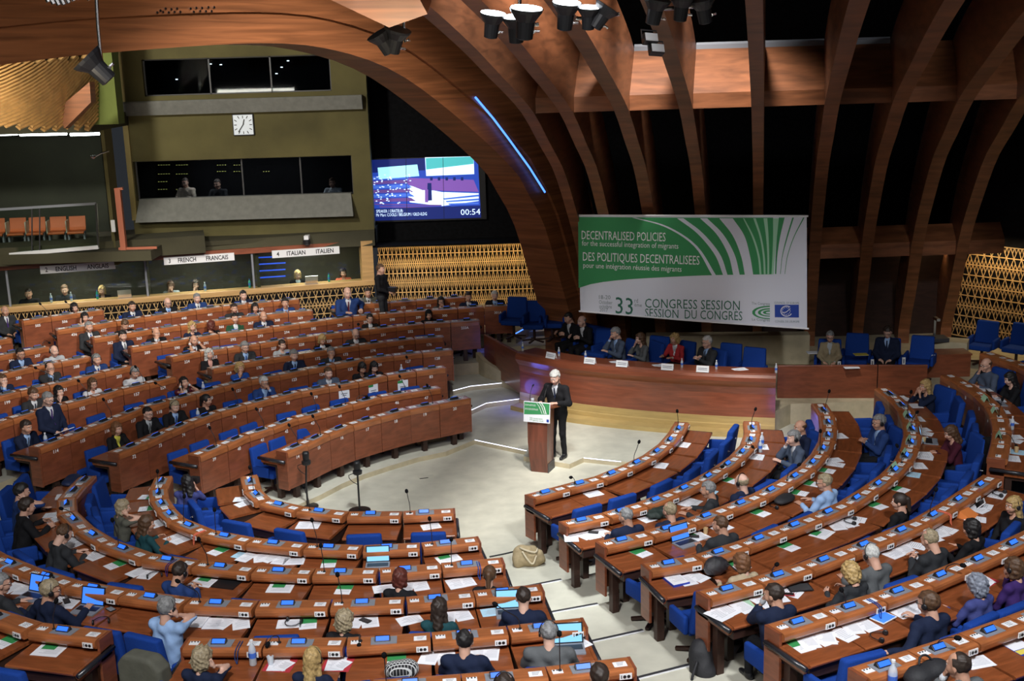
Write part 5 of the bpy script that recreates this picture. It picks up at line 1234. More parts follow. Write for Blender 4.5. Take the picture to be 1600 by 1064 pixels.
# left block, back to front
P(122, 484, 'A10', 'f', 'bob', 'black', 'purple', 'top', 'woman with dark bob leaning over the back left desk 507', 'write')
P(8, 486, 'A9', 'm', 'bald', 'grey', 'char', 'suit', 'balding man with purple tie sitting at far left end below the booths', 'lap', tie='purple')
P(132.5, 496, 'A9', 'f', 'long', 'black', 'cream', 'top', 'dark-haired woman in cream top raising a hand near desk 436', 'ear')
P(204, 478, 'A9', 'm', 'short', 'dark', 'navy', 'suit', 'dark-haired man in navy suit looking down at desk 438', 'desk', tie='navy')
P(262, 473, 'A9', 'm', 'bald', 'grey', 'black', 'suit', 'balding man in glasses and black suit behind desk 439', 'desk', 'lblue', 'blue', 'g')
P(308, 466, 'A9', 'm', 'short', 'grey', 'midblue', 'suit', 'grey-haired man in dark blue suit behind desk 441', 'desk', 'white', 'navy')
P(382.5, 464, 'A9', 'm', 'short', 'black', 'navy', 'suit', 'black-haired man in dark suit behind desk 442', 'desk', 'white', 'navy')
P(398.5, 481, 'A8', 'f', 'long', 'black', 'white', 'top', 'long dark-haired woman in white top behind desk 367', 'desk')
P(368, 483, 'A8', 'm', 'short', 'dark', 'char', 'suit', 'dark-haired man in open charcoal jacket behind desk 366', 'desk', 'lblue')
P(447, 475, 'A8', 'm', 'thick', 'black', 'midblue', 'suit', 'dark-haired man in blue suit looking up toward the rostrum, desk 368', 'desk', 'lblue', 'navy', hy=-.3, hp=.1)
P(198, 509, 'A8', 'm', 'short', 'brown', 'black', 'suit', 'man with bowed head in black suit behind desk 363', 'write', hp=-.5)
P(139, 511, 'A8', 'm', 'short', 'grey', 'char', 'suit', 'grey-haired man with blue tie sitting left of desk 362', 'lap', 'white', 'blue')
P(299, 510, 'A7', 'f', 'wavy', 'blond', 'navy', 'top', 'wavy blonde woman in navy top behind desk 291', 'desk')
P(333, 512, 'A7', 'f', 'bob', 'auburn', 'black', 'top', 'woman with auburn hair turned away behind desk 292', 'lap', hy=2.2)
P(364, 496, 'A7', 'm', 'short', 'black', 'green', 'cardigan', 'bearded man in dark green vest and white shirt behind desk 292', 'lap', 'white')
P(411.7, 494.5, 'A7', 'm', 'bald', 'dark', 'navy', 'suit', 'balding bearded man in navy suit behind desk 293', 'desk', 'white', 'black')
P(250, 523, 'A7', 'm', 'bald', 'dark', 'black', 'suit', 'bald man in black suit with hand at his mouth, desk 289', 'chin')
P(192, 525, 'A7', 'm', 'thick', 'black', 'navy', 'suit', 'black-haired man in navy suit at the aisle left of desk 289', 'lap', 'white', 'grey')
P(560, 472, 'A7', 'm', 'thick', 'grey', 'navy', 'suit', 'grey-haired man in dark suit behind desk 297 near the lattice', 'desk', 'lblue', 'navy')
P(543, 458, 'A9', 'm', 'bald', 'dark', 'midblue', 'suit', 'big balding man in blue suit with red tie left of desk 370', 'hip', 'white', 'burg', wide=1.12, sc=1.1)
P(575, 457.5, 'A8', 'm', 'short', 'dark', 'olive', 'suit', 'man in grey-green suit with black tie behind desk 370', 'desk', 'white', 'black')
P(689, 471, 'A7', 'f', 'long', 'black', 'grey', 'top', 'dark-haired woman in grey top with hand raised behind desk 299', 'chinl', fl='g')
P(732, 464, 'A7', 'm', 'short', 'dark', 'navy', 'suit', 'man in navy suit behind desk 301 near the video screen', 'desk', 'white', 'navy')
P(773, 462, 'A7', 'm', 'short', 'white', 'black', 'suit', 'white-haired man in black suit behind desk 301A', 'desk', 'lblue', 'blue')
P(578, 498, 'A6', 'f', 'bun', 'black', 'black', 'cardigan', 'woman in glasses and black jacket behind desk 231', 'lap', fl='g')
P(670, 492, 'A6', 'f', 'scarf', 'black', 'black', 'top', 'woman in black headscarf behind desk 232', 'read')
P(304.5, 534, 'A6', 'm', 'bald', 'dark', 'black', 'suit', 'balding man with both hands at his headset, desk 224', 'ears', 'white', 'burg', 'h')
P(151, 562, 'A6', 'm', 'short', 'grey', 'midblue', 'suit', 'grey-haired man in blue suit with headset behind desk 202', 'desk', 'white', 'blue', 'h')
P(78, 575, 'A6', 'm', 'balding', 'dark', 'char', 'suit', 'dark-haired man in glasses with chin on hand, desk 200', 'chin', 'lblue', None, 'g')
P(4, 594, 'A6', 'm', 'short', 'brown', 'navy', 'suit', 'brown-haired man cut by the left edge with hand at chin', 'chin', 'lblue', None)
P(32, 553, 'A7', 'm', 'short', 'black', 'navy', 'suit', 'black-haired man in glasses and navy suit behind desk 286', 'desk', 'lblue', None, 'g')
P(88, 550, 'A7', 'm', 'bald', 'white', 'lgrey', 'shirt', 'bald man in pale grey shirt with headset behind desk 287', 'desk', fl='h')
P(373, 538, 'A5', 'm', 'thick', 'grey', 'char', 'suit', 'grey-haired man in glasses and charcoal suit behind desk 169', 'desk', 'lblue', 'blue', 'g')
P(441, 539, 'A5', 'f', 'bun', 'dark', 'lgrey', 'top', 'woman with tied dark hair in pale grey top, desk 170', 'desk')
P(503.7, 531, 'A5', 'f', 'bob', 'blond', 'black', 'cardigan', 'blonde woman in black jacket looking down, desk 172', 'desk', hp=-.4)
P(556, 522, 'A5', 'm', 'bald', 'grey', 'char', 'suit', 'bald man in glasses reading behind desk 173', 'read', 'white', None, 'g', hp=-.35)
P(323, 552, 'A5', 'f', 'wavy', 'white', 'black', 'cardigan', 'pale blonde woman with pink scarf in the aisle left of desk 169', 'lap', 'pink', leg='khaki')
P(210.5, 582, 'A5', 'm', 'short', 'grey', 'white', 'shirt', 'grey-haired man in white shirt with headset bowed at desk 157', 'write', fl='h', hp=-.4)
P(144.7, 600, 'A5', 'f', 'long', 'brown', 'white', 'top', 'long brown-haired woman in white blouse behind desk 155', 'desk', fl='g')
P(92, 612, 'A5', 'f', 'long', 'black', 'black', 'top', 'dark-haired woman in black with chin on hand, desk 154', 'chin')
P(52, 616, 'A5', 'm', 'thick', 'brown', 'char', 'suit', 'young brown-haired man in dark suit beside the standing man', 'desk', 'white', 'navy', hp=-.3)
P(375, 575, 'A4', 'f', 'curly', 'blond', 'blue', 'top', 'curly blonde woman in patterned blue top behind desk 121', 'chin')
P(457.7, 554.7, 'A4', 'm', 'thick', 'grey', 'navy', 'suit', 'grey-haired man with striped tie behind desk 123', 'desk', 'lblue', 'navy')
P(518, 551, 'A4', 'm', 'short', 'grey', 'char', 'suit', 'grey-haired man with hand to his mouth behind desk 125', 'chin', 'lblue', None)
P(287.6, 598, 'A4', 'f', 'long', 'black', 'burg', 'cardigan', 'dark-haired woman in burgundy with both hands at her ears, desk 119', 'ears', 'white', hp=.15)
P(412.6, 598, 'A3', 'm', 'thick', 'white', 'midblue', 'suit', 'white-haired man in glasses and blue blazer behind desk 77', 'chinl', 'lblue', None, 'g')
P(513, 583, 'A3', 'm', 'short', 'brown', 'greyblue', 'suit', 'man in grey-blue suit and striped shirt behind desk 79', 'desk', 'white', 'lgrey')
P(566, 575, 'A3', 'f', 'bob', 'black', 'black', 'top', 'dark-haired woman in black looking down, desk 80', 'write', hp=-.45)
P(588, 576, 'A3', 'f', 'long', 'black', 'black', 'top', 'dark-haired woman looking down, right one of a pair at desk 81', 'phone', hp=-.4)
P(174, 669, 'A3', 'f', 'bob', 'red', 'black', 'cardigan', 'red-brown-haired woman with yellow scarf behind desk 72', 'desk', 'yellow', None)
P(222, 645, 'A3', 'm', 'short', 'black', 'black', 'suit', 'bearded man in glasses and black suit behind desk 73', 'desk', 'lgrey', 'grey', 'g')
P(272.6, 635, 'A3', 'm', 'short', 'ash', 'black', 'suit', 'fair-haired person with headset looking down, desk 75', 'desk', 'lblue', 'blue', 'h', hp=-.4)
P(331, 628, 'A3', 'f', 'tail', 'black', 'black', 'top', 'black-haired woman in black turned sideways at desk 76', 'lap', hy=.5)
P(37.6, 667, 'A4', 'm', 'thick', 'dark', 'navy', 'suit', 'dark-haired man with clasped hands left of desk 114', 'clasp', 'lblue', 'greyblue')
sp = person(75, 624, FL_A(4), LOOK_A, 'standing grey-bearded man in navy suit reading from papers left of desk 115', hair='short', hc='grey', top='navy', kind='suit', shirt='white', tie='purple', pose='lap', standing=True, glasses=True, leg='navy', hp=-.3)
# lower left block seen from behind
P(37.6, 768, 'B3', 'm', 'thick', 'black', 'midblue', 'suit', 'black-haired man in blue suit with raised hand at the far left desks', 'ear', hp=-.1)
P(59, 788, 'B4', 'm', 'thick', 'dark', 'black', 'suit', 'dark-haired man in black jacket leaning forward at far left', 'read')
P(131.6, 825, 'B4', 'm', 'crop', 'brown', 'char', 'suit', 'big man in dark grey suit with earpiece writing at his desk', 'write', 'white', None, 'h', wide=1.1, hp=-.4)
P(193.6, 793, 'B3', 'f', 'bob', 'ash', 'olive', 'top', 'fair-haired woman in grey-green jacket holding her ear', 'ear', hy=-.3)
P(231, 818, 'B3', 'f', 'long', 'brown', 'teal', 'top', 'long brown-haired woman in dark teal holding a tablet', 'read', hy=-.5)
P(279, 896, 'B4', 'm', 'short', 'dark', 'midblue', 'suit', 'dark-haired man with headset looking at his phone', 'phone', fl='h', hp=-.3)
P(82.7, 921, 'B5', 'm', 'thick', 'ash', 'navy', 'suit', 'grey-blond bearded man with headset and glasses near a laptop', 'reach', 'white', None, 'gh', hy=-.5)
P(2, 912, 'B5', 'm', 'short', 'grey', 'char', 'suit', 'grey-haired person cut by the left edge in dark jacket', 'desk', hy=-.4, fl='g')
P(266, 946, 'B5', 'm', 'thick', 'grey', 'lblue', 'shirt', 'grey-haired man in pale blue shirt adjusting his headset', 'ears', fl='h')
P(328, 1010, 'B6', 'f', 'curly', 'ash', 'navy', 'top', 'woman with short wavy blond hair in navy top, hand at ear', 'ear', wide=1.15)
P(489, 1030, 'B6', 'f', 'long', 'blond', 'navy', 'top', 'woman with long straight blond hair at the bottom row', 'desk', fl='h')
P(625, 898, 'B4', 'f', 'bob', 'auburn', 'black', 'top', 'woman with auburn bob and black jacket seen from behind', 'desk')
P(683, 934, 'B5', 'f', 'long', 'dark', 'teal', 'top', 'long dark-haired woman in dark teal jacket with raised hand', 'chinl')
P(537, 976, 'B5', 'f', 'curly', 'ash', 'black', 'top', 'curly fair-haired woman seen from behind with white earphone cord', 'desk')
P(765, 899, 'B4', 'f', 'tail', 'brown', 'black', 'top', 'woman with brown ponytail at the aisle end of a row', 'desk')
P(726.5, 1001, 'B6', 'm', 'balding', 'black', 'navy', 'suit', 'man with thinning black hair in navy jacket seen from behind', 'desk', 'lblue')
P(780, 1036, 'B7', 'm', 'balding', 'dark', 'navy', 'suit', 'man with thinning dark hair and headset at the bottom edge', 'desk', fl='h')
P(624, 1066, 'B7', 'm', 'bald', 'grey', 'char', 'suit', 'bald head just showing at the bottom edge beside a patterned bag', 'desk')
P(818, 934, 'B5', 'm', 'crop', 'dark', 'navy', 'suit', 'man with cropped dark hair in navy jacket before a laptop', 'desk', 'lblue')
P(855, 983, 'B6', 'm', 'balding', 'grey', 'grey', 'suit', 'balding grey man with headset in grey jacket before a screen', 'desk', 'lblue', None, 'h', wide=1.1)
P(935, 1054, 'B7', 'm', 'short', 'dark', 'char', 'suit', 'top of a dark-haired head at the bottom edge by the aisle', 'desk')
# right block
P(1252, 686, 'C2', 'm', 'thick', 'grey', 'greyblue', 'suit', 'grey-haired man with headset leaning his face on his hand', 'chin', 'white', None, 'h', look=math.radians(190))
P(1250, 668, 'C2', 'm', 'bald', 'brown', 'navy', 'suit', 'balding man with a laptop beyond the grey-haired man with headset', 'lap', look=math.radians(200))
P(1106, 765, 'C2', 'm', 'short', 'grey', 'char', 'suit', 'grey-haired man in dark jacket turned left in the second right row', 'desk', look=math.radians(160))
P(1166, 755, 'C2', 'm', 'bald', 'ash', 'navy', 'suit', 'bald man with headset low in the second right row', 'lap', fl='h')
P(1051, 800, 'C2', 'm', 'balding', 'ash', 'navy', 'suit', 'sandy balding head just above the third right row', 'lap')
P(977.6, 807, 'C2', 'm', 'crop', 'grey', 'navy', 'suit', 'man with cropped grey hair near the aisle end of the second right row', 'desk', hy=.4)
P(1136, 825, 'C3', 'm', 'crop', 'brown', 'char', 'suit', 'man with cropped brown hair beside a blue chair in the third right row', 'desk', hy=.4)
P(1158, 879, 'C4', 'f', 'bob', 'red', 'beige', 'top', 'woman with red-brown bob in beige jacket', 'desk', hy=.3)
P(1302, 757, 'C3', 'm', 'short', 'ash', 'lblue', 'shirt', 'man in glasses and pale blue shirt in the third right row', 'desk', fl='g', hy=.5)
P(1365, 775, 'C4', 'f', 'tail', 'dark', 'black', 'top', 'dark-haired woman in black sitting upright in the fourth right row', 'lap', hy=.4)
P(1373, 660, 'C3', 'm', 'thick', 'grey', 'midblue', 'suit', 'grey-haired man in glasses and blue suit in a blue armchair', 'cross', 'lblue', None, 'gh', look=math.radians(190))
P(1232, 943, 'C5', 'm', 'short', 'dark', 'navy', 'suit', 'dark-haired man in navy suit resting his mouth on clasped hands', 'mouth', 'white', None, hy=.5)
P(1328, 894, 'C5', 'f', 'curly', 'blond', 'char', 'top', 'woman with short blond hair reading a brochure', 'read', hp=-.3)
P(1348, 862, 'C5', 'm', 'crop', 'white', 'grey', 'suit', 'white-haired man with headset in a grey suit', 'desk', 'lblue', None, 'h', hp=-.3, wide=1.1)
P(1463.5, 847, 'C5', 'm', 'balding', 'ash', 'char', 'suit', 'balding bearded man looking at his phone', 'phone', 'white', None, hp=-.3)
P(1519, 826, 'C5', 'f', 'bob', 'black', 'black', 'top', 'woman with short black hair and headset in black', 'desk', fl='h')
P(1583, 790, 'C5', 'f', 'long', 'blond', 'black', 'top', 'blonde woman with headset at the right edge in dark coat', 'lap', fl='h', look=math.radians(200))
P(1498, 903, 'C6', 'f', 'curly', 'bluegrey', 'indigo', 'top', 'woman with short blue-grey hair in bright blue jacket', 'desk')
P(1565, 881, 'C6', 'f', 'bob', 'brown', 'purple', 'top', 'woman with brown hair and earpiece in purple jacket', 'chin', fl='h')
P(1450, 943, 'C6', 'm', 'thick', 'brown', 'navy', 'suit', 'brown-haired man in glasses stretching one arm along the chairs', 'reach', 'lblue', None, 'gh', hy=.3)
P(1497, 1040, 'C7', 'm', 'balding', 'dark', 'grey', 'suit', 'balding man at the bottom right with raised hand on the desk', 'chinl', hy=.3)
# upper right group
P(1431.6, 604, 'C4', 'f', 'long', 'blond', 'navy', 'top', 'blonde woman drinking at the far end of the fourth right row', 'mouth', look=math.radians(200))
P(1480.5, 676, 'C4', 'f', 'long', 'brown', 'maroon', 'top', 'brown-haired woman in maroon typing at her desk', 'clasp', look=math.radians(185), hp=-.35)
P(1528, 571, 'U5', 'm', 'bald', 'brown', 'greyblue', 'shirt', 'balding man in glasses and plaid shirt with chin on hand', 'chin', fl='g', look=math.radians(205))
P(1578, 592, 'U5', 'f', 'long', 'black', 'black', 'top', 'woman with long black hair typing at the upper right desks', 'clasp', look=math.radians(190), hp=-.3)
P(1602, 636, 'U5', 'f', 'bob', 'dark', 'lgrey', 'top', 'person in grey patterned top cut by the right edge', 'desk', look=math.radians(190))
# photographer in blue seen from behind
ph = person(292, 754, .10, math.radians(75), 'long dark-haired woman in violet-blue top lifting a camera to photograph', sex='f', hair='long', hc='black', top='indigo', kind='top', pose='mouth', leg='navy', hy=.9)
chair((*ph['pos'][:2], .10), ph['ang'], 'blue armchair under the woman with the camera', 'blue armchairs at the desks', .9)
# rostrum
def RP(px, py, desc, floor=.55, **k):
    k.setdefault('look', math.radians(245)); lk = k.pop('look'); r = person(px, py, floor, lk, desc, **k)
    if not k.get('standing'): chair((*(r['pos'][:2]-np.array([math.cos(lk), math.sin(lk)])*.02), floor), lk, 'blue armchair under the '+' '.join(desc.split()[:9]), 'blue armchairs on the stage', 1.0)
    return r
RP(888, 497, 'usher in black tailcoat and white bow reading a paper, left one', .55, hair='short', hc='black', top='black', tie=None, pose='read', look=math.radians(215), hp=-.3)
RP(909, 502, 'usher with shaved head in black tailcoat and white bow, right one', .55, hair='bald', hc='grey', top='black', pose='read', look=math.radians(222))
RP(961.5, 521, 'grey-haired panellist in blue-grey suit with chin on hand', .55, hair='thick', hc='grey', top='greyblue', shirt='lblue', tie='lblue', pose='chin', look=math.radians(205), hp=-.25)
RP(1000, 529, 'long brown-haired woman panellist in grey jacket with hand at mouth', .55, sex='f', hair='long', hc='brown', top='grey', kind='top', pose='chin', look=math.radians(205))
RP(1054, 529.5, 'curly blonde woman panellist in red jacket', .55, sex='f', hair='curly', hc='blond', top='red', kind='cardigan', pose='desk', look=math.radians(225))
RP(1104.5, 535, 'white-haired panellist in dark suit with folded arms', .55, hair='thick', hc='white', top='char', shirt='lblue', tie='black', pose='cross', look=math.radians(215), glasses=True)
RP(1297, 526, 'short-haired woman in tan jacket holding papers right of the banner', .55, sex='f', hair='short', hc='grey', top='tan', kind='cardigan', shirt='lgrey', pose='lap', look=math.radians(255), leg='khaki', glasses=True, hp=-.35)
RP(1387, 519, 'man in dark suit with red badge ribbon writing on his knee', .55, hair='thick', hc='dark', top='navy', shirt='lblue', tie='navy', pose='lap', look=math.radians(245), glasses=True, hp=-.45)
POSES['lectern'] = (.10, (-.16, .32, .76), (.20, .32, .74), 'flat', 'flat')
spk = person(867, 590, .10, math.radians(240), 'white-haired man in dark suit speaking at the lectern', hair='thick', hc='white', top='black', shirt='white', tie='navy', pose='lectern', standing=True, hp=-.35, hy=.1, sc=1.04)
# interpreters and technicians
def IP(px, py, zoff, desc, **k):
    p = BPT(px, py, -zoff); fl = p[2]-1.23; return person(px, py, fl, math.radians(-75), desc, at_xyz=(p[0], p[1], fl), **k)
IP(45, 455, .70, 'man in black tee shirt seated in the English booth', hair='crop', hc='dark', top='black', kind='shirt', pose='desk')
IP(101, 449, .70, 'person in dark top seated in the middle of the English booth', hair='short', hc='brown', top='char', kind='shirt')
IP(159, 446, .70, 'blonde woman in black top beside a laptop in the English booth', sex='f', hair='bob', hc='blond', top='black', kind='top', pose='desk')
IP(266, 439, .70, 'brown-haired woman in patterned pale top in the French booth', sex='f', hair='bob', hc='brown', top='lgrey', kind='top', pose='mouth')
IP(305, 437, .70, 'dark-haired woman with hand at face in the French booth', sex='f', hair='bob', hc='dark', top='black', kind='top', pose='chin')
IP(464, 422, .70, 'blonde woman in glasses in the Italian booth', sex='f', hair='bob', hc='blond', top='black', kind='cardigan', pose='desk', glasses=True)
IP(535, 419, .70, 'woman in coral top at the right of the Italian booth', sex='f', hair='bob', hc='dark', top='coral', kind='top', pose='desk')
def TP(px, py, desc, **k):
    p = aty(px, py, 34.3); person(px, py, p[2]-1.2, math.radians(-100), desc, at_xyz=(p[0], p[1], p[2]-1.2), **k)
TP(292, 284, 'man in pale shirt leaning at the lower control window', hair='crop', hc='dark', top='cream', kind='shirt', pose='desk')
TP(342, 286, 'dim figure in dark top beside the man at the control window', hair='short', hc='dark', top='char', kind='shirt', pose='desk')
TP(521, 284, 'person in pale shirt at the right of the control window', hair='short', hc='brown', top='lgrey', kind='shirt', pose='desk')
cmn = person(595, 421, 1.2, math.radians(-20), 'standing cameraman in black against the wooden lattice', hair='short', hc='brown', top='black', kind='shirt', pose='lap', standing=True, leg='char', hp=-.1, sc=.98)

# ------------------------------------------------------------------ things on and around the desks
NUMW = 'zero one two three four five six seven eight nine ten'.split()
for u in ALLU:
    if u['blk'] == 'A': u['short'] = 'desk %s' % u['num']
    else:
        o_ = u['where'].split()[0]; nm = {'B': 'lower left block', 'BL': 'lower left corner', 'C': 'right block', 'U': 'upper right front group', 'V': 'upper right back group'}[u['blk']]
        u['short'] = '%s desk from left, row %s, %s' % (o_, NUMW[u['row']], nm) if u['blk'] in 'BC' else '%s desk from left, %s' % (o_, nm)
PEND = {}
def put_label(o, lab, cat, grp, px):
    tag(o, lab, cat, grp); PEND.setdefault(lab, []).append((px, o))
def unit_at(p, blks=None):
    return min((u for u in ALLU if not blks or u['blk'] in blks), key=lambda u: abs(np.dot(p[:2]-u['m'], u['x'])/(u['w']/2))**2*.15+abs(np.dot(p[:2]-u['m'], u['n'])-.4)+max(0, abs(np.dot(p[:2]-u['m'], u['x']))-u['w']/2)*3)
def on_worktop(px, py, blks='BCBLUV'):
    """nearest desk whose worktop this pixel falls on -> unit, local x, local y"""
    best = None
    for u in ALLU:
        if u['blk'] == 'A' or (blks and u['blk'] not in blks): continue
        p = at(px, py, u['z']+.775); lx = float(np.dot(p[:2]-u['m'], u['x'])); ly = float(np.dot(p[:2]-u['m'], u['n']))
        c = max(0, abs(lx)-u['w']/2)*2+max(0, .30-ly)+max(0, ly-.70)+.05*abs(ly-.5)
        if best is None or c < best[0]: best = (c, u, lx, ly)
    return best[1:]
def desk_matrix(u, lx, ly, dz=0., yaw=0., tilt=True):
    X = np.array([*u['x'], 0]); Yv = np.array([*u['n'], 0]); Z = np.array([0, 0, 1.])
    zz = u['z']+.8005-.035*0-(ly-.05)*.034+dz
    o = np.array([*(u['m']+u['x']*lx+u['n']*ly), zz])
    R3 = np.stack([X, Yv, Z], 1)@(rotx(-.034) if tilt else np.eye(3))@rotz(yaw)
    return Matrix([[*R3[i], o[i]] for i in range(3)]+[[0, 0, 0, 1]])
random.seed(5)
def sheet(w, h, z, m, cx=0, cy=0, a=0, lines=True, mb=None, head=None):
    mb = mb or MB(); ca, sa = math.cos(a), math.sin(a)
    def R(x, y, zz): return (cx+x*ca-y*sa, cy+x*sa+y*ca, zz)
    mb.hexa([R(x, y, z0) for z0 in (z, z+.0025) for x, y in ((-w/2, -h/2), (w/2, -h/2), (w/2, h/2), (-w/2, h/2))], m)
    if lines:
        for k in range(7):
            y = -h*.30+k*h*.09; ww = w*random.uniform(.25, .40)
            mb.add([R(-w*.4, y, z+.0031), R(-w*.4+2*ww, y, z+.0031), R(-w*.4+2*ww, y+.006, z+.0031), R(-w*.4, y+.006, z+.0031)], [(0, 1, 2, 3)], 1)
    return mb
DM = [M_paper, mat('pale_print', (.36, .37, .42), .8), M_green, M_lblue, M_lgreen, M_red, M_orange, M_bluecov, M_yellow, M_black]
def doc_mesh(kind, v):
    mb = MB()
    if kind == 'W': sheet(.21, .29, 0, 0, mb=mb, a=v*.2); sheet(.21, .29, .003, 0, .16+.03*v, .01, -.15*v, mb=mb)
    if kind == 'w': sheet(.30, .22, 0, 0, mb=mb, a=v*.1)
    if kind == 'S': [sheet(.21, .29, .0028*i, 0, random.uniform(-.01, .01), random.uniform(-.01, .01), random.uniform(-.06, .06), i == 7, mb) for i in range(8)]
    if kind == 'G':
        sheet(.21, .28, 0, 0, mb=mb); mb.add([(-.105, -.14, .0032), (.105, -.14, .0032), (.105, .0, .0032), (-.105, .0, .0032)], [(0, 1, 2, 3)], 2)
    if kind == 'H':
        sheet(.34, .25, 0, 0, mb=mb); mb.add([(-.05, -.125, .0034), (.12, -.125, .0034), (.12, -.02, .0034), (-.05, -.02, .0034)], [(0, 1, 2, 3)], 2)
    if kind == 'B': sheet(.24, .20, 0, 3, mb=mb)
    if kind == 'L': sheet(.21, .29, .0, 4, mb=mb); sheet(.21, .29, .003, 0, .05, .04, .3, mb=mb)
    if kind == 'R': sheet(.32, .30, 0, 5, lines=False, mb=mb); sheet(.21, .28, .004, 0, .02, 0, .1, mb=mb); sheet(.15, .21, .008, 0, -.05, .02, -.4, mb=mb)
    if kind == 'O': mb.hexa([(-.15, -.1, 0), (.15, -.1, 0), (.15, .12, 0), (-.15, .12, 0), (-.15, -.12, .12), (.15, -.12, .12), (.15, -.11, .125), (-.15, -.11, .125)], 6); sheet(.21, .29, .0, 0, .05, .12, .2, mb=mb)
    if kind == 'K': mb.hexa([(x, y, z) for z in (0, .02) for x, y in ((-.17, -.12), (.17, -.12), (.17, .12), (-.17, .12))], 9)
    if kind == 'U': mb.hexa([(x, y, z) for z in (0, .03) for x, y in ((-.12, -.16), (.12, -.16), (.12, .16), (-.12, .16))], 7); sheet(.23, .31, .031, 0, mb=mb)
    if kind == 'Y': sheet(.25, .30, 0, 7, lines=False, mb=mb); mb.add([(-.12, .05, .0034), (.12, .05, .0034), (.12, .13, .0034), (-.12, .13, .0034)], [(0, 1, 2, 3)], 8); mb.add([(-.12, -.14, .0034), (.12, -.14, .0034), (.12, .04, .0034), (-.12, .04, .0034)], [(0, 1, 2, 3)], 0)
    return mb.mesh('papers', DM, fix=False)
DN = dict(W=('papers', 'overlapping white sheets'), w=('papers', 'white printed spread'), S=('paper_stack', 'thick paper stack'), G=('programme', 'white and green programme'), H=('programme', 'wide programme with green panel'), B=('papers', 'pale blue sheet'), L=('papers', 'pale green folder'), R=('folder', 'red folder'), O=('folder', 'propped orange folder'), K=('folder', 'black folder'), U=('binder', 'blue binder'), Y=('booklet', 'blue and yellow booklet'))
_DC = {}
def doc(kind, px, py, yaw=None, blks='BCBLUV'):
    u, lx, ly = on_worktop(px, py, blks); ly = min(max(ly, .34), .62)
    v = random.choice((0, 1, 2)); k = (kind, v)
    if k not in _DC: _DC[k] = doc_mesh(kind, v)
    o = link(DN[kind][0], _DC[k]); o.matrix_world = desk_matrix(u, lx, ly, .001, random.uniform(-.25, .25) if yaw is None else yaw)
    put_label(o, '%s on %s' % (DN[kind][1], u['short']), 'papers', 'papers on the desks', px)
DOCS = '''W 394 786;W 494 819;w 673 818;G 245 777;G 246 794;w 263 816;W 301 839;G 353 856;B 387 864;W 412 870;W 440 876;w 468 872;G 519 875;H 699 870
S 103 778;W 102 811;W 148 843;w 175 862;G 196 878;W 250 888;H 329 903;K 357 913;H 442 916;G 540 917;w 600 913;W 656 909;W 728 907
G 15 900;W 43 920;W 122 937;S 318 964;L 349 966;W 381 971;w 453 975;G 483 973;W 579 969;w 639 962;W 722 960;B 767 958;G 22 999;H 86 1012;R 440 1037;R 530 1034;G 620 1028;W 697 1025;W 763 1014;w 898 1003
w 918 769;w 1014 726;w 1053 695;W 902 830;W 932 828;w 1003 807;W 1064 780;B 1086 766;G 1130 750;w 1171 714;w 1180 699;G 990 858;H 1074 834;w 1111 820;G 1169 797;G 1226 767;G 1252 754;G 1278 735;w 1297 682
U 1049 904;W 1083 898;G 1133 874;G 1216 850;H 1269 830;W 1297 810;W 1315 806;G 1345 786;G 1390 763;B 1413 741;w 1424 728;W 1435 710;w 1441 688;W 1439 673;w 1433 656;w 1430 635;W 1405 622
W 1129 952;L 1163 947;L 1187 934;W 1223 922;w 1398 867;W 1430 854;G 1439 837;W 1469 827;O 1503 806;W 1526 790;w 1548 773;G 1238 1003;W 1283 999;W 1318 994;W 1347 975;w 1400 952;w 1424 945;R 1531 909;w 1527 1037;Y 1586 1010
w 1539 609;W 1548 622;G 1563 645;w 1576 660;W 1582 684;w 1582 718;B 1590 708;W 1297 720'''
for ln in DOCS.replace('\n', ';').split(';'):
    k, x, y = ln.split(); doc(k, float(x), float(y))
# ---- sheets on the left block desk tops and name sheets on panels
for px, py, n in ((540, 612, 79), (584, 607, 80), (629.5, 602, 81)):
    u = next(u for u in ALLU if u['blk'] == 'A' and u['num'] == n+1 or u['blk'] == 'A' and u['num'] == n)
for px, py in ((538, 613), (584, 608), (630, 602)):
    u = min((u for u in UNITS[('A', 3, '')]), key=lambda u: abs(proj((*u['m'], u['z']+.7))[0]-px))
    c = atp(px, py, (*(u['m']-u['n']*.02), 0), (*u['n'], 0)); lx = float(np.dot(c[:2]-u['m'], u['x']))
    mb = MB().box((-.12, -.006, -.14), (.12, -.002, .11), 0); mb.box((-.12, -.0075, .05), (.0, -.006, .11), 1); mb.box((-.07, -.0075, -.04), (.07, -.006, -.025), 2); mb.box((-.05, -.0075, -.08), (.05, -.006, -.065), 2)
    o = link('notice_sheet', mb.mesh('notice_sheet', [M_paper, M_green, M_print]), None, (*(u['m']+u['x']*lx), c[2]), u['rz']); put_label(o, 'white and green notice sheet hung on the front of %s' % u['short'], 'notice', 'notice sheets on the left desks', px)
# ---- loose white papers on the left block ledges
for n in (155, 169, 72, 74, 40, 45, 77, 119, 224, 288, 437, 231, 15, 17, 19):
    u = next(u for u in ALLU if u['blk'] == 'A' and u['num'] == n); k = ('w', 0)
    o = link('papers', _DC.get(k) or _DC.setdefault(k, doc_mesh('w', 0))); o.matrix_world = desk_matrix(u, .03, .45, .001, .1); put_label(o, 'white printed sheet behind the ledge of desk %s' % n, 'papers', 'papers on the desks', 0)
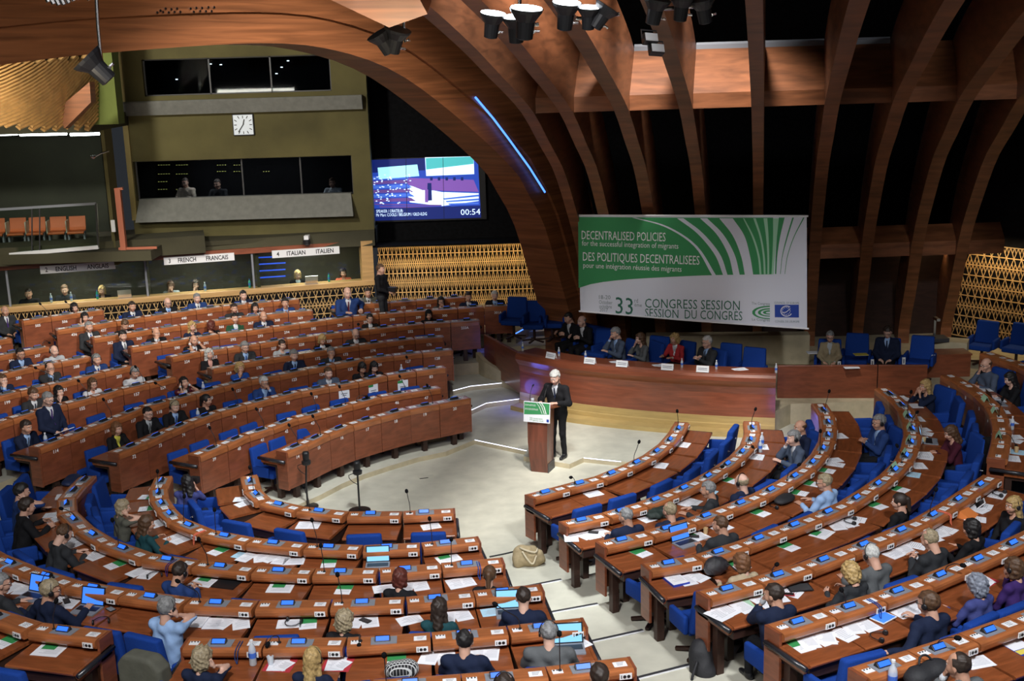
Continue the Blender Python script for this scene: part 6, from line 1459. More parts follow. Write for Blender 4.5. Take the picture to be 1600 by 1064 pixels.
# ---- microphones
def mic(hx, hy, bx_, by_, blk):
    best = None
    for u in ALLU:
        if u['blk'][0] not in blk: continue
        p = at(bx_, by_, u['z']+.957); lx = float(np.dot(p[:2]-u['m'], u['x'])); ly = float(np.dot(p[:2]-u['m'], u['n']))
        c = max(0, abs(lx)-u['w']/2)*2+abs(ly-.14)
        if best is None or c < best[0]: best = (c, u, lx, ly)
    _, u, lx, ly = best; lx = min(max(lx, -u['w']/2+.03), u['w']/2-.03)
    b = np.array([*(u['m']+u['x']*lx+u['n']*.14), u['z']+.955])
    nrm = np.array([b[0], b[1], 0]); nrm /= np.linalg.norm(nrm); h = atp(hx, hy, b+np.array([*u['n'], 0])*.10, nrm)
    v = h-b; L = np.linalg.norm(v); v = v*min(1, .50/L); h = b+v
    r = empty('microphone', b, 0); mid = v*.5+np.array([0, 0, .06+.25*max(0, .18-v[2])]); a = v-(v-mid)/np.linalg.norm(v-mid)*.05
    pts = spline([(0, 0, 0), tuple(np.array([v[0]*.06, v[1]*.06, max(.08, mid[2]*.55)])), tuple(mid), tuple(a)], 9)
    link('gooseneck', MB().tube(pts, .006, 6).mesh('gooseneck', M_black, smooth=True), r)
    d = (v-a)/np.linalg.norm(v-a); link('windscreen', MB().tube([a, a+d*.015, a+d*.05, a+d*.07], [.014, .026, .026, .012], 10).mesh('windscreen', M_blackm, smooth=True), r)
    link('socket', MB().lathe([(.02, 0), (.02, .012), (.008, .02)], 10).mesh('socket', M_black), r)
    put_label(r, 'black gooseneck microphone on %s' % u['short'], 'microphone', 'gooseneck microphones on the desks', bx_)
MICS = '''A 327 667 344 698;A 400 638 416 670;A 451 663 469 696;A 488 649 505 680;A 363 607 374 634;A 486 614 497 644;A 530 603 541 632;A 574 620 578 634;A 635 557 641 579;A 624 587 633 612;A 667 601 676 630;A 54 574 64 590;A 122 594 137 620;A 161 623 174 652;A 211 572 223 598;A 242 598 252 617;A 62 474 68 490;A 102 471 109 484;A 78 536 84 548
B 390 729 411 763;B 474 759 489 793;B 635 766 641 798;B 335 795 351 827;B 487 811 501 847;B 288 774 302 812;B 246 735 270 770;B 671 809 673 844;B 705 841 704 877;B 501 851 510 886;B 527 896 536 936;B 310 841 333 876;B 276 907 319 933;B 94 794 135 808;B 175 811 200 848;B 62 915 95 898;B 88 937 91 978;B 417 1009 440 997;B 561 1012 564 995;B 874 988 872 1041;B 772 943 810 977;B 600 1022 604 1060
C 999 689 980 722;C 891 746 890 753;C 1058 641 1044 668;C 1181 638 1165 665;C 1130 729 1094 742;C 1177 700 1152 697;C 1282 672 1265 707;C 1250 725 1216 748;C 1296 610 1279 645;C 1434 643 1416 664;C 1424 611 1409 645;C 1401 695 1390 720;U 1567 622 1552 650;U 1589 699 1552 684;C 1215 881 1195 895;C 1499 997 1453 1006;C 1507 884 1465 890;C 1314 920 1310 943;C 1463 763 1439 803'''
for ln in MICS.replace('\n', ';').split(';'):
    b, *n = ln.split(); mic(*map(float, n), b)
# ---- laptops, tablets, phones
LAPB = MB().box((-.17, -.12, 0), (.17, .12, .018)).box((-.15, -.085, .018), (.15, .03, .0195), 1).mesh('base', [M_grey, M_black], bevel=.003)
LAPL = MB().prism([(-.12, .018), (-.20, .235), (-.208, .232), (-.128, .016)], -.17, .17).mesh('lid', M_black)
LAPS = [MB().add([(-.155, -.1235, .032), (.155, -.1235, .032), (.155, -.1935, .222), (-.155, -.1935, .222)], [(0, 1, 2, 3)]).mesh('screen', m) for m in (M_lapscr, M_lapscr2)]
for px, py, yaw, s_, bl, lab in ((593, 868, 0, 0, 'B', 'open laptop showing a picture, second row of the lower left block'), (170, 935, .1, 1, 'B', 'black laptop with blue screen beside the bearded man'), (72, 925, .15, 1, 'B', 'laptop with blue screen left of the bearded man'),
        (793, 950, -.1, 0, 'B', 'laptop with bright screen before the man in navy jacket'), (882, 1000, -.1, 0, 'B', 'laptop with pale blue screen before the balding grey man'), (1045, 838, .0, 1, 'C', 'open silver laptop with blue screen in the third right row'), (1552, 632, 0, 0, 'U', 'laptop before the woman with long black hair'), (1427, 690, 0, 0, 'C', 'laptop before the woman in maroon')):
    u, lx, ly = on_worktop(px, py, bl); M = desk_matrix(u, lx, min(max(ly, .44), .56), .001, yaw); r = empty('laptop', (0, 0, 0), 0, lab, 'laptop', 'laptops on the desks'); r.matrix_world = M
    link('base', LAPB, r); l_ = link('lid', LAPL, r); link('screen', LAPS[s_], l_)
def board_laptop(px, py, lab):
    p = BPT(px, py, -.12); r = empty('laptop', (p[0], p[1], 2.07), brz, lab, 'laptop', 'laptops on the booth counter'); link('base', LAPB, r); link('lid', MB().prism([(-.12, .018), (-.20, .235), (-.208, .232), (-.128, .016)], -.17, .17).mesh('lid', M_chrome), r)
board_laptop(195, 459, 'silver laptop back on the counter of the English booth'); board_laptop(486, 437, 'silver laptop back on the counter of the Italian booth')
def slab(name, px, py, w_, h_, mats, lab, cat, bl, dz=.006, yaw=.2, up=0):
    u, lx, ly = on_worktop(px, py, bl); mb = MB().box((-w_/2, -h_/2, 0), (w_/2, h_/2, .009), 0).box((-w_*.45, -h_*.44, .009), (w_*.45, h_*.44, .0105), 1); o = link(name, mb.mesh(name, mats)); o.matrix_world = desk_matrix(u, lx, min(max(ly, .32), .64), dz, yaw) @ Matrix.Rotation(up, 4, 'X'); put_label(o, lab, cat, None, px)
slab('tablet', 1376, 967, .26, .19, [M_white, M_lapscr2], 'white tablet with blue screen in the sixth right row', 'tablet', 'C', .012)
slab('tablet', 1222, 908, .30, .20, [M_black, M_dgrey], 'dark tablet on papers in the fifth right row', 'tablet', 'C', .012, -.4)
slab('tablet', 1512, 790, .17, .24, [M_white, M_black], 'white framed tablet propped beside the orange folder', 'tablet', 'C', .02, .5, .8)
slab('phone', 115, 936, .075, .15, [M_black, M_dgrey], 'black phone on papers beside the black laptop', 'phone', 'B', .012, .9)
slab('phone', 571, 973, .075, .15, [M_black, M_dgrey], 'black phone on the sheets right of the curly-haired woman', 'phone', 'B', .012, .9)
slab('phone', 184, 948, .08, .13, [M_black, M_grey], 'black phone right of the black laptop', 'phone', 'B', .004, 1.2)
slab('phone', 925, 833, .075, .15, [M_black, M_dgrey], 'black phone on papers in the second right row', 'phone', 'C', .012, .9)
slab('phone', 1071, 835, .075, .15, [M_black, M_dgrey], 'black phone on papers beside the silver laptop', 'phone', 'C', .012, .9)
slab('phone', 1232, 932, .07, .14, [M_red, M_black], 'phone in a red case on a green folder', 'phone', 'C', .012, .9)
# ---- headsets lying on the desks
HS_L = None
def desk_headset(px, py, bl, lab):
    u, lx, ly = on_worktop(px, py, bl); o = link('headset', HEADSET); o.matrix_world = desk_matrix(u, lx, min(max(ly, .36), .62), .042, random.uniform(0, 3)) @ Matrix.Rotation(math.pi/2, 4, 'X') @ Matrix.Translation((0, 0, -.05)); put_label(o, lab, 'headset', None, px)
for px, py, bl, lab in ((256, 893, 'B', 'black headset on papers beside the man with the phone'), (97, 1012, 'B', 'black headset on the programme in the lower left corner'), (1198, 790, 'C', 'black headset on bare wood in the third right row'), (1548, 772, 'C', 'black headset on white papers at the right end'), (1310, 812, 'C', 'black headset on papers in the fourth right row'), (1422, 1025, 'C', 'headset over the black bag at bottom right'), (8, 995, 'B', 'black headset beside the green programme at lower left'), (462, 967, 'B', 'black headset on a white spread beside a green programme')): desk_headset(px, py, bl, lab)
# ---- bottles and cups
def bottle(loc, lab, green=False, h=.24, label=True, grp=None, px=0):
    r = empty('water_bottle', loc, 0); s = h/.24
    link('bottle', MB().lathe([(.028*s, 0), (.033*s, .01*s), (.033*s, .15*s), (.026*s, .18*s), (.012*s, .205*s), (.012*s, .225*s)], 14).mesh('bottle', M_bottleg if green else M_water, smooth=True), r)
    link('cap', MB().lathe([(.015*s, .222*s), (.015*s, .242*s)], 12).mesh('cap', M_white if not green else M_bluecov), r)
    if label: link('paper_label', MB().lathe([(.0338*s, .075*s), (.0338*s, .125*s)], 14).mesh('paper_label', M_labelb), r)
    put_label(r, lab, 'bottle', grp, px); return r
def top_bottle(px, py, bl, lab, **k):
    u, lx, ly = on_worktop(px, py, bl); M = desk_matrix(u, lx, min(max(ly, .34), .66), 0); bottle(M.translation, lab, px=px, **k)
top_bottle(402, 1030, 'B', 'clear water bottle with blue label before the woman in navy', h=.30)
top_bottle(1362, 1062, 'C', 'large clear water bottle with blue label at bottom right', h=.33)
top_bottle(1170, 699, 'C', 'clear water bottle near the end of the second right row', h=.28)
top_bottle(1172, 707, 'C', 'second clear water bottle near the end of the second right row', h=.24)
top_bottle(1571, 672, 'U', 'clear water bottle at the upper right desks')
for n, px_, lab in ((114, 80, 'clear water bottle on desk 114 before the standing man'), (120, 340, 'clear water bottle with purple cap behind desk 120'), (75, 286, 'small clear water bottle on desk 75'), (82, 632, 'small clear water bottle behind desk 82')):
    u = next((u for u in ALLU if u.get('num') == n), None)
    if u: bottle(desk_matrix(u, .15, .42, 0).translation, lab, h=.26)
for px, py, g in ((80, 468, 0), (111, 463, 0), (152, 462, 1), (320, 446, 0), (390, 444, 1), (514, 436, 1)):
    p = BPT(px, py, -.15); bottle((p[0], p[1], 2.07), '%s water bottle on the booth counter, %s' % ('green' if g else 'clear', 'far left' if px < 90 else 'left of centre in the English booth' if px < 130 else 'beside the blonde interpreter' if px < 200 else 'right of the French booth pair' if px < 350 else 'near the divider of the French booth' if px < 450 else 'in the Italian booth'), bool(g))
def cup(px, py, bl, lab, m, h=.09, r0=.028, r1=.038):
    u, lx, ly = on_worktop(px, py, bl); M = desk_matrix(u, lx, min(max(ly, .33), .66), 0); o = link('cup', MB().lathe([(r0, 0), (r1, h), (r1-.003, h), (r0-.003, .006)], 14).mesh('cup', m, smooth=False), None, M.translation); put_label(o, lab, 'cup', None, px)
M_kraft = mat('kraft_cup', (.5, .33, .16), .8)
cup(430, 1026, 'B', 'clear plastic cup beside the red folder', M_water, .10, .028, .04); cup(1081, 827, 'C', 'brown paper cup behind the silver laptop', M_kraft); cup(1588, 708, 'U', 'brown paper cup at the upper right desks', M_kraft); cup(1434, 692, 'C', 'brown paper cup beside the typing woman in maroon', M_kraft)
# ---- green name tents on the upper part of the fourth right row
for i, (px, py) in enumerate(((1413, 654), (1415, 671), (1414, 688), (1404, 706), (1390, 723))):
    best = min((u for u in ALLU if u['blk'] == 'C' and u['row'] == 4), key=lambda u: np.linalg.norm(at(px, py, u['z']+.97)[:2]-u['m'])); u = best
    mb = MB().prism([(.05, .953), (.10, 1.05), (.15, .953), (.147, .953), (.10, 1.044), (.053, .953)], -.11, .11); o = link('name_tent', mb.mesh('name_tent', M_lgreen), None, (*u['m'], u['z']), u['rz']); put_label(o, 'pale green folded name card on %s' % u['short'], 'card', 'green name cards', py)
for i, (px, py) in enumerate(((1556, 620), (1558, 650), (1556, 676))):
    u = min((u for u in ALLU if u['blk'] == 'U'), key=lambda u: np.linalg.norm(at(px, py, u['z']+.97)[:2]-u['m'])); o = link('name_tent', MB().prism([(.05, .953), (.10, 1.05), (.15, .953), (.147, .953), (.10, 1.044), (.053, .953)], -.11, .11).mesh('name_tent', M_lgreen), None, (*u['m'], u['z']), u['rz']); put_label(o, 'pale green folded name card on %s' % u['short'], 'card', 'green name cards', py)
# ---- rostrum name plates and bottles
for i, px in enumerate((866.5, 915, 973, 1035, 1102.6)):
    j = int(np.argmin([abs(proj((*(RB[k]+RN[k]*.02), 1.42))[0]-px) for k in range(len(RB))])); p = RB[j]+RN[j]*.02; t = RN[j]; rz = math.atan2(t[1], t[0])+math.pi/2
    mb = MB().prism([(-.05, 0), (0, .13), (.05, 0), (.046, 0), (0, .124), (-.046, 0)], -.13, .13, 0); 
    for k in range(2): mb.hexa([(x, -.05+.0385*z_/.1-.001-(.001 if q else 0), z_) for q in (0, 1) for x, z_ in ((-.10, .045+.03*k), (.10, .045+.03*k), (.10, .055+.03*k), (-.10, .055+.03*k))], 1)
    o = thing('name_plate', mb, [M_white, M_print], 'white name plate on the rostrum edge, %s from the left' % ORD[i+1], 'name plate', 'name plates on the rostrum', (*p, 1.398), rz)
for i, (px, py) in enumerate(((829, 537), (877, 548), (914, 551), (1058, 565), (1121, 567), (1205, 568))):
    j = int(np.argmin([abs(proj((*(RB[k]-RN[k]*.25), 1.39))[0]-px) for k in range(len(RB))])); p = RB[j]-RN[j]*(.25 if 0 < i < 5 else .12); bottle((*p, 1.39), 'clear water bottle on the rostrum, %s from the left' % ORD[i+1], h=.2, grp='bottles on the rostrum')
for i, px in enumerate((960, 1030, 1160)):
    j = int(np.argmin([abs(proj((*(RB[k]-RN[k]*.32), 1.39))[0]-px) for k in range(len(RB))])); p = RB[j]-RN[j]*.32; o = link('papers', _DC.setdefault(('w', 0), doc_mesh('w', 0)), None, (*p, 1.392), .3); put_label(o, 'white sheet on the rostrum top, %s from the left' % ORD[i+1], 'papers', 'papers on the desks', px)
# ---- empty armchairs on the stage and by the lattice
def back_chair(px, py, floor, ang, lab):
    p = at(px, py, floor+.75); chair((p[0], p[1], floor), math.radians(ang), lab, 'blue armchairs on the stage', 1.0)
for px, py, fl, an, lab in ((834, 488, 1.0, 262, 'empty blue armchair against the lattice, left of a pair'), (863, 486, 1.0, 262, 'empty blue armchair against the lattice, right of a pair'), (802, 482, 1.1, 250, 'empty blue armchair by the lattice beside desk 301A'), (936, 531, .55, 235, 'empty blue armchair right of the two ushers'), (1022, 545, .55, 238, 'empty high blue armchair between the two women panellists'),
        (1135, 557, .55, 240, 'empty blue armchair right of the white-haired panellist'), (1172, 564, .55, 240, 'empty blue armchair at the right end of the rostrum'), (1338, 541, .55, 250, 'empty blue armchair right of the woman in tan jacket'), (1437, 545, .55, 240, 'empty blue armchair right of the man writing on his knee'),
        (1536, 520, .55, 230, 'blue armchair in front of the right lattice, left one'), (1590, 524, .55, 225, 'blue armchair in front of the right lattice, right one')): back_chair(px, py, fl, an, lab)
p = at(1345, 554, .55+.66); o = link('papers', MB().box((-.15, -.1, 0), (.15, .1, .012)).mesh('papers', M_yellow), None, p); tag(o, 'yellow pad lying on the arm of the empty stage armchair', 'papers')
for px, py, lab in ((1272, 551, 'white papers beside the woman in tan jacket'), (1330, 574, 'white sheet on the low panel before the stage armchairs')):
    p = at(px, py, 1.24); o = link('papers', MB().box((-.16, -.11, 0), (.16, .11, .01)).mesh('papers', M_paper), None, p); tag(o, lab, 'papers')
for i, (px, py) in enumerate(((1311, 570), (1363, 567), (1412, 564), (1458, 560))):
    p = at(px, py, 1.1); o = link('seat_tag', MB().box((-.035, -.01, -.08), (.035, .01, .08), 0).box((-.012, -.012, -.05), (.012, -.01, .05), 1).mesh('seat_tag', [M_white, M_print]), None, p); tag(o, 'white number tag on a stage armchair arm, %s from the left' % ORD[i+1], 'tag', 'number tags on the stage chairs')
for px, py, k, lab in ((122, 708, 3, 'empty blue armchair in the aisle left of desk 72'), (74, 518, 9, 'empty blue armchair in the aisle left of desk 436')):
    p = at(px, py, FL_A(k)+.70); chair((p[0], p[1], FL_A(k)), LOOK_A(p), lab, 'blue armchairs at the desks', .95)
# ---- lectern
LC = at(844, 737, 0); la = math.radians(248); lf = np.array([math.cos(la), math.sin(la)])
lec = empty('lectern', (*(LC[:2]-lf*.12), 0), la-math.pi/2, 'tall reddish wood lectern with green and white sign before the speaker', 'lectern', scale=(1, 1, 1.16))
mb = MB(); secs = [(.0, -.02, .17, .17), (.25, .03, .185, .18), (.55, .045, .20, .185), (.85, .02, .205, .19), (1.08, -.03, .20, .185)]
vs = []
for z, oy, hx, hy in secs: vs += [(-hx, oy-hy, z), (hx, oy-hy, z), (hx, oy+hy, z), (-hx, oy+hy, z)]
mb.add(vs, [(i*4+j, i*4+(j+1) % 4, i*4+4+(j+1) % 4, i*4+4+j) for i in range(4) for j in range(4)]+[(3, 2, 1, 0), (16, 17, 18, 19)])
link('column', mb.mesh('column', M_burl), lec)
link('foot_plate', MB().box((-.19, -.20, 0), (-.171, .16, .16)).mesh('foot_plate', M_dgrey), lec)
link('desk_top', MB().hexa([(-.30, -.30, 1.06), (.30, -.30, 1.06), (.30, .16, 1.14), (-.30, .16, 1.14), (-.30, -.30, 1.10), (.30, -.30, 1.10), (.30, .16, 1.18), (-.30, .16, 1.18)]).mesh('desk_top', M_panel), lec)
SGO = np.array([0, .17, 1.06])
def sgp(u_, v_, l=0): return (.27-.54*u_, .20+.05*(1-v_)+l, .90+.34*v_)
sg = link('sign', MB().hexa([sgp(0, 0, -.02), sgp(1, 0, -.02), sgp(1, 0), sgp(0, 0), sgp(0, 1, -.02), sgp(1, 1, -.02), sgp(1, 1), sgp(0, 1)]).mesh('sign', M_paper), lec)
mb = MB()
mb.add([sgp(.02, .36, .003), sgp(.98, .44, .003), sgp(.98, .97, .003), sgp(.02, .97, .003)], [(0, 1, 2, 3)], 0)
for k, (a, b) in enumerate(((.48, .70), (.58, .78), (.66, .84))):
    q = [(a, .97), (a+.10, .8), (b, .45)]; w2 = .02+.008*k
    for (u0_, v0), (u1_, v1) in zip(q[:-1], q[1:]): mb.add([sgp(u0_, v0, .005), sgp(u0_+w2, v0, .005), sgp(u1_+w2, v1, .005), sgp(u1_, v1, .005)], [(0, 1, 2, 3)], 1)
mb.add([sgp(.88, .06, .004), sgp(.97, .06, .004), sgp(.97, .2, .004), sgp(.88, .2, .004)], [(0, 1, 2, 3)], 2)
O_ = np.array(sgp(.05, .80, .006)); Xd = np.array(sgp(.45, .80, .006))-O_; Yd = np.array([0, -.006, .04])
put_text(mb, 'DECENTRALISED POLICIES', O_, Xd, Yd, 1, fit=.22); put_text(mb, 'DES POLITIQUES DECENTRALISEES', np.array(sgp(.05, .60, .006)), Xd, Yd, 1, fit=.27); put_text(mb, '33', np.array(sgp(.24, .10, .006)), Xd, Yd*1.8, 0, fit=.05); put_text(mb, 'CONGRESS SESSION', np.array(sgp(.36, .16, .006)), Xd, Yd*.8, 0, fit=.20); put_text(mb, 'SESSION DU CONGRÈS', np.array(sgp(.36, .06, .006)), Xd, Yd*.8, 0, fit=.22)
link('sign_print', mb.mesh('sign_print', [M_bg, M_white, M_bb], fix=False), sg)
inv_l = np.array([*(LC[:2]-lf*.12), 0])
def lw(x, y, z): c, s_ = math.cos(la-math.pi/2), math.sin(la-math.pi/2); return (inv_l[0]+x*c-y*s_, inv_l[1]+x*s_+y*c, z*1.16)
for sx, lab in ((.18, 'thin lectern microphone on its left'), (-.12, 'thin lectern microphone before the speaker')):
    r = empty('microphone', lw(sx, .08, 1.17), la-math.pi/2, lab, 'microphone'); link('gooseneck', MB().tube(spline([(0, 0, 0), (0, .02, .15), (0, -.06, .27), (0, -.14, .32)], 8), .006, 6).mesh('gooseneck', M_black), r); link('windscreen', MB().tube([(0, -.14, .32), (0, -.17, .33), (0, -.2, .335)], [.015, .018, .01], 8).mesh('windscreen', M_black), r)
o = link('papers', MB().box((-.13, -.17, 0), (.13, .13, .012)).mesh('papers', M_paper), None, lw(-.05, -.06, 1.145), la-math.pi/2); o.rotation_euler = (.17, 0, la-math.pi/2); tag(o, 'white speech papers on the lectern top', 'papers')
o = link('drinking_glass', MB().lathe([(.03, 0), (.006, .01), (.006, .05), (.032, .07), (.036, .12)], 12).mesh('drinking_glass', M_water, smooth=True), None, lw(.16, .02, 1.155)); tag(o, 'small stemmed water glass on the lectern', 'glass')
# ---- cameras on thin stands in the pit
for px, by_, hx, hy, lab in ((481, 792, 478, 716, 'left black dome camera on a thin stand behind the front desks'), (562, 798, 558, 731, 'right black dome camera on a thin stand behind the front desks')):
    b = at(px, by_, 0); n_ = np.array([b[0], b[1], 0]); h = atp(hx, hy, b, n_); r = empty('stand_camera', b, 0, lab, 'camera', 'cameras on stands in the pit')
    hh = h[2]; link('pole', MB().tube([(0, 0, 0), (0, 0, hh*.5), (h[0]-b[0], h[1]-b[1], hh-.1)], .018, 8).mesh('pole', M_black), r); link('base', MB().lathe([(.2, 0), (.2, .015), (.03, .03)], 16).mesh('base', M_black), r)
    c_ = (h[0]-b[0], h[1]-b[1], hh); link('camera_head', MB().lathe([(.07, -.12), (.085, -.1), (.085, -.05), (.05, -.04), (.06, -.02), (.066, .1), (.05, .125)], 14, c_).mesh('camera_head', M_black), r); link('cable', MB().tube(spline([(c_[0]-.05, c_[1]-.03, hh-.09), (c_[0]-.16, c_[1]-.05, hh-.13), (c_[0]-.1, c_[1]-.04, hh-.24), (c_[0]*.6, c_[1]*.6, hh-.32)], 8), .007, 5).mesh('cable', M_black), r)
# ---- bags and coats (soft shapes)
def soft(name, prims, m, lab, cat, loc, rz=0, amp=.012, fr=28, vx=.014, k=.05, parts=()):
    P_ = np.array([p[0] for p in prims]); Rr = np.array([p[1] for p in prims]); lo = (P_-Rr).min(0)-.05; hi = (P_+Rr).max(0)+.05
    def fn(Q):
        d = None
        for c, r_ in prims: e = g_ell(Q, c, r_); d = e if d is None else smin(d, e, k)
        d = d+amp*np.sin(Q[:, 0]*fr+2*np.sin(Q[:, 2]*fr*.6))*np.sin(Q[:, 1]*fr*.8+Q[:, 2]*fr*.5); return np.maximum(d, -(Q[:, 2]-.002))
    V, Q = surf(fn, lo, hi, vx); r = empty(name, loc, rz, lab, cat)
    link('body', np_mesh('body', [(V, Q, 0)], [m]), r)
    for nm, pts, rad, mm in parts: link(nm, MB().tube(spline(pts, 14), rad, 6).mesh(nm, mm, smooth=True), r)
    return r
M_tote = mat('beige_canvas', (.36, .28, .16), .9, bump=(60, .3, .004), var=.15); M_bk = mat('black_nylon', (.014, .014, .017), .7, bump=(40, .4, .01)); M_seq = mat('sequin', (.02, .02, .025), .25, bump=(130, 1., .01), spec=1)
soft('tote_bag', [((0, 0, .12), (.23, .15, .16)), ((-.05, .02, .22), (.19, .11, .11)), ((.15, -.02, .10), (.12, .13, .12)), ((-.15, 0, .10), (.12, .13, .12))], M_tote, 'beige canvas tote bag slumped on the aisle floor', 'bag', (*at(826, 882, 0)[:2], 0), .2, .014, 22, parts=(('strap', [(-.12, -.10, .28), (-.05, -.17, .16), (.03, -.18, .08), (.10, -.14, .2)], .016, mat('pale_strap', (.55, .47, .33), .9)), ('strap', [(-.14, -.02, .31), (-.05, -.14, .30), (.08, -.15, .26), (.14, -.05, .27)], .016, mat('pale_strap', (.55, .47, .33), .9))))
soft('backpack', [((0, 0, .24), (.17, .14, .26)), ((0, .05, .40), (.14, .12, .15)), ((-.02, -.12, .16), (.13, .09, .15))], M_bk, 'black backpack standing on the aisle step near the bottom', 'bag', (*at(1098, 1066, .51)[:2], .51), .4, .008, 20, parts=(('strap', [(-.14, -.1, .36), (-.24, -.16, .22), (-.24, -.14, .08), (-.14, -.12, .05)], .018, M_bk),))
def on_desk(px, py, bl): u, lx, ly = on_worktop(px, py, bl); M = desk_matrix(u, lx, min(max(ly, .36), .60), 0); return M.translation, u['rz']
l_, z_ = on_desk(1110, 893, 'C'); soft('handbag', [((0, 0, .09), (.19, .12, .11)), ((.02, 0, .15), (.13, .09, .08))], M_seq, 'black sequinned handbag on the fourth right row', 'bag', l_, z_, .006, 60, parts=(('strap', [(-.12, .02, .17), (-.2, .1, .06), (-.24, .14, .02)], .01, M_bk),))
l_, z_ = on_desk(1022, 803, 'C'); soft('folded_coat', [((0, 0, .05), (.24, .15, .07)), ((.10, 0, .07), (.14, .13, .06))], mat('dark_green_quilt', (.012, .022, .018), .7, bump=(20, .4, .01)), 'dark green quilted coat lying on the second right row', 'coat', l_, z_, .01, 34)
l_, z_ = on_desk(1203, 781, 'C'); soft('black_pouch', [((0, 0, .06), (.22, .14, .06))], M_bk, 'shiny black document case on the third right row', 'case', l_, z_, .004, 20)
l_, z_ = on_desk(1425, 1052, 'C'); soft('laptop_bag', [((-.09, 0, .09), (.18, .13, .11)), ((.12, 0, .08), (.16, .13, .10))], M_bk, 'black soft laptop bag on the bottom right row', 'bag', l_, z_, .006, 20, parts=(('handle', [(-.08, -.02, .19), (-.02, -.05, .25), (.06, -.05, .25), (.1, -.02, .18)], .012, M_bk),))
l_, z_ = on_desk(112, 756, 'B'); soft('laptop_bag', [((-.05, 0, .05), (.19, .13, .06)), ((.12, 0, .05), (.14, .12, .06))], mat('navy_nylon', (.012, .022, .07), .6), 'navy laptop bag at the far left end of the third row', 'bag', l_, z_, .005, 20)
M_pat = mat('black_white_check', (.02, .02, .022), .8)
nt = M_pat.node_tree; b_ = nt.nodes['Principled BSDF']; br = nt.nodes.new('ShaderNodeTexBrick'); tc_ = nt.nodes.new('ShaderNodeTexCoord'); br.inputs['Scale'].default_value = 14; br.inputs['Mortar Size'].default_value = .035; br.inputs['Color1'].default_value = br.inputs['Color2'].default_value = (.012, .012, .014, 1); br.inputs['Mortar'].default_value = (.6, .6, .6, 1); nt.links.new(tc_.outputs['Object'], br.inputs['Vector']); nt.links.new(br.outputs[0], b_.inputs['Base Color'])
u, lx, ly = on_worktop(628, 1060, 'B'); M = desk_matrix(u, lx, .66, 0); soft('patterned_bag', [((-.03, 0, .10), (.15, .08, .12)), ((.07, 0, .09), (.11, .07, .10))], M_pat, 'black bag with white line pattern at the bottom edge', 'bag', (*M.translation[:2], M.translation[2]-.02), u['rz'], .006, 20)
# coat over a chair back, lower left
cu = min(CHAIRS, key=lambda c_: (proj(np.array(c_.location)+np.array([0, 0, .8]))[0]-258)**2+(proj(np.array(c_.location)+np.array([0, 0, .8]))[1]-1030)**2)
def place_coat(px, py, fl, ang, m, lab, nm='jacket'):
    p = at(px, py, fl+.80)
    def coat(P):
        z = P[:, 2]; fold = .022*np.sin(P[:, 0]*26+1.5*np.sin(z*5))*np.clip(1.0-z, 0, .8)
        bx_ = .29+.05*np.clip(.9-z, 0, .7)-.10*np.clip(z-.93, 0, .2)/.12
        q = np.stack([np.abs(P[:, 0])-bx_+.05, np.abs(P[:, 1]+.30+.10*(z-.5))-.055, np.abs(z-.61)-.40], 1)
        return np.linalg.norm(np.maximum(q, 0), axis=1)+np.minimum(q.max(1), 0)-.055+fold
    V, Q = surf(coat, (-.48, -.60, .1), (.48, .02, 1.15), .015)
    r = tag(link(nm, np_mesh(nm, [(V, Q, 0)], [m]), None, (p[0], p[1], fl), ang), lab, 'jacket'); return p
hp_ = at(258, 1032, .68+.75); ha = LOOK_B(hp_)
place_coat(258, 1032, .68, ha-math.pi/2, cloth('olive'), 'grey-green jacket draped over the chair of the man in pale blue shirt')
place_coat(1518, 712, .51, math.radians(185)-math.pi/2, cloth('black'), 'black coat draped over the chair behind the woman in maroon', 'coat')
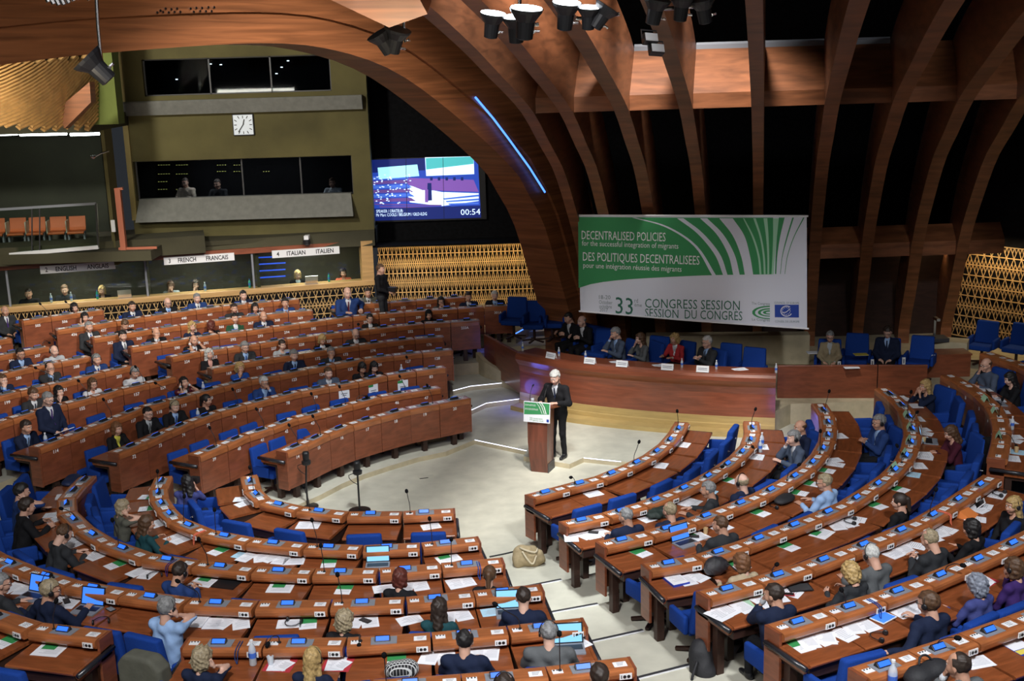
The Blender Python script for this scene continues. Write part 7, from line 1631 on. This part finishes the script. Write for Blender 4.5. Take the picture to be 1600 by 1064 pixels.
# lanyards hanging from consoles
for px, py, col, lab in ((41, 880, 'lblue', 'pale blue lanyard hanging from a console, lower left'), (281, 878, 'purple', 'purple lanyard hanging from a console above the man with the phone'), (318, 838, 'coral', 'red lanyard hanging over a ledge in the second row'), (747, 880, 'blue', 'blue lanyard at the aisle end of the third row'), (380, 1010, 'midblue', 'patterned blue lanyard hanging near the water bottle'), (1360, 945, 'blue', 'blue lanyard hanging from a console in the sixth right row'), (1470, 805, 'coral', 'red lanyard hanging over the fifth right row')):
    u = min((u for u in ALLU if u['blk'] != 'A'), key=lambda u: np.linalg.norm(at(px, py, u['z']+.9)[:2]-u['m']-u['n']*.3)); p = at(px, py, u['z']+.9); lx = min(max(float(np.dot(p[:2]-u['m'], u['x'])), -u['w']*.45), u['w']*.45)
    mb = MB()
    for dx in (0, .03): mb.tube(spline([(lx+dx, .12, .965), (lx+dx, .31, .95), (lx+dx+.01, .325, .86), (lx+.015, .34, .80)], 8), .006, 5)
    o = thing('lanyard', mb, cloth(col), lab, 'lanyard', None, (*u['m'], u['z']), u['rz'])
# floor details
p = at(666, 745, 0); thing('floor_hatch', MB().box((-.15, -.07, 0), (.15, .07, .006), 0).box((-.15, -.09, .006), (.02, -.07, .012), 1), [M_carpet, M_black], 'small square floor hatch in the central pit', 'hatch', loc=p, rz=.3)
mb = MB().tube(spline([tuple(at(x, y, 0)+(0, 0, .012)) for x, y in ((765, 871), (790, 866), (806, 862))], 8), .012, 6); thing('cable', mb, M_black, 'black cable on the floor between the front rows and the tote bag', 'cable')
# the standing man's papers and the camera of the woman in violet-blue
def held(name, m, lab, cat, who, off, size):
    a = who['ang']; p = np.array(who['pos'])+np.array([math.cos(a)*off[0]-math.sin(a)*off[1], math.sin(a)*off[0]+math.cos(a)*off[1], off[2]]); o = link(name, MB().box((-size[0]/2, -size[1]/2, 0), (size[0]/2, size[1]/2, size[2])).mesh(name, m), None, p, a-math.pi/2); tag(o, lab, cat); return o
o = held('papers', M_paper, 'white pages held by the standing grey-bearded man', 'papers', sp, (.36, -.02, 1.05), (.30, .22, .01)); o.rotation_euler[0] = .4
held('camera', M_black, 'black camera held up by the woman in violet-blue top', 'camera', ph, (.36, 0, 1.02), (.14, .10, .10))
held('camera', M_black, 'black camera held by the standing cameraman', 'camera', cmn, (.30, 0, 1.02), (.14, .2, .12))
# ---- unique labels where several alike things share a desk
for lab, v in PEND.items():
    if len(v) > 1:
        v.sort(key=lambda t: t[0])
        for i, (_, o) in enumerate(v):
            w_ = ('left one', 'right one') if len(v) == 2 else ('left one', 'middle one', 'right one') if len(v) == 3 else [ORD[k+1]+' one' for k in range(len(v))]
            o['label'] = lab+', '+w_[i]
for o in list(COL.objects):
    if o.parent is None and o.get('kind') == 'structure' and not o.get('label'): o['label'] = o.name.replace('_', ' ')
